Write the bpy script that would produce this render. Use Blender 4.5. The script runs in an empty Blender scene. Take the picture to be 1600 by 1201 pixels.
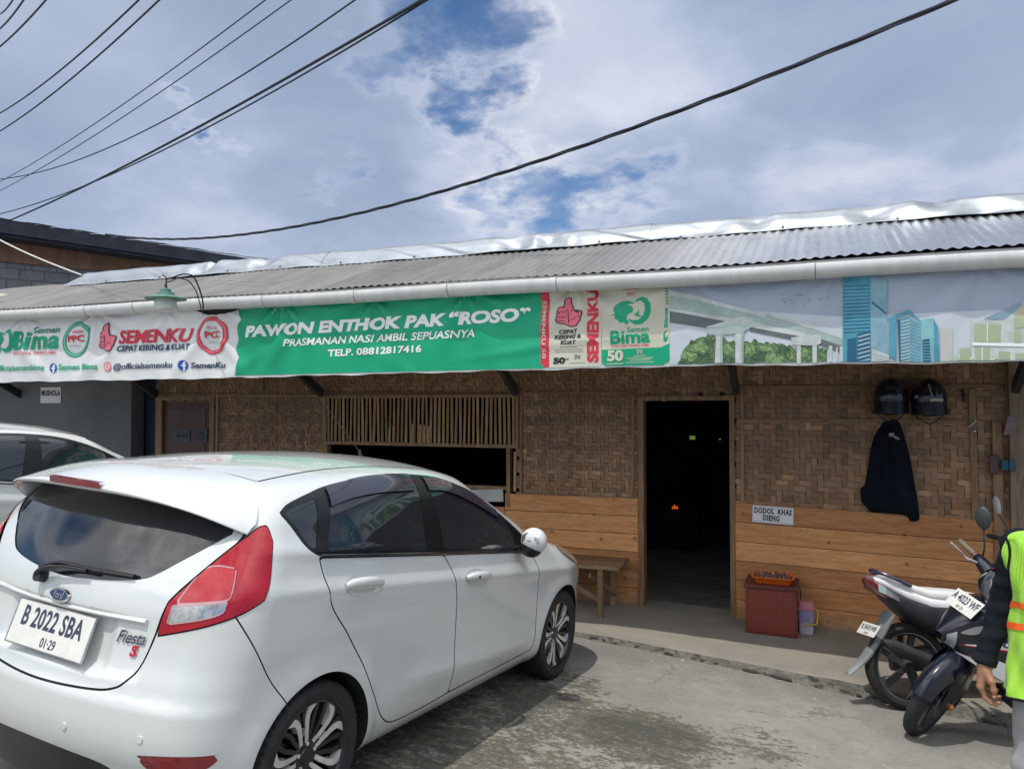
import bpy, bmesh, math, random
import numpy as np
from mathutils import Vector, Matrix
from mathutils.geometry import delaunay_2d_cdt
random.seed(7); np.random.seed(7)
SC = bpy.context.scene; COL = SC.collection
R_ = math.radians
# ---------------------------------------------------------------- camera
CAM_Z = 1.88; YAW = R_(21.5); FPX = 1220.0; PITCH = math.atan((634-600.5)/FPX)
cd = bpy.data.cameras.new('camera'); cd.sensor_width = 36; cd.lens = 36*FPX/1600; cd.clip_start = 0.02; cd.clip_end = 2000
cam = bpy.data.objects.new('camera', cd); COL.objects.link(cam)
cam.location = (0, 0, CAM_Z); cam.rotation_euler = (R_(90)+PITCH, 0, YAW)
SC.camera = cam
# ---------------------------------------------------------------- light
SUN = Vector((-0.10, -0.34, 1.0)).normalized()         # towards the sun
sl = bpy.data.lights.new('sun', 'SUN'); sl.energy = 3.1; sl.angle = R_(0.7); sl.color = (1.0, 0.96, 0.90)
so = bpy.data.objects.new('sun', sl); COL.objects.link(so); so.rotation_euler = SUN.to_track_quat('Z', 'Y').to_euler()
SC.view_settings.view_transform = 'Standard'; SC.view_settings.look = 'None'; SC.view_settings.exposure = -0.14; SC.view_settings.gamma = 1.0
SC.render.resolution_x = 1024; SC.render.resolution_y = 768
SC.cycles.max_bounces = 8; SC.cycles.caustics_reflective = False; SC.cycles.caustics_refractive = False
SC.cycles.use_denoising = True
class NT:
    """A few shorthands for building node trees."""
    def __init__(s, tree): s.t = tree; s.n = tree.nodes; s.n.clear()
    def new(s, typ, **kw):
        nd = s.n.new(typ)
        for k, v in kw.items():
            if k == 'ins':
                for a, b in v.items():
                    if isinstance(b, bpy.types.NodeSocket): s.t.links.new(b, nd.inputs[a])
                    else: nd.inputs[a].default_value = b
            else: setattr(nd, k, v)
        return nd
    def math(s, op, a, b=0.0, c=None, clamp=False):
        nd = s.new('ShaderNodeMath', operation=op, use_clamp=clamp, ins={0: a, 1: b})
        if c is not None:
            if isinstance(c, bpy.types.NodeSocket): s.t.links.new(c, nd.inputs[2])
            else: nd.inputs[2].default_value = c
        return nd.outputs[0]
    def vmath(s, op, a, b=(0,0,0), out=0):
        nd = s.new('ShaderNodeVectorMath', operation=op, ins={0: a})
        if op == 'SCALE': nd.inputs[3].default_value = b
        elif isinstance(b, bpy.types.NodeSocket): s.t.links.new(b, nd.inputs[1])
        else: nd.inputs[1].default_value = b
        return nd.outputs[out]
    def noise(s, vec, scale, detail=4, rough=0.55, dist=0.0, out='Fac'):
        return s.new('ShaderNodeTexNoise', ins={'Vector': vec, 'Scale': scale, 'Detail': detail, 'Roughness': rough, 'Distortion': dist}).outputs[out]
    def ramp(s, fac, stops, interp='LINEAR'):
        nd = s.new('ShaderNodeValToRGB', ins={'Fac': fac}); cr = nd.color_ramp; cr.interpolation = interp
        while len(cr.elements) < len(stops): cr.elements.new(0.5)
        for e, (p, c) in zip(cr.elements, stops):
            e.position = p; e.color = (c, c, c, 1) if isinstance(c, (int, float)) else tuple(c)[:3]+(1,)
        return nd.outputs['Color']
    def mix(s, fac, a, b, typ='MIX'):
        nd = s.new('ShaderNodeMix', data_type='RGBA', blend_type=typ)
        for i, v in ((0, fac), (6, a), (7, b)):
            if isinstance(v, bpy.types.NodeSocket): s.t.links.new(v, nd.inputs[i])
            elif i == 0: nd.inputs[0].default_value = v
            else: nd.inputs[i].default_value = tuple(v)[:3]+(1,)
        return nd.outputs[2]
    def mapr(s, v, a, b, c=0.0, d=1.0, smooth=True):
        return s.new('ShaderNodeMapRange', interpolation_type='SMOOTHSTEP' if smooth else 'LINEAR', ins={0: v, 1: a, 2: b, 3: c, 4: d}).outputs[0]
def view_dir(x, y):
    """direction of a spot of the sky, given where it stands in the picture"""
    f = Vector((-math.sin(YAW)*math.cos(PITCH), math.cos(YAW)*math.cos(PITCH), math.sin(PITCH)))
    r = Vector((math.cos(YAW), math.sin(YAW), 0)); u = r.cross(f)
    return (f + r*((x-800)/FPX) - u*((y-600.5)/FPX)).normalized()
world = bpy.data.worlds.new('World'); SC.world = world; world.use_nodes = True
w = NT(world.node_tree)
SKY = 0.11
sky = w.new('ShaderNodeTexSky', sky_type='NISHITA', sun_disc=False, sun_elevation=math.asin(SUN.z), sun_rotation=math.atan2(SUN.x, SUN.y), altitude=1500, air_density=1.0, dust_density=0.6, ozone_density=2.5)
dirn = w.new('ShaderNodeTexCoord').outputs['Generated']
sep = w.new('ShaderNodeSeparateXYZ', ins={0: dirn})
zz = w.math('ADD', w.math('MAXIMUM', sep.outputs[2], 0.0), 0.22)
plane = w.new('ShaderNodeCombineXYZ', ins={0: w.math('DIVIDE', sep.outputs[0], zz), 1: w.math('DIVIDE', sep.outputs[1], zz), 2: 0.0}).outputs[0]
n1 = w.noise(w.vmath('ADD', plane, (3.1, 1.7, 0.4)), 1.5, 9, 0.60, 0.35)
n2 = w.noise(w.vmath('ADD', plane, (7.3, 2.9, 2.0)), 4.6, 8, 0.62, 0.6)
n3 = w.noise(w.vmath('ADD', plane, (1.3, 5.2, 4.0)), 0.9, 3, 0.5)
warp = w.new('ShaderNodeTexNoise', ins={'Vector': w.vmath('ADD', plane, (9.1, 4.4, 1.0)), 'Scale': 2.6, 'Detail': 7, 'Roughness': 0.62}).outputs['Color']
wd = w.vmath('ADD', dirn, w.vmath('SCALE', w.vmath('SUBTRACT', warp, (0.5, 0.5, 0.5)), 0.34))
gap = None
for px, py, rad, amt in ((735, 10, 0.135, 0.85), (660, 60, 0.08, 0.62), (815, 45, 0.08, 0.70), (770, 180, 0.09, 0.80), (830, 235, 0.07, 0.66), (900, 300, 0.125, 0.86), (1000, 290, 0.08, 0.6), (790, 335, 0.08, 0.62), (335, 185, 0.045, 0.72), (525, 260, 0.05, 0.42)):
    d = w.vmath('DISTANCE', wd, tuple(view_dir(px, py)), out=1)
    g = w.math('MULTIPLY', w.mapr(d, rad, rad*0.15), amt)
    gap = g if gap is None else w.math('MAXIMUM', gap, g)
# broken cloud over the rest of the sky, behind the viewer
back = w.math('MULTIPLY', w.mapr(sep.outputs[1], 0.1, -0.25), w.mapr(n3, 0.47, 0.60))
gap = w.math('MAXIMUM', gap, back)
clear = w.mapr(w.math('ADD', gap, w.math('MULTIPLY', w.math('SUBTRACT', n2, 0.5), 0.9)), 0.20, 1.0)
clear = w.math('MULTIPLY', w.math('MULTIPLY', clear, w.mapr(gap, 0.0, 0.3)), 0.93)
edge = w.math('MULTIPLY', w.mapr(gap, 0.0, 0.5), w.math('SUBTRACT', 1.0, clear))
n4 = w.noise(w.vmath('ADD', plane, (2.2, 8.1, 3.0)), 1.9, 7, 0.52, 0.2)
puff = w.mapr(w.vmath('DISTANCE', dirn, tuple(view_dir(960, 150)), out=1), 0.75, 0.15)
lum = w.math('ADD', w.math('ADD', w.math('MULTIPLY', n3, 0.60), w.math('MULTIPLY', n1, 0.80)), w.math('ADD', w.math('MULTIPLY', w.math('MULTIPLY', edge, n2), 0.55), w.math('MULTIPLY', w.math('MULTIPLY', w.math('SUBTRACT', w.mapr(n4, 0.38, 0.66), 0.42), w.math('ADD', w.math('MULTIPLY', puff, 0.8), 0.2)), 0.42)))
east = w.math('MULTIPLY', w.vmath('DOT_PRODUCT', dirn, tuple(view_dir(1500, 250)), out=1), 0.30)
lum = w.math('ADD', lum, w.math('SUBTRACT', east, 0.30))
cloud = w.ramp(w.mapr(lum, 0.36, 1.16, smooth=False), [(0.0, (0.33,0.425,0.605)), (0.36, (0.455,0.545,0.735)), (0.68, (0.66,0.72,0.88)), (1.0, (0.95,0.97,1.04))])
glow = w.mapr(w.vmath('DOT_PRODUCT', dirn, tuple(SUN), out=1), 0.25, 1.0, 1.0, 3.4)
cloud = w.mix(w.mapr(w.vmath('DOT_PRODUCT', dirn, tuple(SUN), out=1), 0.15, 0.85), cloud, (0.84, 0.845, 0.84))
cloud = w.vmath('SCALE', cloud, 1.0); 
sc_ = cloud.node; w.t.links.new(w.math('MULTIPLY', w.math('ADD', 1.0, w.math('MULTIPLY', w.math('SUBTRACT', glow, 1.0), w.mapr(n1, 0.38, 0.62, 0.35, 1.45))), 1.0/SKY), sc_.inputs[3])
blue = w.mix(1.0, sky.outputs[0], (0.50, 0.86, 1.12), 'MULTIPLY')
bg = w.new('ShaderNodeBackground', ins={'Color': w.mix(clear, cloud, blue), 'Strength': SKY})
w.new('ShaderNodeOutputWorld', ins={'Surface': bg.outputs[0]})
# ---------------------------------------------------------------- helpers: materials
def srgb(r, g, b):
    f = lambda c: (c/255/12.92 if c/255 <= 0.04045 else ((c/255+0.055)/1.055)**2.4)
    return (f(r), f(g), f(b))
def pm(name, col, rough=0.6, metal=0.0, spec=0.5, coat=0.0, var=0.0, vscale=6.0, col2=None, bump=0.0, bscale=60.0, rvar=0.0, emit=None, trans=0.0, stretch=(1,1,1), attr=None, coord='Object', dirt=None, alpha=1.0, ior=1.45, sheen=0.0):
    """Principled material with noise in its colour, gloss and relief."""
    m = bpy.data.materials.new(name); m.use_nodes = True; t = NT(m.node_tree)
    co = t.new('ShaderNodeTexCoord').outputs[coord]
    v = t.new('ShaderNodeMapping', ins={'Vector': co, 'Scale': stretch}).outputs[0]
    c = t.new('ShaderNodeRGB'); c.outputs[0].default_value = tuple(col)+(1,); cs = c.outputs[0]
    if attr: cs = t.new('ShaderNodeVertexColor', layer_name=attr).outputs[0]
    if var or col2:
        n = t.noise(v, vscale, 6, 0.6)
        k = t.mapr(n, 0.3, 0.7)
        if col2: cs = t.mix(k, cs, col2)
        else:
            hi = t.mix(1.0, cs, (1+var,)*3, 'MULTIPLY'); lo = t.mix(1.0, cs, (1-var,)*3, 'MULTIPLY'); cs = t.mix(k, lo, hi)
    if dirt:
        n = t.noise(v, dirt[1], 8, 0.7); cs = t.mix(t.math('MULTIPLY', t.mapr(n, dirt[2], dirt[2]+0.18), dirt[3] if len(dirt) > 3 else 1.0), cs, dirt[0])
    r = rough
    if rvar: r = t.mapr(t.noise(v, vscale*1.7, 5, 0.6), 0.3, 0.7, max(rough-rvar, 0.02), min(rough+rvar, 1))
    ins = {'Base Color': cs, 'Roughness': r, 'Metallic': metal, 'Specular IOR Level': spec, 'Coat Weight': coat, 'Coat Roughness': 0.03, 'IOR': ior, 'Transmission Weight': trans, 'Alpha': alpha, 'Sheen Weight': sheen}
    if bump:
        ins['Normal'] = t.new('ShaderNodeBump', ins={'Strength': bump, 'Distance': 0.02, 'Height': t.noise(v, bscale, 6, 0.65)}).outputs[0]
    if emit: ins['Emission Color'] = tuple(emit[0])+(1,); ins['Emission Strength'] = emit[1]
    b = t.new('ShaderNodeBsdfPrincipled', ins=ins)
    t.new('ShaderNodeOutputMaterial', ins={'Surface': b.outputs[0]})
    return m
# ---------------------------------------------------------------- helpers: objects
def tag(o, label=None, cat=None, group=None, kind=None):
    for k, v in (('label', label), ('category', cat), ('group', group), ('kind', kind)):
        if v: o[k] = v
    return o
def thing(name, label, cat, loc=(0,0,0), group=None, matrix=None):
    o = bpy.data.objects.new(name, None); COL.objects.link(o); o.empty_display_size = 0.1
    if matrix is not None: o.matrix_world = matrix
    else: o.location = loc
    o['org'] = 1; del o['org']
    return tag(o, label, cat, group)
class MB:
    """Collects shapes; put() links them as ONE mesh object. Points are in the parent's own frame unless world=True."""
    def __init__(s): s.v = []; s.f = []; s.c = []; s.mi = []; s.cur = 0; s.col = None; s.m = Matrix.Identity(4)
    def _add(s, vs, fs):
        b = len(s.v); s.v += [tuple(s.m @ Vector(p)) for p in vs]
        for f in fs: s.f.append(tuple(b+i for i in f)); s.mi.append(s.cur); s.c.append(s.col)
    def box(s, lo, hi, rot=None, piv=None):
        x0,y0,z0 = lo; x1,y1,z1 = hi
        vs = [Vector(p) for p in ((x0,y0,z0),(x1,y0,z0),(x1,y1,z0),(x0,y1,z0),(x0,y0,z1),(x1,y0,z1),(x1,y1,z1),(x0,y1,z1))]
        if rot is not None:
            pv = Vector(piv) if piv is not None else (Vector(lo)+Vector(hi))/2
            vs = [rot @ (p-pv) + pv for p in vs]
        s._add(vs, [(3,2,1,0),(4,5,6,7),(0,1,5,4),(1,2,6,5),(2,3,7,6),(3,0,4,7)])
    def beam(s, p0, p1, w, h, up=(0,0,1)):
        p0 = Vector(p0); p1 = Vector(p1); d = (p1-p0).normalized(); sd = d.cross(Vector(up)).normalized(); u = sd.cross(d)
        q = [sd*(-w/2)-u*(h/2), sd*(w/2)-u*(h/2), sd*(w/2)+u*(h/2), sd*(-w/2)+u*(h/2)]
        s._add([p0+k for k in q]+[p1+k for k in q], [(3,2,1,0),(4,5,6,7),(0,1,5,4),(1,2,6,5),(2,3,7,6),(3,0,4,7)])
    def tube(s, pts, r, seg=8, cap=True, flat=1.0, up=None):
        pts = [Vector(p) for p in pts]; n = len(pts); rs = r if isinstance(r, (list, tuple, np.ndarray)) else [r]*n
        u = None; rings = []
        for i, p in enumerate(pts):
            d = (pts[min(i+1,n-1)]-pts[max(i-1,0)])
            if d.length < 1e-9: d = Vector((0,0,1))
            d.normalize()
            if u is None:
                a = Vector(up) if up else (Vector((0,0,1)) if abs(d.z) < 0.9 else Vector((1,0,0)))
                u = (a - d*a.dot(d)).normalized()
            else: u = (u - d*u.dot(d)).normalized()
            w_ = d.cross(u)
            rings.append([p + (u*math.cos(2*math.pi*k/seg)*flat + w_*math.sin(2*math.pi*k/seg))*rs[i] for k in range(seg)])
        vs = [q for g in rings for q in g]; fs = []
        for i in range(n-1):
            for k in range(seg):
                a = i*seg+k; b = i*seg+(k+1)%seg; fs.append((a, b, b+seg, a+seg))
        if cap: fs += [tuple(range(seg-1,-1,-1)), tuple((n-1)*seg+k for k in range(seg))]
        s._add(vs, fs)
    def cyl(s, p0, p1, r0, r1=None, seg=20): s.tube([p0, p1], [r0, r0 if r1 is None else r1], seg)
    def lathe(s, prof, c=(0,0,0), axis='z', seg=28, closed=False, cap=True):
        """prof: (radius, height) pairs turned about an axis through c"""
        vs = []; fs = []; n = len(prof)
        for r, h in prof:
            for k in range(seg):
                a = 2*math.pi*k/seg; x, y = r*math.cos(a), r*math.sin(a)
                vs.append({'z': (x,y,h), 'y': (x,h,y), 'x': (h,x,y)}[axis])
        for i in range(n if closed else n-1):
            j = (i+1) % n
            for k in range(seg):
                q = (i*seg+k, i*seg+(k+1)%seg, j*seg+(k+1)%seg, j*seg+k)
                fs.append(q if axis != 'y' else q[::-1])
        if not closed and cap:
            if prof[0][0] > 1e-6: fs.append(tuple(range(seg-1,-1,-1)) if axis != 'y' else tuple(range(seg)))
            if prof[-1][0] > 1e-6: fs.append(tuple((n-1)*seg+k for k in range(seg)) if axis != 'y' else tuple((n-1)*seg+k for k in range(seg-1,-1,-1)))
        s._add([Vector(p)+Vector(c) for p in vs], fs)
    def prism(s, poly, fr, depth):
        """poly in 2D, fr(u, v, d) -> 3D, d = 0 and d = depth"""
        n = len(poly); s._add([fr(u, v, 0) for u, v in poly]+[fr(u, v, depth) for u, v in poly],
            [tuple(range(n-1,-1,-1)), tuple(range(n, 2*n))]+[(i, (i+1)%n, n+(i+1)%n, n+i) for i in range(n)])
    def quad(s, a, b, c, d): s._add([a,b,c,d], [(0,1,2,3)])
    def grid(s, fn, nu, nv):
        s._add([fn(i/nu, j/nv) for j in range(nv+1) for i in range(nu+1)],
               [(j*(nu+1)+i, j*(nu+1)+i+1, (j+1)*(nu+1)+i+1, (j+1)*(nu+1)+i) for j in range(nv) for i in range(nu)])
    def ell(s, c, r, seg=20, rings=12, rot=None):
        vs = []; fs = []
        for i in range(rings+1):
            t = math.pi*i/rings
            for k in range(seg):
                a = 2*math.pi*k/seg; p = Vector((r[0]*math.sin(t)*math.cos(a), r[1]*math.sin(t)*math.sin(a), r[2]*math.cos(t)))
                if rot is not None: p = rot @ p
                vs.append(p+Vector(c))
        for i in range(rings):
            for k in range(seg): fs.append((i*seg+k, (i+1)*seg+k, (i+1)*seg+(k+1)%seg, i*seg+(k+1)%seg))
        s._add(vs, fs)
    def put(s, name, mats, parent=None, smooth=False, bevel=0.0, world=False, recalc=True, bseg=2, subsurf=0):
        me = bpy.data.meshes.new(name); vs = s.v
        if world and parent is not None:
            inv = parent_matrix(parent).inverted(); vs = [tuple(inv @ Vector(p)) for p in vs]
        me.from_pydata(vs, [], s.f)
        for m in (mats if isinstance(mats, (list, tuple)) else [mats]): me.materials.append(m)
        me.polygons.foreach_set('material_index', s.mi)
        if any(c is not None for c in s.c):
            ca = me.color_attributes.new('tint', 'FLOAT_COLOR', 'CORNER'); buf = []
            for f, c in zip(s.f, s.c): buf += [*(c or (0.5,0.5,0.5)), 1.0]*len(f)
            ca.data.foreach_set('color', buf)
        if recalc:
            bm = bmesh.new(); bm.from_mesh(me); bmesh.ops.remove_doubles(bm, verts=bm.verts, dist=1e-5) if smooth else None
            bmesh.ops.recalc_face_normals(bm, faces=bm.faces); bm.to_mesh(me); bm.free()
        me.polygons.foreach_set('use_smooth', [bool(smooth)]*len(me.polygons))
        o = bpy.data.objects.new(name, me); COL.objects.link(o)
        if parent is not None: o.parent = parent
        if smooth == 'auto' or (smooth and bevel):
            pass
        if bevel:
            b = o.modifiers.new('bevel', 'BEVEL'); b.width = bevel; b.segments = bseg; b.limit_method = 'ANGLE'; b.angle_limit = R_(35)
        if subsurf:
            b = o.modifiers.new('subsurf', 'SUBSURF'); b.levels = subsurf; b.render_levels = subsurf
        if smooth and not subsurf: me.set_sharp_from_angle(angle=R_(40))
        return o
def parent_matrix(o):
    m = o.matrix_basis.copy()
    while o.parent is not None: o = o.parent; m = o.matrix_basis @ m
    return m
def children(o): return [c for c in COL.objects if c.parent == o]
def copy_tree(o, parent=None):
    c = o.copy(); COL.objects.link(c)
    if parent is not None: c.parent = parent
    for ch in list(o.children): copy_tree(ch, c)
    return c
def raw(name, V, F, mats, parent=None, normals=None, mi=None, smooth=True):
    me = bpy.data.meshes.new(name); me.from_pydata([tuple(map(float, v)) for v in V], [], [tuple(map(int, f)) for f in F])
    for m in (mats if isinstance(mats, (list, tuple)) else [mats]): me.materials.append(m)
    if mi is not None: me.polygons.foreach_set('material_index', mi)
    me.polygons.foreach_set('use_smooth', [smooth]*len(me.polygons))
    if normals is not None and len(V): me.normals_split_custom_set_from_vertices([tuple(map(float, n)) for n in normals])
    o = bpy.data.objects.new(name, me); COL.objects.link(o)
    if parent is not None: o.parent = parent
    return o
def cr(pts, n=8):
    """smooth 3D path through points"""
    P = [Vector(p) for p in pts]; out = []
    for i in range(len(P)-1):
        p1, p2 = P[i], P[i+1]; p0 = P[i-1] if i else p1*2-p2; p3 = P[i+2] if i+2 < len(P) else p2*2-p1
        for k in range(n):
            t = k/n; out.append(0.5*((2*p1)+(p2-p0)*t+(2*p0-5*p1+4*p2-p3)*t*t+(3*p1-p0-3*p2+p3)*t**3))
    out.append(P[-1]); return out
def text_mesh(s, size, bold=0.0, shear=0.0, align='CENTER', xs=1.0, cell=None, spacing=1.0, wordsp=1.0):
    """letters as a triangle mesh in the plane: (verts 2D, faces)"""
    cu = bpy.data.curves.new('letters', 'FONT'); cu.body = s; cu.size = size; cu.offset = bold*size; cu.shear = shear
    cu.align_x = align; cu.align_y = 'CENTER'; cu.resolution_u = 3; cu.space_character = spacing; cu.space_word = wordsp; cu.fill_mode = 'FRONT'
    ob = bpy.data.objects.new('letters', cu); COL.objects.link(ob)
    bpy.context.view_layer.update()
    dg = bpy.context.evaluated_depsgraph_get(); me = bpy.data.meshes.new_from_object(ob.evaluated_get(dg))
    bm = bmesh.new(); bm.from_mesh(me); bmesh.ops.remove_doubles(bm, verts=bm.verts, dist=1e-6)
    if cell:
        xs_ = [v.co.x for v in bm.verts]; ys_ = [v.co.y for v in bm.verts]
        for ax, lo, hi in ((0, min(xs_), max(xs_)), (1, min(ys_), max(ys_))):
            k = math.floor(lo/cell)*cell
            while k < hi:
                if k > lo:
                    no = (1,0,0) if ax == 0 else (0,1,0); co = (k,0,0) if ax == 0 else (0,k,0)
                    bmesh.ops.bisect_plane(bm, geom=bm.verts[:]+bm.edges[:]+bm.faces[:], dist=1e-7, plane_co=co, plane_no=no)
                k += cell
    V = [(v.co.x*xs, v.co.y) for v in bm.verts]; bm.verts.ensure_lookup_table(); bm.verts.index_update()
    F = [tuple(v.index for v in f.verts) for f in bm.faces]
    bm.free(); bpy.data.objects.remove(ob); bpy.data.curves.remove(cu); bpy.data.meshes.remove(me)
    return V, F
def flat_text(mb, s, fr, size, **kw):
    """adds letters to an MB; fr(u, v) -> 3D"""
    V, F = text_mesh(s, size, **kw); mb._add([fr(u, v) for u, v in V], F)
# ---------------------------------------------------------------- materials shared by several things
M = {}
M['black_plastic'] = pm('black_plastic', (0.018,0.019,0.021), 0.45, var=0.15, bump=0.05, bscale=300)
M['rubber'] = pm('rubber', (0.022,0.022,0.023), 0.75, var=0.25, vscale=14, dirt=((0.10,0.095,0.085), 9, 0.60, 0.5), bump=0.1, bscale=120)
M['chrome'] = pm('chrome', (0.78,0.79,0.80), 0.12, 1.0)
M['steel'] = pm('steel', (0.42,0.43,0.44), 0.35, 1.0, var=0.12, vscale=20)
M['dark_metal'] = pm('dark_metal', (0.05,0.05,0.055), 0.4, 0.6, var=0.2, vscale=20)
M['black_paint'] = pm('black_paint', (0.012,0.016,0.026), 0.16, coat=0.8, var=0.15, vscale=9, rvar=0.08)
M['paper'] = pm('paper', (0.74,0.75,0.76), 0.7, var=0.04, vscale=8)
M['ink'] = pm('ink', (0.02,0.022,0.03), 0.6)
M['dark_ink'] = pm('dark_ink', (0.035,0.045,0.08), 0.6, var=0.1)
# ---------------------------------------------------------------- ground and porch
def gz(x, y):
    xx = max(x, -7.0)+0.25*min(x+7.0, 0); xx = min(xx, 6)
    yy = y if y > -1 else -1+0.15*(y+1)
    yy = min(yy, 9.0)
    return 0.214-0.0552*(xx+2.756)-0.0549*(yy-2.73)
def mat_ground():
    m = bpy.data.materials.new('worn_concrete'); m.use_nodes = True; t = NT(m.node_tree)
    co = t.new('ShaderNodeTexCoord').outputs['Object']
    n0 = t.noise(co, 0.7, 6, 0.6); n1 = t.noise(co, 5.0, 8, 0.68); n2 = t.noise(co, 34, 8, 0.75); n3 = t.noise(co, 95, 5, 0.75); nm = t.noise(co, 17, 9, 0.72, 0.3)
    base = t.mix(t.mapr(n0, 0.35, 0.65), (0.205,0.194,0.174), (0.272,0.260,0.236))
    base = t.mix(t.math('MULTIPLY', t.mapr(n1, 0.40, 0.68), 0.6), base, (0.185,0.178,0.165))
    base = t.mix(t.mapr(n3, 0.54, 0.72, 0, 0.6), base, (0.14,0.135,0.125)); base = t.mix(t.mapr(n3, 0.42, 0.28, 0, 0.40), base, (0.40,0.39,0.37))
    base = t.mix(t.mapr(nm, 0.52, 0.70, 0, 0.55), base, (0.145,0.137,0.122)); base = t.mix(t.mapr(nm, 0.44, 0.30, 0, 0.45), base, (0.330,0.318,0.292))
    # mossy worn patches: a large mask eaten away by streaky fine noise
    st = t.new('ShaderNodeMapping', ins={'Vector': co, 'Rotation': (0,0,0.35), 'Scale': (1.0,1.9,1)}).outputs[0]
    ns = t.noise(st, 9, 9, 0.72, 0.6); nb = t.noise(t.vmath('ADD', co, (4.2,1.3,0)), 1.05, 4, 0.55, 0.3)
    sp = t.new('ShaderNodeSeparateXYZ', ins={0: co})
    where = None
    for cx, cy, rx, ry, am in ((-0.96,4.42,0.62,0.60,0.42),(-1.65,4.75,0.60,0.75,0.33),(-0.28,4.72,0.42,0.42,0.30),(-1.5,3.9,1.1,0.8,0.36),(-0.9,3.6,0.9,0.6,0.32),(-0.15,4.1,0.55,0.5,0.20),(-2.2,3.2,1.6,2.2,0.30),(0.3,3.0,0.8,0.8,0.2)):
        d = t.math('ADD', t.math('POWER', t.math('DIVIDE', t.math('SUBTRACT', sp.outputs[0], cx), rx), 2.0), t.math('POWER', t.math('DIVIDE', t.math('SUBTRACT', sp.outputs[1], cy), ry), 2.0))
        g = t.math('MULTIPLY', t.mapr(d, 1.25, 0.0), am); where = g if where is None else t.math('MAXIMUM', where, g)
    ms = t.math('ADD', t.math('ADD', t.math('MULTIPLY', where, 0.95), t.math('MULTIPLY', t.math('SUBTRACT', nb, 0.5), 0.70)), t.math('ADD', t.math('MULTIPLY', t.math('SUBTRACT', ns, 0.5), 0.85), t.math('MULTIPLY', t.math('SUBTRACT', n2, 0.5), 0.70)))
    moss = t.mapr(ms, 0.23, 0.29); mossd = t.mapr(ms, 0.35, 0.43)
    base = t.mix(t.math('MULTIPLY', moss, 0.80), base, t.mix(t.mapr(n1, 0.4, 0.6), (0.098,0.088,0.056), (0.070,0.066,0.054)))
    base = t.mix(t.math('MULTIPLY', mossd, 0.75), base, (0.058,0.056,0.050))
    # small dark spatters and hairline cracks
    sp1 = t.mapr(t.noise(t.new('ShaderNodeMapping', ins={'Vector': co, 'Rotation': (0,0,0.3), 'Scale': (1,2.4,1)}).outputs[0], 8.5, 6, 0.66), 0.63, 0.67)
    base = t.mix(t.math('MULTIPLY', sp1, 0.65), base, (0.095,0.092,0.085))
    wv = t.vmath('ADD', co, t.vmath('SCALE', t.new('ShaderNodeTexNoise', ins={'Vector': co, 'Scale': 2.5, 'Detail': 6, 'Roughness': 0.7}).outputs['Color'], 0.5))
    vo = t.new('ShaderNodeTexVoronoi', feature='DISTANCE_TO_EDGE', ins={'Vector': wv, 'Scale': 1.1}).outputs['Distance']
    crk = t.math('MULTIPLY', t.mapr(vo, 0.006, 0.002), t.mapr(n0, 0.50, 0.62))
    base = t.mix(t.math('MULTIPLY', crk, 0.8), base, (0.05,0.048,0.045))
    h = t.math('ADD', t.math('ADD', t.math('MULTIPLY', n2, 0.5), t.math('MULTIPLY', n3, 0.25)), t.math('ADD', t.math('MULTIPLY', moss, -0.35), t.math('MULTIPLY', crk, -0.8)))
    bp = t.new('ShaderNodeBump', ins={'Strength': 0.55, 'Distance': 0.012, 'Height': h}).outputs[0]
    b = t.new('ShaderNodeBsdfPrincipled', ins={'Base Color': base, 'Roughness': t.mapr(n1, 0.3, 0.7, 0.75, 0.95), 'Specular IOR Level': 0.25, 'Normal': bp})
    t.new('ShaderNodeOutputMaterial', ins={'Surface': b.outputs[0]}); return m
g = MB()
xs = sorted(set(list(np.arange(-6, 4.01, 0.25))+[-300,-150,-80,-40,-25,-16,-12,-10,-8,-7,5,6,8,10,14,20,40,80,150,300]))
ys = sorted(set(list(np.arange(-1, 7.01, 0.25))+[-300,-150,-80,-40,-20,-12,-8,-5,-3,-2,8,9,12,16,24,40,80,150,300]))
g._add([(x, y, gz(x, y)+0.004*math.sin(x*2.1+y)*math.sin(y*1.7-x*0.6) if abs(x) < 6 and abs(y) < 7 else gz(x, y)) for y in ys for x in xs],
       [(j*len(xs)+i, j*len(xs)+i+1, (j+1)*len(xs)+i+1, (j+1)*len(xs)+i) for j in range(len(ys)-1) for i in range(len(xs)-1)])
tag(g.put('ground', mat_ground(), smooth=True), kind='structure')
WY = 7.37                                               # the plane of the front wall
def pz(x): return -0.030*max(x+1.6, 0)                  # the porch falls off to the right
def kerb_y(x): return 6.333-0.154*(x+1.907)
rng = random.Random(3)
def n1d(x, s=0): return sum(math.sin(x*f+p+s)*a for f, p, a in ((1.7,0.3,0.5),(4.1,1.9,0.3),(9.7,4.0,0.18),(23,2.2,0.12),(51,0.7,0.06)))
M['porch'] = pm('porch_concrete', (0.285,0.255,0.212), 0.85, col2=(0.225,0.21,0.182), vscale=2.2, dirt=((0.16,0.15,0.13), 7, 0.58, 0.6), bump=0.5, bscale=50, coord='Object')
M['kerb_side'] = pm('kerb_shaded_broken', (0.095,0.093,0.078), 0.95, col2=(0.19,0.182,0.16), vscale=16, dirt=((0.012,0.012,0.011), 11, 0.52, 0.95), bump=1.0, bscale=35)  # face darkened in its colour as if in shadow, with broken dark cracks
pb = MB()
px_ = np.arange(-12.0, 5.01, 0.035)
rows = []
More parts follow.
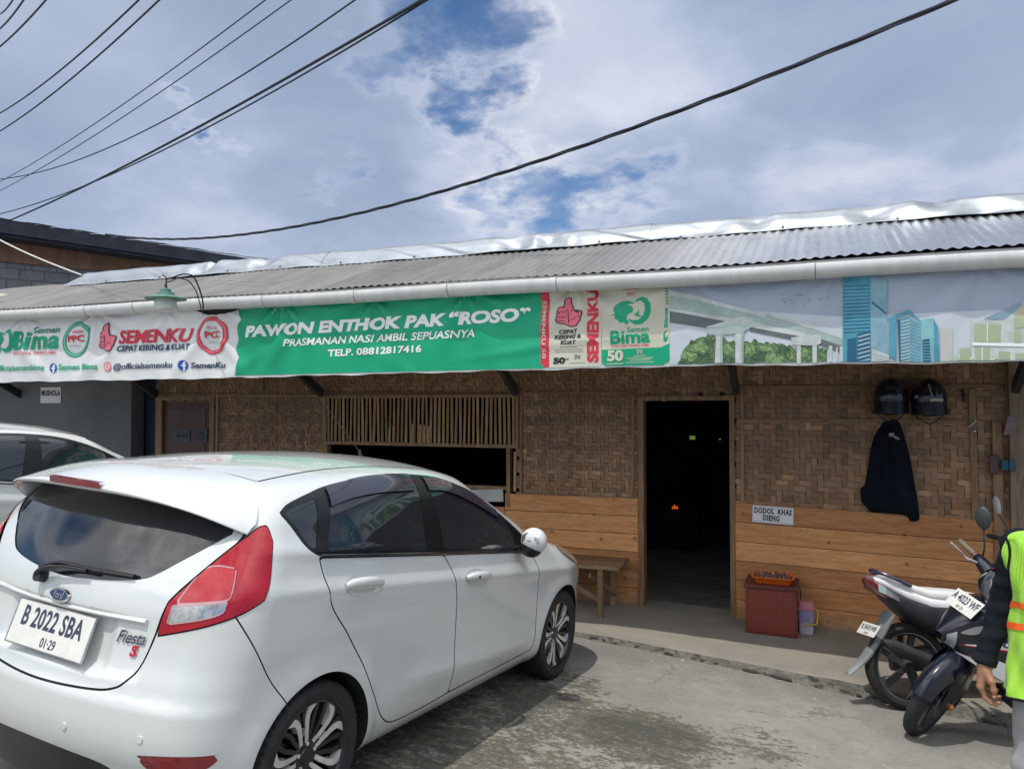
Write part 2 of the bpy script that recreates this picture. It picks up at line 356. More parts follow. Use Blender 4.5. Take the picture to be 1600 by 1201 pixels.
for x in px_:
    e = kerb_y(max(x, -5)); br = n1d(x*1.3)
    chip = max(0.0, math.sin(x*2.3+1.1)*0.5+math.sin(x*7.7)*0.35+math.sin(x*19.0)*0.25-0.15)*(1.0 if -2.2 < x < 0.6 else 0.5)
    z = pz(x); g0 = gz(x, e)
    rows.append([(x, 7.6, z), (x, 7.0, z+0.003*n1d(x, 1)), (x, 6.7, z+0.004*n1d(x, 5)), (x, e+0.26, z-0.004+0.004*n1d(x, 2)), (x, e+0.10, z-0.010+0.005*n1d(x, 3)),
                 (x, e+0.030+0.060*chip, z-0.018-0.010*chip), (x, e-0.004+0.085*chip+0.006*br, z-0.030-0.055*chip-0.012*abs(n1d(x*6.1,9))),
                 (x, e-0.020+0.03*chip+0.010*n1d(x*2.1, 7), z-0.5*(z-g0)-0.012), (x, e-0.045+0.02*n1d(x*1.9, 4), min(g0+0.010+0.010*n1d(x*2.7, 6), z-0.02)), (x, e-0.10+0.03*n1d(x*3.1, 2), g0-0.02)])
nr = len(rows[0]); V = [p for r in rows for p in r]
for k in range(nr-1):
    pb.cur = 0 if k < 5 else 1
    b = len(pb.v) if k == 0 else 0
    if k == 0: pb.v += V
    for i in range(len(rows)-1): pb.f.append((i*nr+k, i*nr+k+1, (i+1)*nr+k+1, (i+1)*nr+k)); pb.mi.append(pb.cur); pb.c.append(None)
pb.cur = 2; crk_ = []
for i, x in enumerate(px_):
    y = kerb_y(max(x, -5))-0.046+0.020*n1d(x*1.9, 4)+0.020*n1d(x*8.3, 1); wd_ = max(0.0, n1d(x*5.2, 11)*0.8+n1d(x*17, 3)*0.7-0.02+(0.22 if -0.9 < x < 0.45 else -0.15))*0.011
    crk_.append(((x, y-wd_-0.001, gz(x, y)+0.013), (x, y+wd_*1.2+0.012, gz(x, y)+0.020)))
pb._add([p for q in crk_ for p in q], [(2*i, 2*i+2, 2*i+3, 2*i+1) for i in range(len(crk_)-1) if crk_[i][1][1]-crk_[i][0][1] > 0.0165])
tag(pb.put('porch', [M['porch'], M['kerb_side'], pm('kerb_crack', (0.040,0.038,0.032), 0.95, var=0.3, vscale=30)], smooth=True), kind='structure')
fl = MB(); fl.cur = 0; fl.quad((-12,7.55,-0.012),(5,7.55,-0.012-0.2),(5,14,-0.2),(-12,14,-0.012)); tag(fl.put('indoor_floor', pm('indoor_floor', (0.26,0.24,0.21), 0.9, var=0.25, vscale=3)), kind='structure')
# loose grit and crumbs of broken concrete along the kerb and over the yard
gr = random.Random(17); gt = MB()
for k in range(620):
    if k < 330: x = gr.uniform(-2.1, 1.4); y = kerb_y(x)-abs(gr.gauss(0.05, 0.10))-0.05
    else: x = gr.uniform(-2.2, 1.5); y = gr.uniform(2.6, kerb_y(x)-0.1)
    r = gr.uniform(0.002, 0.006) if gr.random() < 0.93 else gr.uniform(0.007, 0.014); z = gz(x, y)+0.004*math.sin(x*2.1+y)*math.sin(y*1.7-x*0.6)+r*0.35
    ph = gr.uniform(0, 6.3); t_ = gr.uniform(0.16, 0.36); gt.col = (t_, t_*0.96, t_*0.88)
    top = (x+gr.uniform(-.3,.3)*r, y, z+r*gr.uniform(0.5,0.8)); ring = [(x+r*gr.uniform(0.7,1.3)*math.cos(ph+a), y+r*gr.uniform(0.7,1.3)*math.sin(ph+a), z-r*0.4) for a in (0, 1.3, 2.5, 3.8, 5.0)]
    gt._add([top]+ring, [(0, 1+i, 1+(i+1) % 5) for i in range(5)])
tag(gt.put('grit', pm('grit_stone', (0.25,0.24,0.22), 0.9, attr='tint')), 'loose grit and concrete crumbs scattered along the kerb', 'grit', kind='stuff')
# ---------------------------------------------------------------- the eatery
def mat_weave():
    m = bpy.data.materials.new('woven_bamboo'); m.use_nodes = True; t = NT(m.node_tree)
    co = t.new('ShaderNodeTexCoord').outputs['Object']
    c = t.new('ShaderNodeVertexColor', layer_name='tint').outputs[0]
    nb = t.noise(co, 1.3, 4, 0.6); nf = t.noise(co, 60, 5, 0.7)
    c = t.mix(t.mapr(nb, 0.35, 0.68, 0, 0.45), c, (0.120,0.072,0.042))
    c = t.mix(t.mapr(nf, 0.52, 0.78, 0, 0.55), c, (0.09,0.052,0.032))
    h = t.noise(co, 130, 4, 0.7)
    b = t.new('ShaderNodeBsdfPrincipled', ins={'Base Color': c, 'Roughness': 0.62, 'Specular IOR Level': 0.35, 'Normal': t.new('ShaderNodeBump', ins={'Strength': 0.3, 'Distance': 0.004, 'Height': h}).outputs[0]})
    t.new('ShaderNodeOutputMaterial', ins={'Surface': b.outputs[0]}); return m
def mat_wood(name, knots=True, scale=1.0, axis='X', c1=(0.66,0.335,0.140), c2=(0.52,0.225,0.086)):
    m = bpy.data.materials.new(name); m.use_nodes = True; t = NT(m.node_tree)
    co = t.new('ShaderNodeTexCoord').outputs['Object']
    c = t.new('ShaderNodeVertexColor', layer_name='tint').outputs[0]
    sc = {'X': (1.2,12,12), 'Z': (12,12,1.2)}[axis]
    v = t.new('ShaderNodeMapping', ins={'Vector': co, 'Scale': sc}).outputs[0]
    sh = t.vmath('ADD', v, t.vmath('SCALE', c, 40.0))
    n = t.noise(sh, 2.2*scale, 7, 0.62, 1.2); nf = t.noise(sh, 12*scale, 5, 0.6)
    col = t.mix(t.mapr(n, 0.38, 0.64), c1, c2)
    col = t.mix(t.mapr(nf, 0.5, 0.75, 0, 0.5), col, tuple(x*0.55 for x in c2))
    nl = t.noise(co, 1.7, 4, 0.6); col = t.mix(t.mapr(nl, 0.42, 0.7, 0, 0.40), col, tuple(x*0.62 for x in c1))
    k1 = t.new('ShaderNodeMix', data_type='RGBA'); 
    br = t.new('ShaderNodeSeparateColor', ins={0: c}).outputs[0]
    col = t.mix(1.0, col, t.new('ShaderNodeCombineColor', ins={0: t.mapr(br, 0, 1, 0.74, 1.20, smooth=False), 1: t.mapr(br, 0, 1, 0.70, 1.22, smooth=False), 2: t.mapr(br, 0, 1, 0.66, 1.22, smooth=False)}).outputs[0], 'MULTIPLY')
    if knots:
        sx = t.new('ShaderNodeSeparateXYZ', ins={0: co}); kv = t.new('ShaderNodeCombineXYZ', ins={0: sx.outputs[0], 1: t.math('MULTIPLY', sx.outputs[2], 1.35), 2: 0.0}).outputs[0]
        vo = t.new('ShaderNodeTexVoronoi', voronoi_dimensions='2D', ins={'Vector': kv, 'Scale': 2.9, 'Randomness': 1.0})
        v2 = t.new('ShaderNodeTexVoronoi', voronoi_dimensions='2D', ins={'Vector': kv, 'Scale': 6.5, 'Randomness': 1.0}); col = t.mix(t.math('MULTIPLY', t.mapr(v2.outputs['Distance'], 0.040, 0.024), t.mapr(t.new('ShaderNodeSeparateColor', ins={0: v2.outputs['Color']}).outputs[1], 0.55, 0.6)), col, (0.06,0.03,0.016))
        pick = t.mapr(t.new('ShaderNodeSeparateColor', ins={0: vo.outputs['Color']}).outputs[0], 0.45, 0.5)
        d = vo.outputs['Distance']
        col = t.mix(t.math('MULTIPLY', t.mapr(d, 0.11, 0.03), t.math('MULTIPLY', pick, 0.45)), col, tuple(x*0.6 for x in c2))
        col = t.mix(t.math('MULTIPLY', t.mapr(d, 0.036, 0.022), t.math('MULTIPLY', pick, 0.85)), col, (0.07,0.032,0.016))
    if knots:
        zz0 = t.new('ShaderNodeSeparateXYZ', ins={0: co}).outputs[2]
        sp_ = t.mapr(t.math('ADD', t.noise(co, 11, 8, 0.72), t.math('MULTIPLY', zz0, -1.1)), 0.36, 0.56); col = t.mix(t.math('MULTIPLY', sp_, 0.5), col, (0.20,0.17,0.135))
    b = t.new('ShaderNodeBsdfPrincipled', ins={'Base Color': col, 'Roughness': 0.55, 'Specular IOR Level': 0.35, 'Normal': t.new('ShaderNodeBump', ins={'Strength': 0.25, 'Distance': 0.004, 'Height': nf}).outputs[0]})
    t.new('ShaderNodeOutputMaterial', ins={'Surface': b.outputs[0]}); return m
M['weave'] = mat_weave()
M['plank'] = mat_wood('pine_plank')
M['batten'] = mat_wood('bamboo_batten', False, 1.0, 'X', (0.33,0.205,0.115), (0.22,0.125,0.066))
M['batten_v'] = mat_wood('bamboo_batten_upright', False, 1.0, 'Z', (0.36,0.23,0.13), (0.24,0.14,0.075))
M['slat'] = mat_wood('split_bamboo', False, 1.0, 'Z', (0.42,0.27,0.14), (0.30,0.17,0.08))
M['dark_in'] = pm('hazed_dark_interior', (0.016,0.024,0.036), 0.95, var=0.3, vscale=2)  # near-black, with the blue of lens haze put into the colour
M['old_post'] = mat_wood('weathered_post', False, 1.0, 'Z', (0.30,0.235,0.165), (0.20,0.15,0.10))
house = thing('eatery_building', 'long low eatery with woven bamboo walls, pine planks and a corrugated metal roof', 'building', (-3.0, WY, 0))
hput = lambda mb, name, mat, par=None, **kw: mb.put(name, mat, par or house, world=True, **kw)
OPEN = [(-7.56,-6.73,-1,1.95), (-5.11,-2.845,0.86,1.98), (-1.590,-0.738,-1,1.962)]
def weave(x0, x1, z0, z1, seed=0, name='bamboo_wall', c=0.053):
    r = random.Random(seed); w_ = MB()
    nx = int((x1-x0)/c)+1; nz = int((z1-z0)/c)+1
    hs = [r.uniform(0.75,1.2) for _ in range(nz)]; vs = [r.uniform(0.75,1.2) for _ in range(nx)]
    def tint(k):
        b = k*r.uniform(0.80,1.14)*(1.35 if r.random() < 0.07 else 1); h = r.uniform(-0.06,0.06)
        return (min(0.345*b*(1+h),1), 0.204*b, 0.117*b*(1-h))
    def piece(a0, a1, b0, b1, horiz, t):
        if any(o[0] < (a0+a1)/2 < o[1] and o[2] < (b0+b1)/2 < o[3] for o in OPEN): return
        a0 = max(a0, x0); a1 = min(a1, x1); b0 = max(b0, z0); b1 = min(b1, z1)
        if a1-a0 < 0.004 or b1-b0 < 0.004: return
        y = lambda s: WY-0.003-0.009*math.sin(math.pi*s)+r.uniform(-0.0006,0.0006)
        g = 0.0022; w_.col = t; tw = r.uniform(-0.0015,0.0015)
        if horiz:
            P = [(a0+(a1-a0)*s, y(s), b) for s in (0,0.25,0.5,0.75,1) for b in (b0+g+tw, b1-g+tw)]
        else:
            P = [(b, y(s), b0+(b1-b0)*s) for s in (0,0.25,0.5,0.75,1) for b in (a0+g+tw, a1-g+tw)]
        w_._add(P, [(2*i, 2*i+2, 2*i+3, 2*i+1) if horiz else (2*i, 2*i+1, 2*i+3, 2*i+2) for i in range(4)])
    for j in range(nz):
        i = -4
        while i < nx:
            if (i-j) % 4 == 0:
                piece(x0+i*c-0.006, x0+(i+2)*c+0.006, z0+j*c, z0+(j+1)*c, True, tint(hs[j]))
            i += 1
    for i in range(nx):
        j = -4
        while j < nz:
            if (i-j) % 4 == 3:      # the weft passes under where the warp is on top
                piece(x0+i*c, x0+(i+1)*c, z0+j*c-c-0.006+c, z0+(j+2)*c+0.006, False, tint(vs[i]*0.92))
            j += 1
    o = hput(w_, name, M['weave'], recalc=False)
    return o
weave(-7.62, -1.20, 0.93, 2.74, 1, c=0.040); weave(-1.20, 1.50, 0.93, 2.74, 2, c=0.049)
bk = MB()      # dark sheet added behind the weave against light leaks, openings left out
for x0, x1, z0, z1 in ((-7.62,-7.60,0,2.74),(-7.60,-6.70,1.985,2.74),(-6.70,-5.13,-0.05,2.74),(-5.13,-2.82,-0.05,0.86),(-5.13,-2.82,2.00,2.74),(-2.82,-1.60,-0.05,2.74),(-1.60,-0.715,1.985,2.74),(-0.715,1.50,-0.12,2.74)):
    bk.box((x0, WY+0.006, z0), (x1, WY+0.03, z1))
hput(bk, 'light_leak_backing', pm('light_leak_backing', (0.055,0.034,0.022), 0.9, var=0.2))
# plank skirting: six boards each side of the door
def planks(x0, x1, zt0, zt1, name, seed):
    r = random.Random(seed); p = MB(); n = 6
    for k in range(n):
        f0, f1 = k/n, (k+1)/n; p.col = (r.random(),)*3
        zb0 = pz(x0)-0.01; zb1 = pz(x1)-0.01
        z = lambda f, x: (zb0+(zt0-zb0)*f)*(1-(x-x0)/(x1-x0))+(zb1+(zt1-zb1)*f)*(x-x0)/(x1-x0)
        g = 0.0022; t = WY-0.022-r.uniform(0,0.003)
        A = [(x0, z(f0,x0)+g), (x1, z(f0,x1)+g), (x1, z(f1,x1)-g), (x0, z(f1,x0)-g)]
        p._add([(a, WY-0.013, b) for a, b in A]+[(a, t, b) for a, b in A], [(3,2,1,0),(4,5,6,7),(0,1,5,4),(1,2,6,5),(2,3,7,6),(3,0,4,7)])
    hput(p, name, M['plank'], bevel=0.003)
planks(-2.97, -1.605, 0.998, 1.005, 'plank_skirting', 4)
planks(-0.735, 1.50, 1.007, 0.945, 'plank_skirting', 9)
planks(-6.70, -5.13, 0.99, 0.99, 'plank_skirting', 5)
planks(-5.13, -2.975, 0.85, 0.86, 'plank_skirting', 6)
# battens nailed over the weave
def batten(p0, p1, w_, d=0.016, mat='batten', y=WY-0.012):
    b = MB(); b.col = (rng.random(),)*3; (x0, z0), (x1, z1) = p0, p1
    if abs(x1-x0) > abs(z1-z0): b.beam((x0, y-d/2, z0), (x1, y-d/2, z1), d, w_)
    else: b.beam((x0, y-d/2, z0), (x1, y-d/2, z1), w_, d, up=(0,1,0))
    return hput(b, 'batten', M[mat], bevel=0.002)
for p0, p1, w_ in (((-0.70,2.049),(1.36,2.043),0.030), ((-0.70,1.747),(0.05,1.752),0.034), ((0.055,1.75),(0.50,1.753),0.036), ((0.51,1.750),(1.12,1.752),0.034),
                   ((-7.62,2.008),(-5.16,1.995),0.030), ((-5.13,2.012),(-2.80,2.000),0.034), ((-2.75,2.010),(-1.66,2.004),0.026)):
    batten(p0, p1, w_)
for p0, p1, w_ in (((0.470,1.73),(0.480,0.985),0.030), ((1.165,2.02),(1.175,0.955),0.050), ((-2.795,2.01),(-2.800,1.02),0.030), ((-2.86,1.42),(-2.865,1.02),0.028), ((-1.655,1.99),(-1.665,1.05),0.026),
                   ((-6.66,1.99),(-6.66,1.0),0.035), ((-5.155,1.98),(-5.160,1.02),0.034), ((-0.665,2.73),(-0.668,2.07),0.05), ((-6.0,2.73),(-6.0,2.02),0.03), ((-3.9,2.73),(-3.9,2.03),0.03), ((-2.2,2.73),(-2.2,2.02),0.025), ((-0.655,2.03),(-0.655,1.77),0.03), ((-0.655,1.73),(-0.655,1.02),0.026)):
    batten(p0, p1, w_, 0.014, 'batten_v', WY-0.013)
# door frame
df = MB(); df.col = (0.15,)*3
df.box((-1.612,WY-0.034,-0.01),(-1.553,WY+0.09,1.955)); df.box((-0.768,WY-0.034,-0.03),(-0.722,WY+0.09,1.945)); df.box((-1.614,WY-0.037,1.930),(-0.720,WY+0.092,1.975))
hput(df, 'door_frame', M['batten_v'], bevel=0.003)
# right-hand posts
for x0, x1, y0, z0, z1, m in ((1.415,1.525,WY-0.075,-0.1,2.80,'old_post'), (1.300,1.370,WY-0.045,-0.1,1.75,'batten_v')):
    p = MB(); p.col = (0.4,)*3; p.box((x0,y0,z0),(x1,WY+0.06 if x0 > 1.4 else WY-0.014,z1)); hput(p, 'post', M[m], bevel=0.005)
# window: bamboo bars over a dark opening
win = MB(); win.col = (0.4,)*3
for lo, hi in (((-5.14,WY-0.05,1.965),(-2.815,WY+0.02,2.000)), ((-5.14,WY-0.05,1.455),(-2.815,WY+0.02,1.490)), ((-5.14,WY-0.048,1.49),(-5.105,WY+0.018,1.965)), ((-2.850,WY-0.048,1.49),(-2.815,WY+0.018,1.965)), ((-2.955,WY-0.03,0.86),(-2.915,WY+0.05,1.455)), ((-5.14,WY-0.03,0.86),(-5.10,WY+0.05,1.455)), ((-5.10,WY-0.03,1.03),(-2.955,WY+0.05,1.065))): win.box(lo, hi)
wf = hput(win, 'window', M['batten_v'], bevel=0.003)
rs = random.Random(11)
for k in range(46):
    x = -5.085+k*(2.21/45); s_ = MB(); s_.col = (rs.random(),)*3; ww = rs.uniform(0.022,0.029); tl = rs.uniform(-0.006,0.006)
    zt = 1.968; zb = 1.488
    short = rs.random() < 0.12
    s_.beam((x+tl, WY-0.03, zb), (x-tl, WY-0.03, zt), ww, 0.012, up=(0,1,0))
    s_.put('bar', M['slat'], wf, world=True, bevel=0.002)
for x0 in (-4.30,-4.25,-4.02,-3.93,-3.88,-3.83):
    s_ = MB(); s_.col = (0.9,)*3; s_.beam((x0, WY-0.043, 1.488), (x0+0.004, WY-0.043, 1.488+rs.uniform(0.16,0.20)), 0.026, 0.010, up=(0,1,0)); s_.put('bar', M['slat'], wf, world=True, bevel=0.002)
bo = MB(); bo.box((-3.62,WY-0.055,0.90),(-2.98,WY-0.035,1.025),Matrix.Rotation(-0.05,3,'Y')); bo.put('window_board', pm('pale_board', (0.42,0.45,0.44), 0.6, var=0.12, vscale=4), wf, world=True, bevel=0.003)
# side door on the left
dr = MB(); dr.box((-7.50,WY-0.005,-0.02),(-6.76,WY+0.03,1.95)); dob = hput(dr, 'door', pm('brown_door', (0.075,0.036,0.026), 0.45, col2=(0.055,0.026,0.02), vscale=3, stretch=(6,6,0.6)), bevel=0.004)
pn = MB()
for x0, x1, z0, z1 in ((-7.42,-7.17,0.15,0.85),(-7.09,-6.84,0.15,0.85),(-7.42,-6.84,1.0,1.85)): pn.box((x0,WY-0.012,z0),(x1,WY-0.005,z1))
pn.put('door_panel', M['brown2'] if 'brown2' in M else pm('brown_panel', (0.085,0.042,0.030), 0.45, var=0.2, vscale=4), dob, world=True, bevel=0.006)
fr = MB(); fr.col = (0.3,)*3; fr.box((-7.60,WY-0.04,-0.02),(-7.50,WY+0.06,1.985)); fr.box((-6.76,WY-0.04,-0.02),(-6.69,WY+0.06,1.985)); fr.box((-7.602,WY-0.042,1.95),(-6.688,WY+0.062,1.992)); hput(fr, 'door_frame', M['batten_v'], bevel=0.003)
# plastered left end
pw_ = MB(); pw_.box((-14.0,WY-0.10,-0.1),(-7.93,WY+0.10,2.75)); hput(pw_, 'plaster_wall', pm('grey_plaster', (0.155,0.165,0.17), 0.85, var=0.10, vscale=1.4, dirt=((0.10,0.105,0.11), 2.5, 0.55, 0.5), bump=0.15, bscale=30))
pw_ = MB(); pw_.box((-7.93,WY+0.12,-0.1),(-7.60,WY+0.16,2.75)); hput(pw_, 'blue_panel', pm('dark_blue_panel', (0.022,0.034,0.060), 0.5, var=0.2, vscale=3))
st = MB(); st.box((-7.705,WY+0.095,1.42),(-7.690,WY+0.118,1.80)); hput(st, 'light_slit_strip', M['steel'], bevel=0.003)  # pale strip added in place of a bright slit of light
# dark room behind
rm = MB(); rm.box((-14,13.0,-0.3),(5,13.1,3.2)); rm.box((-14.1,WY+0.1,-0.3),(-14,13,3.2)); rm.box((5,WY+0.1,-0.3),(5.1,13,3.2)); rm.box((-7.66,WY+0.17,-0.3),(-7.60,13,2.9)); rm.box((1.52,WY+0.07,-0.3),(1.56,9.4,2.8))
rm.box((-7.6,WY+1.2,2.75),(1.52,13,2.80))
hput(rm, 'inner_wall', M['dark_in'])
rb = MB(); rb.box((1.56,8.30,-0.2),(5.0,8.36,2.8)); hput(rb, 'blue_wall', pm('blue_wall', (0.030,0.062,0.105), 0.7, var=0.2, vscale=2))
rb = MB(); rb.box((2.02,WY-0.02,-0.15),(2.10,WY+0.06,2.8)); rb.box((1.56,WY-0.01,1.33),(2.02,WY+0.02,1.37)); hput(rb, 'doorway_post', pm('dark_blue_frame', (0.02,0.035,0.05), 0.6, var=0.2))
M['gleam'] = pm('daylight_glow', (0.1,0.12,0.05), 0.6, emit=((0.50,0.80,0.16), 0.22))  # emitting blocks on the back wall stand in for daylight through gaps
for px0, pz0, w_, h_ in ((-1.985,1.332,0.085,0.060),(-1.52,1.335,0.030,0.016),(-1.145,1.325,0.075,0.018)):
    q = MB(); q.box((px0,12.96,pz0),(px0+w_,12.999,pz0+h_)); q.put('daylight_glow', M['gleam'], house, world=True)
# eaves: roof sheet, ridge cap, gutter, struts
EY, EZ, RY, RZ = 5.795, 2.905, 7.25, 3.440
def corr(name, x0, x1, y0, z0, y1, z1, mat, seed=1, pitch=0.076, amp=0.0065):
    r = random.Random(seed); c = MB(); n = int((x1-x0)/pitch*8); nv = 10; sheet = 0.76
    ts = [0.5+0.5*r.uniform(-1,1) for _ in range(60)]
    V = []
    for j in range(nv+1):
        s = j/nv
        for i in range(n+1):
            x = x0+(x1-x0)*i/n; k = int((x-x0)/sheet)
            sag = 0.006*math.sin(x*1.3+2*s)+0.004*math.sin(x*3.1)
            V.append((x, y0+(y1-y0)*s, z0+(z1-z0)*s+amp*math.cos(2*math.pi*(x-x0)/pitch)+sag+0.004*ts[k]))
    c.v = V
    for j in range(nv):
        for i in range(n):
            a = j*(n+1)+i; c.f.append((a, a+1, a+n+2, a+n+1)); c.mi.append(0); t = ts[int((x1-x0)*i/n/sheet)]; c.c.append((t,t,t))
    return hput(c, name, mat, smooth=True)
def mat_roof():
    m = bpy.data.materials.new('galvanised_sheet'); m.use_nodes = True; t = NT(m.node_tree)
    co = t.new('ShaderNodeTexCoord').outputs['Object']; sp = t.new('ShaderNodeSeparateXYZ', ins={0: co})
    tint = t.new('ShaderNodeSeparateColor', ins={0: t.new('ShaderNodeVertexColor', layer_name='tint').outputs[0]}).outputs[0]
    n = t.noise(t.new('ShaderNodeMapping', ins={'Vector': co, 'Scale': (3,0.7,1)}).outputs[0], 2.0, 7, 0.65)
    old = t.mapr(t.math('ADD', sp.outputs[0], t.math('MULTIPLY', n, 1.2)), 3.9, 1.6)     # duller, weathered sheets to the left
    c = t.mix(t.mapr(n, 0.35, 0.65), (0.60,0.61,0.64), (0.44,0.45,0.48)); c = t.mix(old, c, t.mix(t.mapr(n, 0.35, 0.65), (0.182,0.178,0.174), (0.136,0.133,0.130)))
    c = t.mix(1.0, c, t.new('ShaderNodeCombineColor', ins={i: t.mapr(tint, 0, 1, 0.88, 1.10, smooth=False) for i in range(3)}).outputs[0], 'MULTIPLY')
    b = t.new('ShaderNodeBsdfPrincipled', ins={'Base Color': c, 'Metallic': t.mapr(old, 0, 1, 0.85, 0.25, smooth=False), 'Roughness': t.math('ADD', t.mapr(old, 0, 1, 0.24, 0.6, smooth=False), t.math('MULTIPLY', t.math('SUBTRACT', n, 0.5), 0.25))})
    t.new('ShaderNodeOutputMaterial', ins={'Surface': b.outputs[0]}); return m
M['roof'] = mat_roof()
roof = corr('roof', -14.0, 5.0, EY, EZ, RY+0.06, RZ+0.021, M['roof'])
rbk = MB(); rbk.quad((-14,RY+0.07,RZ+0.03),(5,RY+0.07,RZ+0.03),(5,13.2,2.75),(-14,13.2,2.75)); hput(rbk, 'rear_roof', M['roof'])
# ridge cap in lapped lengths, dented
M['ridge'] = pm('bright_zinc', (0.27,0.295,0.33), 0.42, 0.9, var=0.06, vscale=5, rvar=0.08)
rr = random.Random(21)
dents = [(rr.uniform(-8.6,4), rr.uniform(0.1,0.9), rr.uniform(0.04,0.16), rr.uniform(0.012,0.040)) for _ in range(14)]+[(-7.0,0.5,0.10,0.03),(-6.75,0.4,0.12,0.035),(-5.9,0.5,0.12,0.03),(-2.75,0.4,0.10,0.045),(-2.45,0.5,0.09,0.04),(-0.9,0.4,0.12,0.03),(-0.5,0.6,0.10,0.03),(0.4,0.5,0.13,0.04),(0.75,0.5,0.13,0.04)]
def ridge_pt(x, s):
    # s 0 (lower front edge) .. 0.6 (crest) .. 1 (behind)
    prof = [(0.0, RY-0.145, RZ-0.038), (0.08, RY-0.13, RZ-0.022), (0.30, RY-0.07, RZ+0.058), (0.50, RY+0.005, RZ+0.128), (0.62, RY+0.06, RZ+0.153), (0.74, RY+0.13, RZ+0.128), (1.0, RY+0.30, RZ+0.005)]
    for (a, ya, za), (b, yb, zb) in zip(prof[:-1], prof[1:]):
        if s <= b+1e-9: k = (s-a)/(b-a); y, z = ya+(yb-ya)*k, za+(zb-za)*k; break
    d = 0
    for dx, ds, r, am in dents:
        am = am*1.25
        q = math.hypot((x-dx)/(r*1.6), (s*0.9-ds*0.62)/(0.30)); 
        if q < 1: d += am*(1-q)*(1 if (dx*7) % 1 > 0.35 else -0.5)*min(s*6, 1)
    d += 0.003*math.sin(x*5)+0.003*math.sin(x*11+s*4)
    return (x, y+d*0.35, z-d*0.95)
segs = [-8.75,-6.95,-5.1,-3.3,-1.5,0.35,2.2,4.1]
for a, b in zip(segs[:-1], segs[1:]):
    c = MB(); off = 0.004 if int((a+9)/1.8) % 2 else 0.0
    c.grid(lambda u, v: (lambda p: (p[0]-(0.22*max(0,0.35-v)/0.35 if (a < -8.7 and u < 0.01) else 0), p[1], p[2]+off))(ridge_pt(a+(b+0.05-a)*u, v)), int((b-a)/0.025), 26)
    o = hput(c, 'ridge_cap', M['ridge'], par=roof, smooth=True)
for k in range(15):
    x = -8.2+k*0.88+rr.uniform(-0.12,0.12); q = MB(); p = Vector(ridge_pt(x, 0.10)); q.lathe([(0.014,-0.004),(0.014,0.004),(0.007,0.006),(0.007,0.014)], tuple(p), seg=8); q.put('screw', M['steel'], roof, world=True)
M['pvc'] = pm('white_pvc', (0.56,0.57,0.57), 0.38, var=0.06, vscale=3, stretch=(5,1,1), dirt=((0.27,0.26,0.235), 2.6, 0.58, 0.5))
GY, GR = 5.79, 0.068
def gzc(x): return 2.838-0.0045*(x+2.3)
ga = MB()
xs_ = np.arange(-14, 5.01, 0.25); pr = []
for t in np.linspace(R_(150), R_(150+285), 20): pr.append((GR*math.cos(t), GR*math.sin(t)))
ga._add([(x, GY+a, gzc(x)+0.006*math.sin(x*1.9)+b) for x in xs_ for a, b in pr]+[(x, GY+a*0.94, gzc(x)+0.006*math.sin(x*1.9)+b*0.94) for x in xs_ for a, b in pr],
        [(i*20+k, i*20+k+1, (i+1)*20+k+1, (i+1)*20+k) for i in range(len(xs_)-1) for k in range(19)]+[(len(xs_)*20+i*20+k, len(xs_)*20+i*20+k+1, len(xs_)*20+(i+1)*20+k+1, len(xs_)*20+(i+1)*20+k) for i in range(len(xs_)-1) for k in range(19)])
gut = hput(ga, 'gutter', M['pvc'], smooth=True)
for x in (-6.93,-6.28,-5.72,-4.72,-3.75,-2.86,-1.92,-0.05,2.0):
    c = MB(); zc = gzc(x)+0.006*math.sin(x*1.9); A = np.linspace(R_(150), R_(150+285), 28)
    for x0, x1, rr0, mi_ in ((x-0.028,x+0.028,0.0025,0),(x+0.0285,x+0.0345,0.0012,1)):
        c.cur = mi_; V = [(xx, GY+(GR+dr)*math.cos(a), zc+(GR+dr)*math.sin(a)) for dr in (0.0005, rr0) for xx in (x0, x1) for a in A]; n_ = 28
        c._add(V, [(2*n_+k, 2*n_+k+1, 3*n_+k+1, 3*n_+k) for k in range(n_-1)]+[(k, k+1, 2*n_+k+1, 2*n_+k) for k in range(n_-1)]+[(n_+k, n_+k+1, 3*n_+k+1, 3*n_+k) for k in range(n_-1)])
    c.put('gutter_joint', [M['pvc'], pm('joint_grime', (0.20,0.20,0.195), 0.7, var=0.2)], gut, world=True, smooth=True)
M['strut'] = pm('dark_strut', (0.030,0.032,0.032), 0.7, var=0.25, vscale=8)
for x in (-9.9,-7.55,-5.15,-2.83,-0.70,1.46,3.6):
    b = MB(); b.beam((x,WY-0.07,2.02),(x,5.93,2.76),0.05,0.09); hput(b, 'eaves_brace', M['strut'])
    b = MB(); b.beam((x+0.052,WY,3.30),(x+0.052,5.90,2.86),0.05,0.10); hput(b, 'rafter', M['strut'])
pl_ = MB(); pl_.beam((-14,5.92,2.80),(5,5.92,2.80),0.05,0.09); hput(pl_, 'eaves_beam', M['strut'])
# ---------------------------------------------------------------- car skin: an implicit surface, meshed and cut into panels
def spl(xs, ys):
    xs = np.array(xs, float); ys = np.array(ys, float)
    h = np.diff(xs); d = np.diff(ys) / h
    m = np.zeros(len(xs)); m[0] = d[0]; m[-1] = d[-1]
    for i in range(1, len(xs) - 1):
        m[i] = 0 if d[i-1] * d[i] <= 0 else 3*(h[i-1]+h[i]) / ((2*h[i]+h[i-1])/d[i-1] + (h[i]+2*h[i-1])/d[i])
    def ev(x):
        x = np.clip(x, xs[0], xs[-1]); i = np.clip(np.searchsorted(xs, x) - 1, 0, len(h) - 1)
        t = (x - xs[i]) / h[i]; t2 = t*t; t3 = t2*t
        return (2*t3-3*t2+1)*ys[i] + (t3-2*t2+t)*h[i]*m[i] + (-2*t3+3*t2)*ys[i+1] + (t3-t2)*h[i]*m[i+1]
    return ev
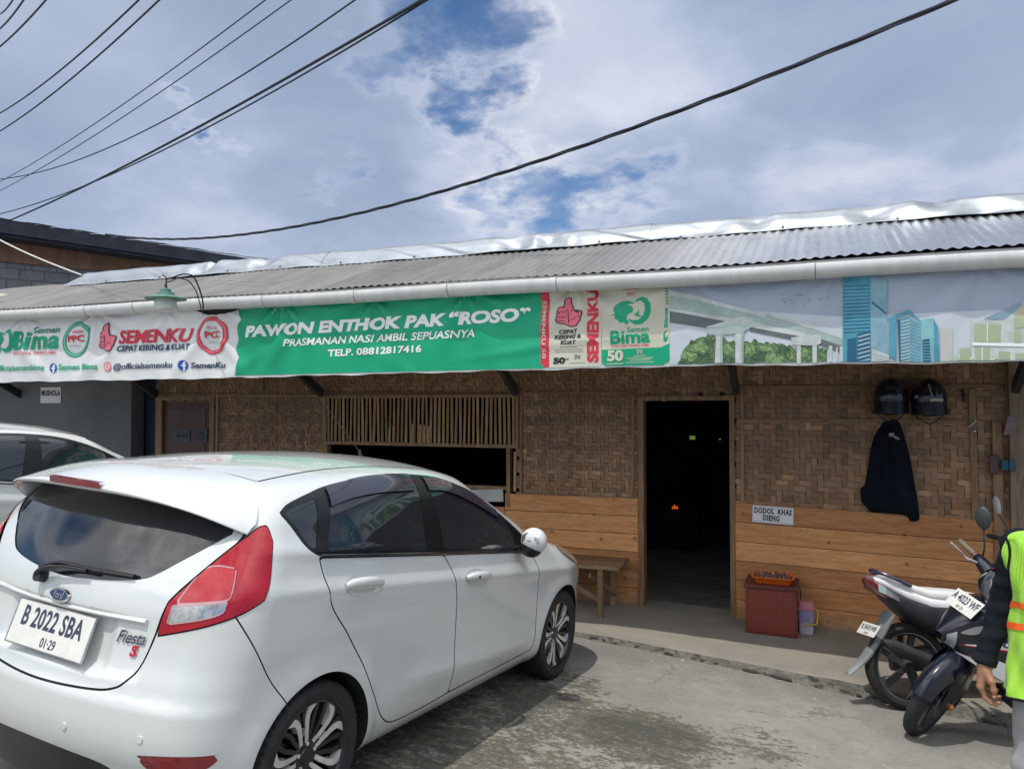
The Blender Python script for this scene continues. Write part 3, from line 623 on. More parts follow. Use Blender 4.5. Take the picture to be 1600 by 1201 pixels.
def smax(a, b, k):
    h = np.clip(k - np.abs(a - b), 0, None) / k
    return np.maximum(a, b) + h*h*k*0.25
def sstep(a, b, x):
    t = np.clip((x - a) / (b - a), 0, 1); return t*t*(3-2*t)
class CarShape:
    WB = 2.489
    def __init__(s, top=None, dz=0.0):
        top = top or [(-0.80,1.30),(-0.60,1.335),(-0.35,1.385),(0.0,1.428),(0.35,1.453),(0.75,1.462),(1.1,1.452),(1.42,1.415),(1.75,1.29),(2.05,1.135),(2.26,1.03),(2.40,0.985),(2.65,0.94),(2.95,0.86),(3.15,0.76),(3.26,0.66),(3.34,0.5),(3.5,0.3)]
        s.T = spl([a for a,b in top], [b for a,b in top])
        s.R = spl([0.1,0.22,0.34,0.42,0.50,0.58,0.66,0.74,0.84,0.90,0.95,1.02,1.15,1.28,1.40,1.6],
                  [-0.54,-0.585,-0.622,-0.640,-0.648,-0.645,-0.630,-0.610,-0.595,-0.590,-0.580,-0.555,-0.485,-0.405,-0.335,-0.25])
        s.Fr = spl([0.1,0.25,0.45,0.6,0.72,0.9],[3.22,3.28,3.31,3.29,3.22,3.0])
        s.LW = spl([0.1,0.19,0.25,0.33,0.45,0.58,0.70,0.80,0.90,1.0,1.3],[0.70,0.765,0.805,0.822,0.830,0.834,0.840,0.846,0.843,0.838,0.83])
        s.PL = spl([-0.8,-0.64,-0.5,-0.3,0.0,0.4,1.2,2.0,2.5,2.75,2.95,3.1,3.25,3.4],[-0.11,-0.066,-0.038,-0.012,0.003,0.004,0,0.0,0.0,-0.025,-0.075,-0.14,-0.22,-0.30])
        s.PG = spl([-0.8,-0.5,-0.2,0.3,1.0,1.6,2.1,2.6],[-0.10,-0.055,-0.02,-0.003,0,-0.006,-0.02,-0.05])
        s.dz = dz
    def belt(s, x): return 1.102 - 0.0905*np.clip(x, -0.7, 2.4)
    def S(s, x, z):
        b = s.belt(x); t = z - b
        low = s.LW(z)
        # shoulder: falls in from the widest line to the belt, then the glass leans in
        low = low - 0.034*sstep(-0.17, 0.0, t)
        up = 0.806 - 0.40*t - 0.22*t*np.abs(t)
        k = sstep(-0.03, 0.05, t)
        w = low*(1-k) + up*k
        w = w + s.PL(x) + s.PG(x)*sstep(-0.05, 0.1, t)
        # swage along the doors
        zl = 0.905 - 0.088*(x-0.7)
        w = w + 0.007*np.exp(-((z-zl)/0.03)**2)*sstep(-0.45,-0.1,x)*(1-sstep(2.6,2.95,x))
        zl2 = 0.36 + 0.05*(1.9-x)
        w = w + 0.010*np.exp(-((z-zl2)/0.06)**2)*sstep(0.35,0.8,x)*(1-sstep(1.8,2.1,x))
        for xc in (0.0, s.WB):
            r = np.hypot(x-xc, z-0.30)
            w = w + 0.020*np.exp(-((r-0.34)/0.075)**2)*sstep(0.05,0.3,z)*(1-sstep(0.62,0.8,z))
        return w
    def f(s, x, y, z):
        z = z - s.dz*sstep(0.9, 1.4, z) if s.dz else z
        a = np.abs(y)
        side = (a - s.S(x, z))*0.93
        xe = x + 0.20*a*a*sstep(1.2, 1.7, x)
        T = s.T(xe) - 0.055*(a/0.6)**2*(1-sstep(1.5,2.3,x)) - 0.05*(a/0.7)**2*sstep(1.9,2.4,x)
        top = (z - T)*np.where(x > 1.3, 0.80, 0.97)
        rr = s.R(z) + 0.20*a*a
        # plate recess under the grab ledge
        m = (1-sstep(0.27,0.34,a))*sstep(0.655,0.70,z)*(1-sstep(0.862,0.875,z))
        rr = rr + 0.022*m
        # ledge across the tailgate, and the bumper shelf
        rr = rr + 0.012*(1-sstep(0.872,0.886,z))*(1-sstep(0.45,0.50,a))*sstep(0.655,0.70,z)
        rr = rr - 0.012*(1-sstep(0.575,0.635,z))*sstep(0.30,0.45,z)
        rear = (rr - x)*0.90
        fr = x - (s.Fr(z) - 0.32*a*a)
        g = smax(side, top, 0.11)
        g = smax(g, rear, 0.15)
        g = smax(g, fr, 0.16)
        return smax(g, 0.17 - z, 0.05)
    def grad(s, P, e=1e-4):
        x, y, z = P.T
        return np.stack([s.f(x+e,y,z)-s.f(x-e,y,z), s.f(x,y+e,z)-s.f(x,y-e,z), s.f(x,y,z+e)-s.f(x,y,z-e)], 1)/(2*e)
    def project(s, P, n=4):
        for _ in range(n):
            g = s.grad(P); v = s.f(*P.T)
            P = P - g*(np.clip(v,-0.02,0.02)/np.maximum((g*g).sum(1), 1e-6))[:,None]
        return P
    def normals(s, P):
        g = s.grad(P, 1e-3); return g/np.linalg.norm(g, axis=1)[:,None]
    def mesh(s, h=0.02):
        ax = [np.arange(-0.80, 3.46, h), np.arange(-1.0+h/2, 1.0, h), np.arange(0.06, 1.66, h)]
        X, Y, Z = np.meshgrid(*ax, indexing='ij'); v = s.f(X, Y, Z)
        ins = v < 0
        n = [len(a) for a in ax]
        cnt = np.zeros([k-1 for k in n]); acc = np.zeros([k-1 for k in n]+[3])
        def cut(axis):
            sl0 = [slice(None)]*3; sl1 = [slice(None)]*3; sl0[axis] = slice(0,-1); sl1[axis] = slice(1,None)
            a, b = v[tuple(sl0)], v[tuple(sl1)]; c = (a < 0) != (b < 0)
            t = np.where(c, a/np.where(c, a-b, 1), 0); return c, t, (a < 0)
        quads = []
        idx = -np.ones([k-1 for k in n], int)
        store = {}
        for axis in range(3):
            c, t, sgn = cut(axis); store[axis] = (c, sgn)
            I = np.argwhere(c); tt = t[c]
            p = np.stack([ax[d][I[:,d]] for d in range(3)], 1); p[:,axis] += tt*h
            o = [d for d in range(3) if d != axis]
            for da in (0,-1):
                for db in (0,-1):
                    J = I.copy(); J[:,o[0]] += da; J[:,o[1]] += db
                    ok = (J >= 0).all(1) & (J[:,0] < n[0]-1) & (J[:,1] < n[1]-1) & (J[:,2] < n[2]-1)
                    np.add.at(cnt, tuple(J[ok].T), 1); np.add.at(acc, tuple(J[ok].T), p[ok])
        act = np.argwhere(cnt > 0); idx[tuple(act.T)] = np.arange(len(act))
        V = acc[tuple(act.T)]/cnt[tuple(act.T)][:,None]
        Q = []
        for axis in range(3):
            c, sgn = store[axis]; I = np.argwhere(c); sg = sgn[c]
            o = [(axis+1)%3, (axis+2)%3]; q = []
            for da, db in ((0,0),(-1,0),(-1,-1),(0,-1)):
                J = I.copy(); J[:,o[0]] += da; J[:,o[1]] += db; q.append(idx[tuple(J.T)])
            q = np.stack(q, 1); q[~sg] = q[~sg][:, ::-1]
            Q.append(q)
        Q = np.concatenate(Q)
        V = s.project(V, 5)
        # relax along the surface so the facets are even, then back onto it
        return V, np.concatenate([Q[:, [0,1,2]], Q[:, [0,2,3]]])
def sd_poly(P, poly):
    poly = np.asarray(poly, float); A = poly; B = np.roll(poly, -1, 0)
    d2 = np.full(len(P), 1e9); ins = np.zeros(len(P), bool)
    for a, b in zip(A, B):
        ab = b - a; ap = P - a
        t = np.clip((ap@ab)/max(ab@ab, 1e-12), 0, 1)
        q = ap - t[:,None]*ab; d2 = np.minimum(d2, (q*q).sum(1))
        c = ((a[1] > P[:,1]) != (b[1] > P[:,1]))
        with np.errstate(divide='ignore', invalid='ignore'):
            xx = (b[0]-a[0])*(P[:,1]-a[1])/(b[1]-a[1]) + a[0]
        ins ^= c & (P[:,0] < xx)
    return np.sqrt(d2)*np.where(ins, -1, 1)
def sd_line(P, line):
    line = np.asarray(line, float); d2 = np.full(len(P), 1e9)
    for a, b in zip(line[:-1], line[1:]):
        ab = b - a; ap = P - a
        t = np.clip((ap@ab)/max(ab@ab, 1e-12), 0, 1)
        q = ap - t[:,None]*ab; d2 = np.minimum(d2, (q*q).sum(1))
    return np.sqrt(d2)
def curve(pts, closed=True, n=6):
    """Catmull-Rom through pts; a point given as (x, y, 1) stays a sharp corner."""
    out = []; N = len(pts)
    p = [np.array(q[:2], float) for q in pts]; sh = [len(q) > 2 for q in pts]
    for i in range(N if closed else N-1):
        p1, p2 = p[i], p[(i+1) % N]
        p0 = p[i-1] if (closed or i > 0) else p1
        p3 = p[(i+2) % N] if (closed or i+2 < N) else p2
        m1 = (p2-p1) if sh[i] else (p2-p0)*0.5
        m2 = (p2-p1) if sh[(i+1) % N] else (p3-p1)*0.5
        for k in range(n):
            t = k/n; t2 = t*t; t3 = t2*t
            out.append((2*t3-3*t2+1)*p1+(t3-2*t2+t)*m1+(-2*t3+3*t2)*p2+(t3-t2)*m2)
    if not closed: out.append(p[-1])
    return np.array(out)
class Cutter:
    """One triangle soup with shared vertices, cut along curves into labelled regions."""
    def __init__(s, shape, V, T): s.sh = shape; s.V = V; s.T = T; s.L = np.zeros(len(T), int)
    def cut(s, g, new, only=None):
        """triangles with g < 0 (cut exactly along g = 0) and label in only get label new."""
        v = g(s.V); v = np.where(np.abs(v) < 1e-5, 1e-5, v)
        cand = np.ones(len(s.T), bool) if only is None else np.isin(s.L, only)
        neg = v[s.T] < 0; c = neg.sum(1)
        s.L[cand & (c == 3)] = new
        mix = cand & (c > 0) & (c < 3)
        if not mix.any(): return
        T = s.T[mix]; L = s.L[mix]; n3 = neg[mix]; c3 = c[mix]
        lone = np.where(c3 == 1, n3.argmax(1), (~n3).argmax(1))
        r = np.arange(len(T)); a = T[r, lone]; b = T[r, (lone+1) % 3]; d = T[r, (lone+2) % 3]
        def key(p, q): return np.minimum(p, q)*np.int64(10**8) + np.maximum(p, q)
        ks = np.concatenate([key(a, b), key(a, d)]); u, inv = np.unique(ks, return_inverse=True)
        p = (u // 10**8).astype(int); q = (u % 10**8).astype(int)
        t = v[p]/(v[p]-v[q]); N = s.V[p] + t[:,None]*(s.V[q]-s.V[p])
        base = len(s.V); s.V = np.concatenate([s.V, N])
        m1 = base + inv[:len(T)]; m2 = base + inv[len(T):]
        la = np.where(c3 == 1, new, L); lb = np.where(c3 == 1, L, new)
        # triangles next door that are not candidates keep a T-junction of no visible width
        s.T = np.concatenate([s.T[~mix], np.stack([a,m1,m2],1), np.stack([m1,b,d],1), np.stack([m1,d,m2],1)])
        s.L = np.concatenate([s.L[~mix], la, lb, lb])
    def get(s, lab, fn=None):
        T = s.T[s.L == lab]
        if fn is not None and len(T): T = T[fn(s.V[T].mean(1))]
        if not len(T): return np.zeros((0,3)), np.zeros((0,3), int)
        u, inv = np.unique(T, return_inverse=True)
        return s.V[u], inv.reshape(-1, 3)
# ---------------------------------------------------------------- the banner print, in metres along (X) and up (Z) the cloth
BAN_TEXT=[('Bima',(-8.087,2.482),(-7.405,2.481),0.198,'green',0.028,0.12),
('Semen',(-7.761,2.648),(-7.408,2.649),0.068,'dkgreen',0.015,0.2),
('KUAT DAN TAHAN LAMA',(-8.089,2.428),(-7.435,2.425),0.032,'red',0.01,0.1),
('PPC',(-7.271,2.544),(-7.069,2.546),0.066,'red',0.03,0.0),
('@officialsemenbima',(-8.465,2.259),(-7.604,2.258),0.062,'green',0.02,0.1),
('Semen Bima',(-7.404,2.254),(-6.861,2.253),0.062,'green',0.02,0.1),
('SEMENKU',(-6.586,2.506),(-5.62,2.499),0.133,'red',0.035,0.2),
('CEPAT KERING & KUAT',(-6.596,2.429),(-5.637,2.423),0.059,'navy',0.03,0.15),
('PCC',(-5.456,2.527),(-5.259,2.524),0.064,'red',0.03,0),
('MAX 100%',(-5.428,2.615),(-5.306,2.606),0.024,'red',0.0,0),
('@officialsemenku',(-6.649,2.247),(-5.861,2.253),0.059,'navy',0.02,0.12),
('SemenKu',(-5.631,2.242),(-5.21,2.239),0.055,'navy',0.03,0.15),
('PAWON ENTHOK PAK “ROSO”',(-4.978,2.516),(-2.15,2.562),0.107,'white',0.05,0.15),
('PRASMANAN NASI AMBIL SEPUASNYA',(-4.531,2.42),(-2.632,2.446),0.065,'white',0.02,0.2),
('TELP. 08812817416',(-4.055,2.317),(-3.129,2.335),0.061,'white',0.03,0.05),
('CEPAT',(-1.914,2.448),(-1.756,2.45),0.033,'black',0.04,0.15),
('KERING &',(-1.947,2.406),(-1.726,2.41),0.033,'black',0.04,0.15),
('KUAT',(-1.899,2.364),(-1.767,2.364),0.032,'black',0.04,0.15),
('50',(-1.96,2.211),(-1.861,2.214),0.05,'black',0.06,0),
('kg',(-1.859,2.24),(-1.829,2.243),0.017,'black',0.02,0),
('SNI',(-1.785,2.247),(-1.737,2.248),0.035,'black',0.0,0),
('PPC',(-1.361,2.715),(-1.292,2.716),0.03,'red',0.0,0),
('Semen',(-1.363,2.438),(-1.198,2.445),0.041,'green',0.02,0),
('Bima',(-1.496,2.353),(-1.186,2.358),0.104,'green',0.035,0),
('KUAT DAN TAHAN LAMA',(-1.487,2.329),(-1.194,2.331),0.02,'red',0.01,0),
('50',(-1.521,2.223),(-1.393,2.224),0.085,'cream',0.05,0),
('kg berat bersih',(-1.524,2.196),(-1.396,2.198),0.019,'cream',0.01,0),
('SNI',(-1.289,2.275),(-1.247,2.275),0.035,'cream',0.01,0)]
BAN_VTEXT=[('SEMENKU',(-1.59,2.218),(-1.582,2.784),0.092,'red',0.05,False),('SEMENKU 50',(-2.042,2.718),(-2.037,2.258),0.031,'cream',0.02,True),('Bima',(-1.054,2.467),(-1.049,2.619),0.029,'green',0.04,False)]
BAN_POLY=[('green',[(-5.074,2.805),(-5.058,2.732),(-5.027,2.683),(-5.072,2.637),(-5.086,2.565),(-5.07,2.504),(-5.099,2.415),(-5.053,2.335),(-5.075,2.264),(-5.089,2.174),(-5.103,2.084),(-3.495,2.068),(-2.03,2.053),(-2.034,2.92),(-3.5,2.955)],0,'green_field'),
('cream',[(-2.051,2.828),(-1.992,2.825),(-1.566,2.801),(-1.57,2.176),(-1.993,2.182),(-2.052,2.196),(-2.063,2.238),(-2.06,2.589)],1,'bag'),
('red',[(-2.059,2.828),(-1.99,2.824),(-1.993,2.186),(-2.033,2.187),(-2.063,2.217),(-2.063,2.519)],2,'strip'),
('cream',[(-1.566,2.801),(-1.031,2.784),(-1.041,2.223),(-1.094,2.178),(-1.535,2.174),(-1.564,2.207)],2,'bag'),
('green',[(-1.565,2.314),(-1.106,2.32),(-1.04,2.348),(-1.041,2.223),(-1.094,2.181),(-1.535,2.175),(-1.562,2.21)],3,'bag_foot'),
('dark',[(-1.806,2.734),(-1.846,2.729),(-1.864,2.706),(-1.868,2.661),(-1.908,2.663),(-1.926,2.632),(-1.93,2.583),(-1.941,2.556),(-1.93,2.535),(-1.861,2.521),(-1.843,2.51),(-1.81,2.499),(-1.767,2.504),(-1.731,2.548),(-1.713,2.612),(-1.724,2.627),(-1.785,2.636),(-1.799,2.668),(-1.806,2.693)],4,'thumb_outline'),
('pink',[(-1.813,2.726),(-1.84,2.722),(-1.855,2.702),(-1.859,2.657),(-1.904,2.654),(-1.917,2.628),(-1.922,2.583),(-1.932,2.556),(-1.923,2.541),(-1.861,2.528),(-1.839,2.517),(-1.81,2.507),(-1.771,2.512),(-1.74,2.551),(-1.724,2.613),(-1.731,2.619),(-1.79,2.626),(-1.807,2.661),(-1.815,2.69)],5,'thumb'),
('dark',[(-1.915,2.621),(-1.846,2.625),(-1.846,2.621),(-1.915,2.617)],6,'thumb_line'),
('dark',[(-1.922,2.583),(-1.853,2.582),(-1.853,2.577),(-1.922,2.579)],6,'thumb_line'),
('dark',[(-1.925,2.555),(-1.857,2.549),(-1.857,2.545),(-1.925,2.551)],6,'thumb_line'),
('dark',[(-1.842,2.628),(-1.831,2.628),(-1.83,2.531),(-1.839,2.53)],6,'thumb_line'),
('dark',[(-1.824,2.558),(-1.767,2.577),(-1.765,2.572),(-1.823,2.553)],6,'thumb_line'),
('dark',[(-6.723,2.727),(-6.767,2.72),(-6.787,2.69),(-6.789,2.633),(-6.834,2.635),(-6.854,2.596),(-6.856,2.535),(-6.868,2.5),(-6.855,2.473),(-6.778,2.458),(-6.758,2.444),(-6.721,2.43),(-6.673,2.438),(-6.634,2.493),(-6.616,2.575),(-6.628,2.593),(-6.696,2.604),(-6.713,2.644),(-6.722,2.675)],4,'thumb_outline'),
('pink',[(-6.731,2.717),(-6.76,2.711),(-6.776,2.686),(-6.78,2.629),(-6.83,2.624),(-6.844,2.591),(-6.847,2.534),(-6.858,2.5),(-6.847,2.482),(-6.778,2.467),(-6.754,2.453),(-6.721,2.441),(-6.678,2.447),(-6.644,2.498),(-6.628,2.576),(-6.636,2.583),(-6.702,2.591),(-6.722,2.635),(-6.732,2.671)],5,'thumb'),
('dark',[(-6.841,2.583),(-6.764,2.589),(-6.764,2.584),(-6.841,2.577)],6,'thumb_line'),
('dark',[(-6.848,2.534),(-6.771,2.534),(-6.771,2.529),(-6.848,2.529)],6,'thumb_line'),
('dark',[(-6.85,2.499),(-6.775,2.493),(-6.775,2.488),(-6.85,2.494)],6,'thumb_line'),
('dark',[(-6.76,2.593),(-6.748,2.593),(-6.744,2.47),(-6.754,2.469)],6,'thumb_line'),
('dark',[(-6.739,2.505),(-6.675,2.529),(-6.673,2.524),(-6.737,2.498)],6,'thumb_line'),
('green',[(-6.974,2.564),(-6.978,2.543),(-6.984,2.523),(-6.993,2.504),(-7.004,2.485),(-7.016,2.468),(-7.031,2.451),(-7.047,2.436),(-7.064,2.423),(-7.083,2.412),(-7.103,2.402),(-7.124,2.395),(-7.145,2.39),(-7.166,2.387),(-7.187,2.386),(-7.208,2.388),(-7.229,2.391),(-7.248,2.398),(-7.267,2.406),(-7.284,2.417),(-7.3,2.429),(-7.314,2.443),(-7.326,2.459),(-7.336,2.476),(-7.344,2.495),(-7.349,2.514),(-7.352,2.534),(-7.353,2.555),(-7.351,2.576),(-7.299,2.574),(-7.3,2.557),(-7.3,2.541),(-7.298,2.525),(-7.294,2.51),(-7.289,2.495),(-7.282,2.481),(-7.273,2.469),(-7.263,2.457),(-7.252,2.447),(-7.24,2.439),(-7.226,2.432),(-7.212,2.428),(-7.197,2.424),(-7.182,2.423),(-7.166,2.424),(-7.151,2.426),(-7.135,2.43),(-7.12,2.436),(-7.106,2.444),(-7.092,2.453),(-7.079,2.463),(-7.067,2.475),(-7.056,2.488),(-7.047,2.503),(-7.039,2.517),(-7.032,2.533),(-7.028,2.549),(-7.024,2.565)],1,'ring'),
('green',[(-7.351,2.576),(-7.347,2.596),(-7.34,2.617),(-7.331,2.636),(-7.32,2.655),(-7.307,2.673),(-7.292,2.689),(-7.276,2.704),(-7.258,2.718),(-7.239,2.729),(-7.219,2.738),(-7.198,2.745),(-7.177,2.75),(-7.155,2.753),(-7.134,2.753),(-7.113,2.751),(-7.093,2.747),(-7.074,2.74),(-7.055,2.732),(-7.039,2.721),(-7.023,2.709),(-7.01,2.694),(-6.998,2.679),(-6.988,2.662),(-6.981,2.643),(-6.975,2.624),(-6.973,2.604),(-6.972,2.584),(-6.974,2.564),(-7.024,2.565),(-7.023,2.582),(-7.023,2.598),(-7.025,2.614),(-7.029,2.629),(-7.034,2.643),(-7.041,2.657),(-7.049,2.67),(-7.059,2.681),(-7.07,2.691),(-7.082,2.699),(-7.096,2.706),(-7.11,2.711),(-7.124,2.714),(-7.14,2.716),(-7.155,2.716),(-7.171,2.713),(-7.186,2.709),(-7.201,2.704),(-7.216,2.696),(-7.23,2.687),(-7.243,2.677),(-7.255,2.665),(-7.266,2.652),(-7.276,2.637),(-7.284,2.622),(-7.29,2.607),(-7.295,2.59),(-7.299,2.574)],1,'ring'),
('mint',[(-6.993,2.564),(-6.997,2.546),(-7.002,2.527),(-7.01,2.51),(-7.02,2.492),(-7.031,2.476),(-7.044,2.461),(-7.059,2.448),(-7.075,2.436),(-7.092,2.425),(-7.109,2.416),(-7.128,2.41),(-7.147,2.405),(-7.166,2.402),(-7.185,2.402),(-7.204,2.403),(-7.222,2.407),(-7.24,2.412),(-7.256,2.42),(-7.272,2.43),(-7.286,2.441),(-7.298,2.454),(-7.309,2.468),(-7.318,2.484),(-7.325,2.501),(-7.33,2.519),(-7.332,2.537),(-7.333,2.556),(-7.331,2.575),(-7.315,2.574),(-7.316,2.557),(-7.316,2.539),(-7.314,2.522),(-7.309,2.506),(-7.303,2.49),(-7.295,2.475),(-7.286,2.462),(-7.274,2.45),(-7.262,2.439),(-7.248,2.43),(-7.233,2.423),(-7.217,2.418),(-7.2,2.415),(-7.183,2.413),(-7.166,2.414),(-7.149,2.416),(-7.132,2.421),(-7.115,2.427),(-7.099,2.435),(-7.083,2.445),(-7.069,2.456),(-7.056,2.469),(-7.044,2.483),(-7.033,2.498),(-7.024,2.514),(-7.017,2.53),(-7.012,2.547),(-7.009,2.565)],2,'ring'),
('mint',[(-7.331,2.575),(-7.327,2.594),(-7.321,2.612),(-7.313,2.63),(-7.303,2.648),(-7.292,2.664),(-7.278,2.679),(-7.264,2.693),(-7.248,2.705),(-7.23,2.715),(-7.212,2.724),(-7.194,2.73),(-7.175,2.735),(-7.156,2.737),(-7.136,2.737),(-7.118,2.736),(-7.1,2.732),(-7.082,2.726),(-7.066,2.718),(-7.051,2.708),(-7.037,2.697),(-7.025,2.684),(-7.014,2.67),(-7.006,2.654),(-6.999,2.637),(-6.994,2.62),(-6.992,2.602),(-6.991,2.583),(-6.993,2.564),(-7.009,2.565),(-7.007,2.582),(-7.007,2.6),(-7.01,2.616),(-7.014,2.633),(-7.02,2.648),(-7.028,2.663),(-7.037,2.676),(-7.048,2.688),(-7.06,2.699),(-7.074,2.708),(-7.089,2.715),(-7.105,2.721),(-7.121,2.724),(-7.138,2.726),(-7.155,2.726),(-7.173,2.723),(-7.19,2.719),(-7.207,2.713),(-7.223,2.705),(-7.239,2.695),(-7.253,2.684),(-7.267,2.671),(-7.279,2.657),(-7.29,2.642),(-7.299,2.626),(-7.306,2.609),(-7.311,2.592),(-7.315,2.574)],2,'ring'),
('red',[(-5.183,2.543),(-5.181,2.522),(-5.184,2.502),(-5.191,2.484),(-5.202,2.467),(-5.213,2.451),(-5.224,2.435),(-5.236,2.419),(-5.249,2.404),(-5.266,2.392),(-5.285,2.384),(-5.306,2.38),(-5.326,2.377),(-5.346,2.373),(-5.367,2.37),(-5.388,2.369),(-5.409,2.372),(-5.429,2.38),(-5.448,2.391),(-5.465,2.403),(-5.483,2.414),(-5.501,2.426),(-5.517,2.44),(-5.531,2.456),(-5.54,2.475),(-5.545,2.495),(-5.549,2.515),(-5.554,2.535),(-5.558,2.555),(-5.511,2.553),(-5.508,2.537),(-5.505,2.522),(-5.501,2.506),(-5.497,2.49),(-5.491,2.475),(-5.481,2.462),(-5.468,2.451),(-5.455,2.442),(-5.441,2.433),(-5.428,2.423),(-5.414,2.415),(-5.399,2.408),(-5.383,2.406),(-5.367,2.407),(-5.352,2.409),(-5.336,2.412),(-5.321,2.415),(-5.306,2.418),(-5.291,2.424),(-5.279,2.433),(-5.268,2.445),(-5.26,2.458),(-5.252,2.471),(-5.243,2.484),(-5.235,2.497),(-5.229,2.512),(-5.227,2.528),(-5.229,2.544)],1,'ring'),
('red',[(-5.558,2.555),(-5.56,2.575),(-5.558,2.596),(-5.55,2.615),(-5.539,2.632),(-5.527,2.648),(-5.516,2.664),(-5.504,2.68),(-5.49,2.695),(-5.473,2.707),(-5.454,2.715),(-5.433,2.719),(-5.412,2.721),(-5.392,2.724),(-5.371,2.728),(-5.35,2.728),(-5.329,2.725),(-5.309,2.716),(-5.291,2.705),(-5.274,2.693),(-5.256,2.682),(-5.239,2.67),(-5.223,2.656),(-5.21,2.64),(-5.201,2.621),(-5.196,2.601),(-5.192,2.581),(-5.188,2.562),(-5.183,2.543),(-5.229,2.544),(-5.232,2.56),(-5.235,2.575),(-5.238,2.591),(-5.242,2.606),(-5.249,2.621),(-5.259,2.634),(-5.271,2.645),(-5.284,2.655),(-5.297,2.664),(-5.31,2.673),(-5.324,2.682),(-5.339,2.689),(-5.355,2.691),(-5.371,2.691),(-5.386,2.688),(-5.402,2.686),(-5.417,2.683),(-5.433,2.68),(-5.448,2.674),(-5.46,2.665),(-5.471,2.653),(-5.48,2.64),(-5.488,2.627),(-5.497,2.614),(-5.505,2.601),(-5.511,2.586),(-5.513,2.57),(-5.511,2.553)],1,'ring'),
('pink',[(-5.199,2.543),(-5.197,2.524),(-5.2,2.506),(-5.207,2.489),(-5.216,2.473),(-5.227,2.459),(-5.237,2.444),(-5.247,2.429),(-5.259,2.415),(-5.275,2.404),(-5.292,2.397),(-5.311,2.393),(-5.33,2.39),(-5.348,2.387),(-5.367,2.384),(-5.386,2.383),(-5.406,2.386),(-5.424,2.393),(-5.441,2.403),(-5.457,2.414),(-5.473,2.425),(-5.489,2.435),(-5.505,2.448),(-5.517,2.463),(-5.525,2.481),(-5.53,2.5),(-5.534,2.518),(-5.538,2.536),(-5.542,2.554),(-5.525,2.554),(-5.522,2.537),(-5.518,2.52),(-5.515,2.503),(-5.51,2.486),(-5.503,2.47),(-5.492,2.456),(-5.478,2.444),(-5.463,2.434),(-5.449,2.425),(-5.434,2.415),(-5.419,2.405),(-5.402,2.398),(-5.385,2.396),(-5.367,2.397),(-5.35,2.399),(-5.333,2.402),(-5.317,2.405),(-5.3,2.409),(-5.284,2.415),(-5.27,2.425),(-5.259,2.438),(-5.249,2.452),(-5.24,2.466),(-5.231,2.479),(-5.222,2.493),(-5.216,2.509),(-5.213,2.526),(-5.215,2.544)],2,'ring'),
('pink',[(-5.542,2.554),(-5.544,2.573),(-5.541,2.592),(-5.534,2.609),(-5.524,2.625),(-5.513,2.64),(-5.503,2.655),(-5.493,2.67),(-5.48,2.684),(-5.464,2.695),(-5.446,2.702),(-5.427,2.705),(-5.409,2.708),(-5.39,2.711),(-5.371,2.714),(-5.352,2.714),(-5.332,2.711),(-5.314,2.703),(-5.298,2.693),(-5.282,2.682),(-5.266,2.672),(-5.25,2.661),(-5.235,2.648),(-5.223,2.633),(-5.215,2.615),(-5.211,2.597),(-5.207,2.579),(-5.203,2.561),(-5.199,2.543),(-5.215,2.544),(-5.219,2.56),(-5.222,2.577),(-5.226,2.593),(-5.23,2.61),(-5.237,2.626),(-5.248,2.64),(-5.261,2.652),(-5.276,2.662),(-5.29,2.672),(-5.304,2.682),(-5.319,2.692),(-5.336,2.699),(-5.353,2.702),(-5.371,2.701),(-5.388,2.698),(-5.405,2.696),(-5.422,2.693),(-5.439,2.69),(-5.455,2.683),(-5.469,2.673),(-5.481,2.661),(-5.49,2.647),(-5.5,2.633),(-5.509,2.619),(-5.519,2.605),(-5.525,2.589),(-5.527,2.571),(-5.525,2.554)],2,'ring'),
('pink',[(-7.212,2.656),(-7.083,2.658),(-7.083,2.64),(-7.211,2.636)],1,'bar'),
('fb',[(-7.425,2.277),(-7.426,2.265),(-7.431,2.253),(-7.439,2.243),(-7.45,2.235),(-7.462,2.231),(-7.475,2.229),(-7.489,2.231),(-7.501,2.236),(-7.512,2.244),(-7.521,2.254),(-7.526,2.266),(-7.528,2.279),(-7.527,2.292),(-7.522,2.303),(-7.514,2.313),(-7.503,2.321),(-7.491,2.326),(-7.477,2.327),(-7.464,2.325),(-7.451,2.32),(-7.441,2.312),(-7.432,2.302),(-7.427,2.29)],1,'disc'),
('fb',[(-5.661,2.27),(-5.663,2.258),(-5.669,2.246),(-5.678,2.235),(-5.691,2.228),(-5.705,2.223),(-5.721,2.221),(-5.737,2.223),(-5.752,2.229),(-5.764,2.237),(-5.774,2.247),(-5.781,2.26),(-5.783,2.273),(-5.781,2.286),(-5.775,2.298),(-5.765,2.308),(-5.753,2.316),(-5.738,2.321),(-5.722,2.322),(-5.707,2.32),(-5.692,2.315),(-5.679,2.306),(-5.669,2.296),(-5.663,2.283)],1,'disc'),
('white',[(-7.481,2.23),(-7.482,2.268),(-7.502,2.268),(-7.502,2.284),(-7.482,2.283),(-7.483,2.298),(-7.473,2.31),(-7.45,2.313),(-7.45,2.298),(-7.461,2.296),(-7.461,2.283),(-7.446,2.284),(-7.449,2.269),(-7.461,2.269),(-7.46,2.23)],2,'f'),
('white',[(-5.717,2.222),(-5.718,2.262),(-5.738,2.263),(-5.739,2.279),(-5.718,2.279),(-5.718,2.295),(-5.707,2.306),(-5.683,2.305),(-5.683,2.29),(-5.694,2.289),(-5.697,2.279),(-5.68,2.278),(-5.685,2.262),(-5.696,2.262),(-5.696,2.222)],2,'f'),
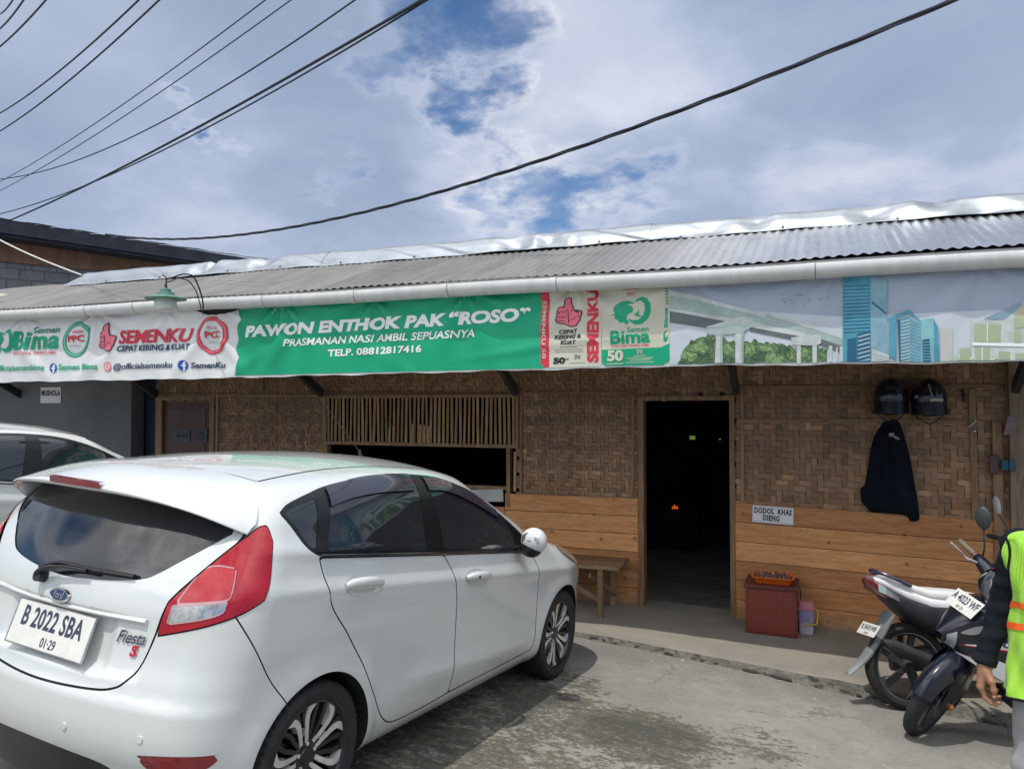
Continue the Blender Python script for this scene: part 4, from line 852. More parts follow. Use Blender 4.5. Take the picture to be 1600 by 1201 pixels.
('pink',[(-6.678,2.278),(-6.681,2.263),(-6.688,2.25),(-6.699,2.239),(-6.714,2.232),(-6.73,2.23),(-6.746,2.233),(-6.761,2.24),(-6.773,2.251),(-6.781,2.265),(-6.784,2.28),(-6.782,2.295),(-6.774,2.309),(-6.763,2.319),(-6.748,2.326),(-6.732,2.328),(-6.716,2.325),(-6.701,2.318),(-6.689,2.307),(-6.681,2.293)],1,'disc'),
('white',[(-6.694,2.278),(-6.694,2.275),(-6.695,2.271),(-6.696,2.267),(-6.698,2.263),(-6.699,2.26),(-6.702,2.257),(-6.705,2.254),(-6.708,2.251),(-6.711,2.249),(-6.714,2.247),(-6.718,2.246),(-6.722,2.245),(-6.726,2.244),(-6.73,2.244),(-6.734,2.244),(-6.739,2.245),(-6.743,2.246),(-6.746,2.248),(-6.75,2.25),(-6.754,2.252),(-6.757,2.255),(-6.759,2.258),(-6.762,2.261),(-6.764,2.264),(-6.766,2.268),(-6.767,2.272),(-6.768,2.276),(-6.768,2.28),(-6.759,2.28),(-6.758,2.276),(-6.758,2.273),(-6.757,2.27),(-6.756,2.267),(-6.754,2.264),(-6.752,2.262),(-6.75,2.259),(-6.748,2.257),(-6.745,2.255),(-6.743,2.254),(-6.74,2.253),(-6.737,2.252),(-6.734,2.251),(-6.73,2.251),(-6.727,2.251),(-6.724,2.251),(-6.721,2.252),(-6.719,2.253),(-6.716,2.255),(-6.713,2.257),(-6.711,2.259),(-6.709,2.261),(-6.707,2.264),(-6.706,2.266),(-6.705,2.269),(-6.704,2.272),(-6.704,2.275),(-6.703,2.279)],2,'ring'),
('white',[(-6.768,2.28),(-6.768,2.284),(-6.767,2.288),(-6.766,2.291),(-6.765,2.295),(-6.763,2.298),(-6.76,2.302),(-6.758,2.304),(-6.755,2.307),(-6.751,2.309),(-6.748,2.311),(-6.744,2.313),(-6.74,2.314),(-6.736,2.314),(-6.732,2.314),(-6.728,2.314),(-6.723,2.313),(-6.719,2.312),(-6.716,2.31),(-6.712,2.308),(-6.709,2.306),(-6.705,2.303),(-6.703,2.3),(-6.7,2.297),(-6.698,2.294),(-6.696,2.29),(-6.695,2.286),(-6.695,2.282),(-6.694,2.278),(-6.703,2.279),(-6.704,2.282),(-6.704,2.285),(-6.705,2.288),(-6.706,2.291),(-6.708,2.294),(-6.71,2.296),(-6.712,2.299),(-6.714,2.301),(-6.717,2.303),(-6.72,2.304),(-6.722,2.306),(-6.725,2.307),(-6.728,2.307),(-6.732,2.307),(-6.735,2.307),(-6.738,2.307),(-6.741,2.306),(-6.744,2.305),(-6.746,2.303),(-6.749,2.302),(-6.751,2.3),(-6.753,2.297),(-6.755,2.295),(-6.756,2.292),(-6.757,2.289),(-6.758,2.286),(-6.759,2.283),(-6.759,2.28)],2,'ring'),
('white',[(-6.711,2.279),(-6.711,2.277),(-6.712,2.275),(-6.712,2.273),(-6.713,2.271),(-6.714,2.269),(-6.715,2.267),(-6.717,2.266),(-6.718,2.264),(-6.72,2.263),(-6.722,2.262),(-6.724,2.262),(-6.726,2.261),(-6.728,2.261),(-6.731,2.261),(-6.733,2.261),(-6.735,2.261),(-6.737,2.262),(-6.739,2.263),(-6.741,2.264),(-6.743,2.265),(-6.745,2.266),(-6.746,2.268),(-6.748,2.27),(-6.749,2.271),(-6.75,2.273),(-6.75,2.275),(-6.751,2.277),(-6.751,2.279),(-6.743,2.279),(-6.743,2.278),(-6.743,2.277),(-6.742,2.275),(-6.742,2.274),(-6.741,2.273),(-6.74,2.271),(-6.739,2.27),(-6.738,2.269),(-6.737,2.269),(-6.736,2.268),(-6.735,2.267),(-6.733,2.267),(-6.732,2.267),(-6.731,2.266),(-6.729,2.266),(-6.728,2.267),(-6.727,2.267),(-6.726,2.268),(-6.725,2.268),(-6.723,2.269),(-6.722,2.27),(-6.722,2.271),(-6.721,2.272),(-6.72,2.273),(-6.72,2.275),(-6.719,2.276),(-6.719,2.277),(-6.719,2.279)],2,'ring'),
('white',[(-6.751,2.279),(-6.751,2.282),(-6.75,2.284),(-6.75,2.286),(-6.749,2.288),(-6.748,2.289),(-6.747,2.291),(-6.745,2.293),(-6.744,2.294),(-6.742,2.295),(-6.74,2.296),(-6.738,2.297),(-6.736,2.297),(-6.734,2.298),(-6.731,2.298),(-6.729,2.298),(-6.727,2.297),(-6.725,2.297),(-6.723,2.296),(-6.721,2.295),(-6.719,2.293),(-6.717,2.292),(-6.716,2.29),(-6.715,2.289),(-6.713,2.287),(-6.713,2.285),(-6.712,2.283),(-6.711,2.281),(-6.711,2.279),(-6.719,2.279),(-6.719,2.28),(-6.72,2.282),(-6.72,2.283),(-6.72,2.284),(-6.721,2.286),(-6.722,2.287),(-6.723,2.288),(-6.724,2.289),(-6.725,2.29),(-6.726,2.29),(-6.727,2.291),(-6.729,2.291),(-6.73,2.292),(-6.731,2.292),(-6.733,2.292),(-6.734,2.292),(-6.735,2.291),(-6.736,2.291),(-6.738,2.29),(-6.739,2.289),(-6.74,2.288),(-6.74,2.287),(-6.741,2.286),(-6.742,2.285),(-6.742,2.284),(-6.743,2.282),(-6.743,2.281),(-6.743,2.279)],2,'ring'),
('green',[(-1.47,2.632),(-1.443,2.665),(-1.401,2.683),(-1.353,2.684),(-1.309,2.665),(-1.306,2.657),(-1.34,2.66),(-1.367,2.653),(-1.333,2.646),(-1.313,2.618),(-1.323,2.592),(-1.354,2.58),(-1.368,2.546),(-1.347,2.519),(-1.368,2.496),(-1.385,2.52),(-1.416,2.515),(-1.443,2.543),(-1.464,2.55),(-1.453,2.567),(-1.488,2.579),(-1.457,2.584),(-1.467,2.608)],3,'head'),
('green',[(-1.309,2.665),(-1.285,2.694),(-1.245,2.708),(-1.204,2.693),(-1.178,2.652),(-1.178,2.592),(-1.202,2.54),(-1.246,2.501),(-1.3,2.497),(-1.34,2.522),(-1.354,2.546),(-1.313,2.531),(-1.273,2.536),(-1.239,2.565),(-1.222,2.614),(-1.228,2.654),(-1.255,2.679),(-1.285,2.674)],3,'horn'),
('green',[(-1.313,2.578),(-1.286,2.59),(-1.265,2.616),(-1.272,2.576),(-1.245,2.555),(-1.286,2.56)],3,'leaf'),
('green',[(-8.223,2.66),(-8.197,2.695),(-8.151,2.712),(-8.104,2.696),(-8.072,2.647),(-8.07,2.575),(-8.096,2.512),(-8.145,2.466),(-8.207,2.459),(-8.254,2.488),(-8.27,2.517),(-8.223,2.5),(-8.177,2.506),(-8.139,2.541),(-8.121,2.601),(-8.13,2.649),(-8.162,2.678),(-8.196,2.671)],1,'horn'),
('green',[(-8.406,2.618),(-8.376,2.657),(-8.329,2.68),(-8.275,2.682),(-8.223,2.66),(-8.219,2.65),(-8.258,2.653),(-8.289,2.644),(-8.25,2.637),(-8.226,2.604),(-8.237,2.572),(-8.271,2.557),(-8.286,2.517),(-8.262,2.485),(-8.284,2.457),(-8.305,2.486),(-8.34,2.479),(-8.372,2.512),(-8.396,2.52),(-8.385,2.54),(-8.425,2.553),(-8.389,2.561),(-8.402,2.589)],1,'head'),
('ink2',[(-1.908,2.342),(-1.76,2.344),(-1.76,2.339),(-1.908,2.337)],2,'small_print'),
('ink2',[(-1.949,2.325),(-1.719,2.324),(-1.719,2.319),(-1.949,2.32)],2,'small_print'),
('ink2',[(-1.949,2.307),(-1.714,2.307),(-1.714,2.302),(-1.949,2.302)],2,'small_print'),
('ink2',[(-1.827,2.216),(-1.696,2.219),(-1.696,2.216),(-1.827,2.212)],2,'small_print'),
('cream',[(-1.314,2.262),(-1.22,2.265),(-1.22,2.26),(-1.314,2.257)],4,'small_print'),
('cream',[(-1.369,2.246),(-1.167,2.247),(-1.167,2.241),(-1.369,2.241)],4,'small_print'),
('cream',[(-1.348,2.231),(-1.183,2.233),(-1.183,2.227),(-1.348,2.225)],4,'small_print'),
('cream',[(-1.376,2.213),(-1.16,2.214),(-1.16,2.209),(-1.376,2.208)],4,'small_print'),
('red',[(-1.391,2.772),(-1.265,2.772),(-1.265,2.766),(-1.391,2.765)],3,'small_print'),
('green',[(-1.068,2.763),(-1.045,2.762),(-1.045,2.75),(-1.066,2.75)],3,'small_print'),
('green',[(-1.068,2.741),(-1.045,2.74),(-1.045,2.728),(-1.066,2.728)],3,'small_print'),
('green',[(-1.068,2.719),(-1.045,2.718),(-1.045,2.707),(-1.066,2.706)],3,'small_print'),
('green',[(-1.068,2.697),(-1.045,2.696),(-1.045,2.685),(-1.066,2.684)],3,'small_print'),
('green',[(-1.068,2.675),(-1.045,2.674),(-1.045,2.663),(-1.066,2.663)],3,'small_print'),
('green',[(-1.068,2.653),(-1.045,2.652),(-1.045,2.641),(-1.066,2.641)],3,'small_print'),
('green',[(-1.086,2.416),(-1.076,2.442),(-1.053,2.451),(-1.073,2.428),(-1.073,2.402),(-1.06,2.388),(-1.053,2.415),(-1.05,2.388),(-1.067,2.355),(-1.086,2.369)],3,'side_swirl'),
('ink2',[(-7.24,2.507),(-7.226,2.508),(-7.226,2.5),(-7.239,2.499)],2,'dots'),
('ink2',[(-5.426,2.491),(-5.413,2.49),(-5.413,2.483),(-5.426,2.483)],2,'dots'),
('ink2',[(-7.212,2.506),(-7.198,2.508),(-7.198,2.499),(-7.212,2.498)],2,'dots'),
('ink2',[(-5.403,2.49),(-5.39,2.49),(-5.39,2.482),(-5.403,2.483)],2,'dots'),
('ink2',[(-7.184,2.505),(-7.171,2.507),(-7.171,2.498),(-7.184,2.497)],2,'dots'),
('ink2',[(-5.38,2.489),(-5.367,2.489),(-5.367,2.482),(-5.38,2.482)],2,'dots'),
('ink2',[(-7.157,2.505),(-7.143,2.506),(-7.143,2.498),(-7.157,2.496)],2,'dots'),
('ink2',[(-5.357,2.489),(-5.344,2.488),(-5.344,2.481),(-5.357,2.481)],2,'dots'),
('ink2',[(-7.13,2.504),(-7.116,2.505),(-7.116,2.497),(-7.129,2.496)],2,'dots'),
('ink2',[(-5.334,2.488),(-5.321,2.488),(-5.321,2.48),(-5.334,2.481)],2,'dots'),
('sky1',[(-1.039,2.859),(1.576,2.819),(1.57,2.497),(0.168,2.473),(-1.04,2.618)],-1.6,'picture'),
('sky2',[(-1.04,2.628),(0.168,2.496),(1.57,2.505),(1.562,2.016),(-1.043,2.043)],0,'picture'),
('leaf1',[(-0.981,2.2),(-0.962,2.224),(-0.943,2.285),(-0.925,2.309),(-0.906,2.333),(-0.887,2.344),(-0.869,2.351),(-0.85,2.367),(-0.832,2.382),(-0.813,2.384),(-0.795,2.389),(-0.777,2.385),(-0.758,2.405),(-0.74,2.389),(-0.722,2.4),(-0.704,2.375),(-0.686,2.382),(-0.668,2.381),(-0.65,2.383),(-0.632,2.367),(-0.614,2.346),(-0.596,2.345),(-0.578,2.359),(-0.561,2.336),(-0.543,2.319),(-0.526,2.316),(-0.508,2.341),(-0.49,2.349),(-0.472,2.343),(-0.455,2.33),(-0.437,2.362),(-0.42,2.357),(-0.403,2.335),(-0.385,2.333),(-0.368,2.326),(-0.351,2.34),(-0.333,2.333),(-0.316,2.321),(-0.299,2.334),(-0.282,2.321),(-0.265,2.323),(-0.248,2.323),(-0.231,2.318),(-0.214,2.297),(-0.197,2.314),(-0.18,2.304),(-0.163,2.282),(-0.146,2.291),(-0.129,2.296),(-0.113,2.311),(-0.096,2.317),(-0.079,2.295),(-0.063,2.304),(-0.046,2.307),(-0.029,2.304),(-0.013,2.306),(0.003,2.28),(0.02,2.285),(0.036,2.278),(0.053,2.275),(0.05,2.015),(-0.982,2.024)],1,'picture'),
('leaf2',[(-0.84,2.246),(-0.847,2.229),(-0.867,2.226),(-0.872,2.205),(-0.895,2.208),(-0.92,2.219),(-0.926,2.227),(-0.937,2.23),(-0.958,2.249),(-0.953,2.262),(-0.931,2.282),(-0.919,2.28),(-0.894,2.283),(-0.88,2.278),(-0.85,2.266),(-0.842,2.262)],2,'picture'),
('leaf2',[(-0.761,2.306),(-0.781,2.294),(-0.775,2.271),(-0.801,2.26),(-0.821,2.273),(-0.844,2.273),(-0.856,2.274),(-0.89,2.296),(-0.866,2.309),(-0.883,2.324),(-0.867,2.34),(-0.838,2.34),(-0.82,2.362),(-0.798,2.348),(-0.773,2.337),(-0.753,2.325)],2,'picture'),
('leaf3',[(-0.723,2.219),(-0.739,2.197),(-0.745,2.177),(-0.775,2.178),(-0.797,2.17),(-0.825,2.164),(-0.839,2.188),(-0.875,2.204),(-0.869,2.222),(-0.849,2.237),(-0.849,2.248),(-0.826,2.275),(-0.797,2.263),(-0.768,2.277),(-0.746,2.253),(-0.731,2.243)],2,'picture'),
('leaf3',[(-0.714,2.342),(-0.721,2.331),(-0.722,2.325),(-0.732,2.315),(-0.748,2.322),(-0.761,2.314),(-0.776,2.325),(-0.784,2.337),(-0.78,2.344),(-0.78,2.356),(-0.776,2.363),(-0.76,2.368),(-0.748,2.37),(-0.737,2.365),(-0.722,2.356),(-0.717,2.349)],2,'picture'),
('leaf2',[(-0.583,2.289),(-0.572,2.279),(-0.593,2.265),(-0.602,2.254),(-0.617,2.257),(-0.634,2.27),(-0.643,2.266),(-0.654,2.281),(-0.656,2.291),(-0.648,2.304),(-0.64,2.314),(-0.634,2.321),(-0.616,2.328),(-0.601,2.314),(-0.592,2.307),(-0.578,2.298)],2,'picture'),
('leaf3',[(-0.576,2.21),(-0.56,2.199),(-0.578,2.192),(-0.596,2.188),(-0.612,2.17),(-0.63,2.184),(-0.641,2.193),(-0.655,2.198),(-0.666,2.211),(-0.657,2.223),(-0.645,2.23),(-0.626,2.235),(-0.611,2.251),(-0.593,2.236),(-0.582,2.234),(-0.562,2.222)],2,'picture'),
('leaf2',[(-0.431,2.285),(-0.424,2.272),(-0.426,2.259),(-0.442,2.249),(-0.464,2.246),(-0.48,2.261),(-0.501,2.258),(-0.495,2.277),(-0.501,2.287),(-0.506,2.302),(-0.496,2.307),(-0.48,2.318),(-0.464,2.319),(-0.444,2.325),(-0.43,2.313),(-0.429,2.296)],2,'picture'),
('leaf3',[(-0.35,2.235),(-0.342,2.221),(-0.359,2.212),(-0.376,2.207),(-0.395,2.192),(-0.423,2.194),(-0.44,2.213),(-0.447,2.224),(-0.461,2.237),(-0.436,2.256),(-0.425,2.267),(-0.411,2.274),(-0.395,2.277),(-0.374,2.268),(-0.344,2.262),(-0.345,2.254)],2,'picture'),
('leaf2',[(-0.314,2.294),(-0.31,2.285),(-0.317,2.271),(-0.33,2.273),(-0.349,2.273),(-0.363,2.269),(-0.384,2.275),(-0.376,2.283),(-0.4,2.296),(-0.389,2.309),(-0.373,2.312),(-0.365,2.317),(-0.348,2.32),(-0.332,2.324),(-0.317,2.315),(-0.322,2.303)],2,'picture'),
('leaf2',[(-0.239,2.208),(-0.241,2.194),(-0.254,2.173),(-0.283,2.157),(-0.304,2.167),(-0.322,2.173),(-0.359,2.171),(-0.359,2.19),(-0.358,2.211),(-0.359,2.224),(-0.358,2.239),(-0.331,2.241),(-0.303,2.257),(-0.275,2.246),(-0.25,2.245),(-0.235,2.229)],2,'picture'),
('leaf3',[(-0.196,2.267),(-0.193,2.252),(-0.197,2.238),(-0.212,2.231),(-0.235,2.24),(-0.253,2.239),(-0.263,2.25),(-0.279,2.255),(-0.271,2.269),(-0.27,2.282),(-0.266,2.299),(-0.255,2.301),(-0.235,2.295),(-0.22,2.308),(-0.2,2.289),(-0.183,2.281)],2,'picture'),
('leaf3',[(-0.844,2.346),(-0.848,2.338),(-0.855,2.337),(-0.863,2.331),(-0.87,2.331),(-0.881,2.334),(-0.882,2.334),(-0.893,2.342),(-0.893,2.347),(-0.886,2.355),(-0.889,2.362),(-0.88,2.367),(-0.869,2.367),(-0.861,2.358),(-0.853,2.355),(-0.843,2.353)],2,'picture'),
('leaf3',[(-0.434,2.201),(-0.424,2.191),(-0.44,2.173),(-0.464,2.165),(-0.477,2.164),(-0.489,2.163),(-0.506,2.184),(-0.516,2.193),(-0.528,2.202),(-0.526,2.214),(-0.506,2.229),(-0.489,2.233),(-0.476,2.231),(-0.463,2.229),(-0.44,2.228),(-0.43,2.211)],2,'picture'),
('leaf3',[(-0.871,2.197),(-0.874,2.187),(-0.897,2.176),(-0.901,2.172),(-0.92,2.166),(-0.937,2.168),(-0.951,2.173),(-0.949,2.186),(-0.968,2.199),(-0.964,2.21),(-0.949,2.215),(-0.939,2.228),(-0.919,2.223),(-0.904,2.224),(-0.884,2.215),(-0.88,2.207)],2,'picture'),
('leaf2',[(-0.153,2.23),(-0.142,2.221),(-0.153,2.214),(-0.17,2.208),(-0.179,2.21),(-0.191,2.211),(-0.204,2.218),(-0.203,2.221),(-0.211,2.232),(-0.217,2.24),(-0.196,2.25),(-0.195,2.257),(-0.179,2.254),(-0.166,2.247),(-0.158,2.252),(-0.143,2.239)],2,'picture'),
('leaf2',[(-0.076,2.252),(-0.074,2.239),(-0.078,2.233),(-0.095,2.221),(-0.113,2.215),(-0.129,2.225),(-0.136,2.228),(-0.164,2.244),(-0.147,2.254),(-0.162,2.269),(-0.15,2.283),(-0.131,2.29),(-0.112,2.285),(-0.093,2.289),(-0.077,2.272),(-0.077,2.262)],2,'picture'),
('conc1',[(-1.038,2.743),(-0.867,2.702),(-0.567,2.601),(-0.166,2.487),(-0.033,2.426),(-0.033,2.402),(-0.166,2.457),(-0.567,2.576),(-0.867,2.671),(-1.038,2.705)],3,'picture'),
('conc2',[(-1.038,2.705),(-0.867,2.671),(-0.567,2.576),(-0.166,2.457),(-0.033,2.402),(-0.034,2.369),(-0.166,2.415),(-0.521,2.501),(-1.039,2.61)],3,'picture'),
('conc1',[(-1.039,2.61),(-0.521,2.501),(-0.166,2.415),(-0.034,2.369),(-0.034,2.348),(-0.167,2.379),(-0.44,2.443),(-0.521,2.47),(-1.039,2.591)],4,'picture'),
('under',[(-1.039,2.591),(-0.521,2.48),(-0.771,2.453),(-1.039,2.505)],3,'picture'),
('under',[(-0.463,2.45),(-0.167,2.373),(-0.034,2.34),(-0.034,2.331),(-0.167,2.344),(-0.463,2.417)],3,'picture'),
('conc1',[(-0.771,2.461),(-0.521,2.525),(-0.439,2.516),(-0.439,2.449),(-0.51,2.409),(-0.687,2.391),(-0.769,2.412)],5,'picture'),
('conc2',[(-0.769,2.453),(-0.527,2.465),(-0.445,2.449),(-0.51,2.409),(-0.687,2.391),(-0.769,2.412)],6,'picture'),
('conc1',[(-0.699,2.397),(-0.652,2.399),(-0.653,2.144),(-0.711,2.145)],5,'picture'),
('conc1',[(-0.563,2.405),(-0.504,2.411),(-0.509,2.141),(-0.565,2.142)],5,'picture'),
('conc2',[(-0.669,2.396),(-0.652,2.399),(-0.653,2.144),(-0.671,2.144)],6,'picture'),
('conc2',[(-0.524,2.407),(-0.504,2.411),(-0.509,2.141),(-0.526,2.142)],6,'picture'),
('conc2',[(-0.349,2.552),(-0.176,2.487),(0.013,2.412),(0.126,2.364),(0.186,2.323),(0.198,2.284),(0.181,2.26),(0.156,2.296),(0.012,2.345),(-0.177,2.414),(-0.349,2.471)],4,'picture'),
('conc1',[(-0.349,2.552),(-0.176,2.487),(0.013,2.412),(0.126,2.364),(0.186,2.323),(0.186,2.315),(0.126,2.353),(0.012,2.398),(-0.177,2.47),(-0.349,2.535)],5,'picture'),
('under',[(-0.349,2.448),(-0.177,2.396),(0.012,2.345),(0.166,2.279),(0.155,2.241),(0.012,2.3),(-0.178,2.351),(-0.35,2.391)],3,'picture'),
('conc1',[(-0.183,2.363),(-0.019,2.378),(0.012,2.37),(0.014,2.317),(-0.02,2.301),(-0.178,2.311)],6,'picture'),
('conc1',[(-0.146,2.305),(-0.119,2.304),(-0.12,2.135),(-0.148,2.135)],5,'picture'),
('conc1',[(-0.043,2.307),(-0.013,2.307),(-0.015,2.133),(-0.044,2.133)],5,'picture'),
('conc1',[(0.063,2.299),(0.086,2.298),(0.084,2.131),(0.062,2.132)],5,'picture'),
('conc1',[(0.11,2.286),(0.121,2.286),(0.119,2.131),(0.108,2.131)],5,'picture'),
('conc1',[(0.133,2.291),(0.156,2.291),(0.154,2.13),(0.131,2.13)],5,'picture'),
('conc1',[(0.168,2.274),(0.176,2.274),(0.174,2.13),(0.166,2.13)],5,'picture'),
('tow1',[(0.158,2.752),(0.191,2.778),(0.333,2.786),(0.325,2.127),(0.152,2.13)],6,'picture'),
('tow2',[(0.333,2.786),(0.392,2.766),(0.433,2.73),(0.426,2.125),(0.325,2.127)],6,'picture'),
('tow3',[(0.338,2.598),(0.427,2.512),(0.426,2.499),(0.338,2.579)],7,'picture'),
('tow3',[(0.16,2.707),(0.33,2.707),(0.33,2.7),(0.16,2.701)],7,'picture'),
('tow3',[(0.16,2.683),(0.329,2.682),(0.329,2.676),(0.16,2.676)],7,'picture'),
('tow3',[(0.16,2.658),(0.329,2.658),(0.329,2.652),(0.159,2.652)],7,'picture'),
('tow3',[(0.159,2.634),(0.329,2.634),(0.329,2.627),(0.159,2.627)],7,'picture'),
('tow3',[(0.159,2.609),(0.329,2.61),(0.329,2.603),(0.159,2.603)],7,'picture'),
('tow3',[(0.159,2.585),(0.328,2.586),(0.328,2.579),(0.159,2.578)],7,'picture'),
('tow3',[(0.158,2.561),(0.328,2.561),(0.328,2.555),(0.158,2.554)],7,'picture'),
('tow3',[(0.158,2.536),(0.328,2.537),(0.328,2.531),(0.158,2.529)],7,'picture'),
('tow3',[(0.158,2.512),(0.328,2.513),(0.327,2.507),(0.158,2.505)],7,'picture'),
('tow3',[(0.158,2.487),(0.327,2.489),(0.327,2.482),(0.158,2.481)],7,'picture'),
('tow3',[(0.157,2.463),(0.327,2.465),(0.327,2.458),(0.157,2.456)],7,'picture'),
('tow3',[(0.157,2.438),(0.327,2.441),(0.327,2.434),(0.157,2.432)],7,'picture'),
('tow3',[(0.157,2.414),(0.326,2.417),(0.326,2.41),(0.157,2.407)],7,'picture'),
('tow3',[(0.157,2.389),(0.326,2.392),(0.326,2.386),(0.157,2.383)],7,'picture'),
('tow3',[(0.243,2.371),(0.328,2.396),(0.325,2.127),(0.24,2.129)],8,'picture'),
('conc1',[(0.248,2.354),(0.324,2.374),(0.324,2.366),(0.247,2.347)],9,'picture'),
('conc1',[(0.247,2.326),(0.324,2.345),(0.324,2.338),(0.247,2.318)],9,'picture'),
('conc1',[(0.247,2.297),(0.323,2.317),(0.323,2.309),(0.247,2.289)],9,'picture'),
('conc1',[(0.247,2.268),(0.323,2.288),(0.323,2.281),(0.246,2.261)],9,'picture'),
('conc1',[(0.246,2.24),(0.323,2.26),(0.323,2.252),(0.246,2.232)],9,'picture'),
('conc1',[(0.246,2.211),(0.322,2.231),(0.322,2.224),(0.246,2.203)],9,'picture'),
('conc1',[(0.246,2.182),(0.322,2.203),(0.322,2.195),(0.246,2.175)],9,'picture'),
('conc1',[(0.245,2.154),(0.322,2.174),(0.322,2.167),(0.245,2.146)],9,'picture'),
('tow3',[(0.182,2.34),(0.239,2.349),(0.237,2.129),(0.179,2.13)],7,'picture'),
('conc1',[(0.337,2.269),(0.44,2.223),(0.439,2.125),(0.335,2.127)],8,'picture'),
('conc2',[(0.341,2.236),(0.435,2.207),(0.435,2.202),(0.341,2.231)],9,'picture'),
('conc2',[(0.341,2.217),(0.435,2.187),(0.434,2.183),(0.341,2.211)],9,'picture'),
('conc2',[(0.341,2.197),(0.434,2.168),(0.434,2.163),(0.341,2.191)],9,'picture'),
('conc2',[(0.341,2.177),(0.434,2.148),(0.434,2.144),(0.341,2.172)],9,'picture'),
('conc2',[(0.34,2.157),(0.434,2.129),(0.434,2.124),(0.34,2.152)],9,'picture'),
('tow1',[(0.44,2.479),(0.487,2.488),(0.483,2.124),(0.437,2.223)],7,'picture'),
('tow1',[(0.44,2.479),(0.565,2.524),(0.636,2.444),(0.636,2.428),(0.565,2.501),(0.44,2.46)],8,'picture'),
('tow1',[(0.492,2.46),(0.565,2.479),(0.56,2.123),(0.502,2.124)],8,'picture'),
('tow2',[(0.565,2.484),(0.636,2.433),(0.632,2.122),(0.56,2.123)],8,'picture'),
('conc1',[(0.512,2.449),(0.564,2.46),(0.564,2.451),(0.512,2.44)],9,'picture'),
('tow1',[(0.568,2.457),(0.633,2.422),(0.633,2.416),(0.568,2.449)],9,'picture'),
('conc1',[(0.512,2.426),(0.564,2.437),(0.564,2.428),(0.512,2.417)],9,'picture'),
('tow1',[(0.568,2.435),(0.633,2.401),(0.633,2.394),(0.568,2.426)],9,'picture'),
('conc1',[(0.511,2.403),(0.564,2.414),(0.564,2.406),(0.511,2.395)],9,'picture'),
('tow1',[(0.568,2.412),(0.632,2.379),(0.632,2.373),(0.568,2.403)],9,'picture'),
('conc1',[(0.511,2.38),(0.564,2.392),(0.563,2.383),(0.511,2.372)],9,'picture'),
('tow1',[(0.567,2.389),(0.632,2.358),(0.632,2.352),(0.567,2.381)],9,'picture'),
('conc1',[(0.511,2.358),(0.563,2.369),(0.563,2.36),(0.511,2.349)],9,'picture'),
('tow1',[(0.567,2.367),(0.632,2.336),(0.632,2.33),(0.567,2.358)],9,'picture'),
('conc1',[(0.511,2.335),(0.563,2.346),(0.563,2.338),(0.51,2.326)],9,'picture'),
('tow1',[(0.567,2.344),(0.632,2.315),(0.632,2.309),(0.567,2.335)],9,'picture'),
('conc1',[(0.51,2.312),(0.563,2.324),(0.563,2.315),(0.51,2.304)],9,'picture'),
('tow1',[(0.566,2.321),(0.631,2.294),(0.631,2.287),(0.566,2.313)],9,'picture'),
('conc1',[(0.51,2.289),(0.562,2.301),(0.562,2.292),(0.51,2.281)],9,'picture'),
('tow1',[(0.566,2.299),(0.631,2.272),(0.631,2.266),(0.566,2.29)],9,'picture'),
('conc1',[(0.51,2.267),(0.562,2.278),(0.562,2.27),(0.51,2.258)],9,'picture'),
('tow1',[(0.566,2.276),(0.631,2.251),(0.631,2.244),(0.566,2.267)],9,'picture'),
('conc1',[(0.509,2.244),(0.562,2.256),(0.562,2.247),(0.509,2.235)],9,'picture'),
('tow1',[(0.566,2.253),(0.631,2.229),(0.63,2.223),(0.566,2.245)],9,'picture'),
('conc1',[(0.509,2.221),(0.562,2.233),(0.561,2.224),(0.509,2.213)],9,'picture'),
('tow1',[(0.565,2.231),(0.63,2.208),(0.63,2.201),(0.565,2.222)],9,'picture'),
('conc1',[(0.509,2.199),(0.561,2.21),(0.561,2.202),(0.509,2.19)],9,'picture'),
('tow1',[(0.565,2.208),(0.63,2.186),(0.63,2.18),(0.565,2.2)],9,'picture'),
('conc1',[(0.509,2.176),(0.561,2.188),(0.561,2.179),(0.508,2.167)],9,'picture'),
('tow1',[(0.565,2.186),(0.63,2.165),(0.63,2.158),(0.565,2.177)],9,'picture'),
('conc1',[(0.508,2.153),(0.561,2.165),(0.561,2.157),(0.508,2.145)],9,'picture'),
('tow1',[(0.565,2.163),(0.629,2.143),(0.629,2.137),(0.564,2.154)],9,'picture'),
('tow3',[(0.492,2.46),(0.51,2.464),(0.512,2.124),(0.5,2.124)],9,'picture'),
('tow4',[(0.636,2.455),(0.708,2.462),(0.708,2.121),(0.632,2.122)],7,'picture'),
('tow1',[(0.708,2.462),(0.735,2.397),(0.741,2.12),(0.708,2.121)],7,'picture'),
('tow3',[(0.641,2.32),(0.682,2.326),(0.689,2.121),(0.642,2.122)],8,'picture'),
('tow4',[(0.643,2.304),(0.685,2.307),(0.685,2.302),(0.643,2.299)],9,'picture'),
('tow4',[(0.643,2.285),(0.685,2.288),(0.685,2.282),(0.643,2.279)],9,'picture'),
('tow4',[(0.642,2.265),(0.684,2.268),(0.684,2.263),(0.642,2.26)],9,'picture'),
('tow4',[(0.642,2.246),(0.684,2.249),(0.684,2.244),(0.642,2.241)],9,'picture'),
('tow4',[(0.642,2.227),(0.684,2.23),(0.684,2.225),(0.642,2.221)],9,'picture'),
('tow4',[(0.642,2.207),(0.684,2.211),(0.684,2.205),(0.642,2.202)],9,'picture'),
('tow4',[(0.641,2.188),(0.683,2.192),(0.683,2.186),(0.641,2.183)],9,'picture'),
('tow4',[(0.641,2.169),(0.683,2.172),(0.683,2.167),(0.641,2.164)],9,'picture'),
('tow4',[(0.641,2.15),(0.683,2.153),(0.683,2.148),(0.641,2.144)],9,'picture'),
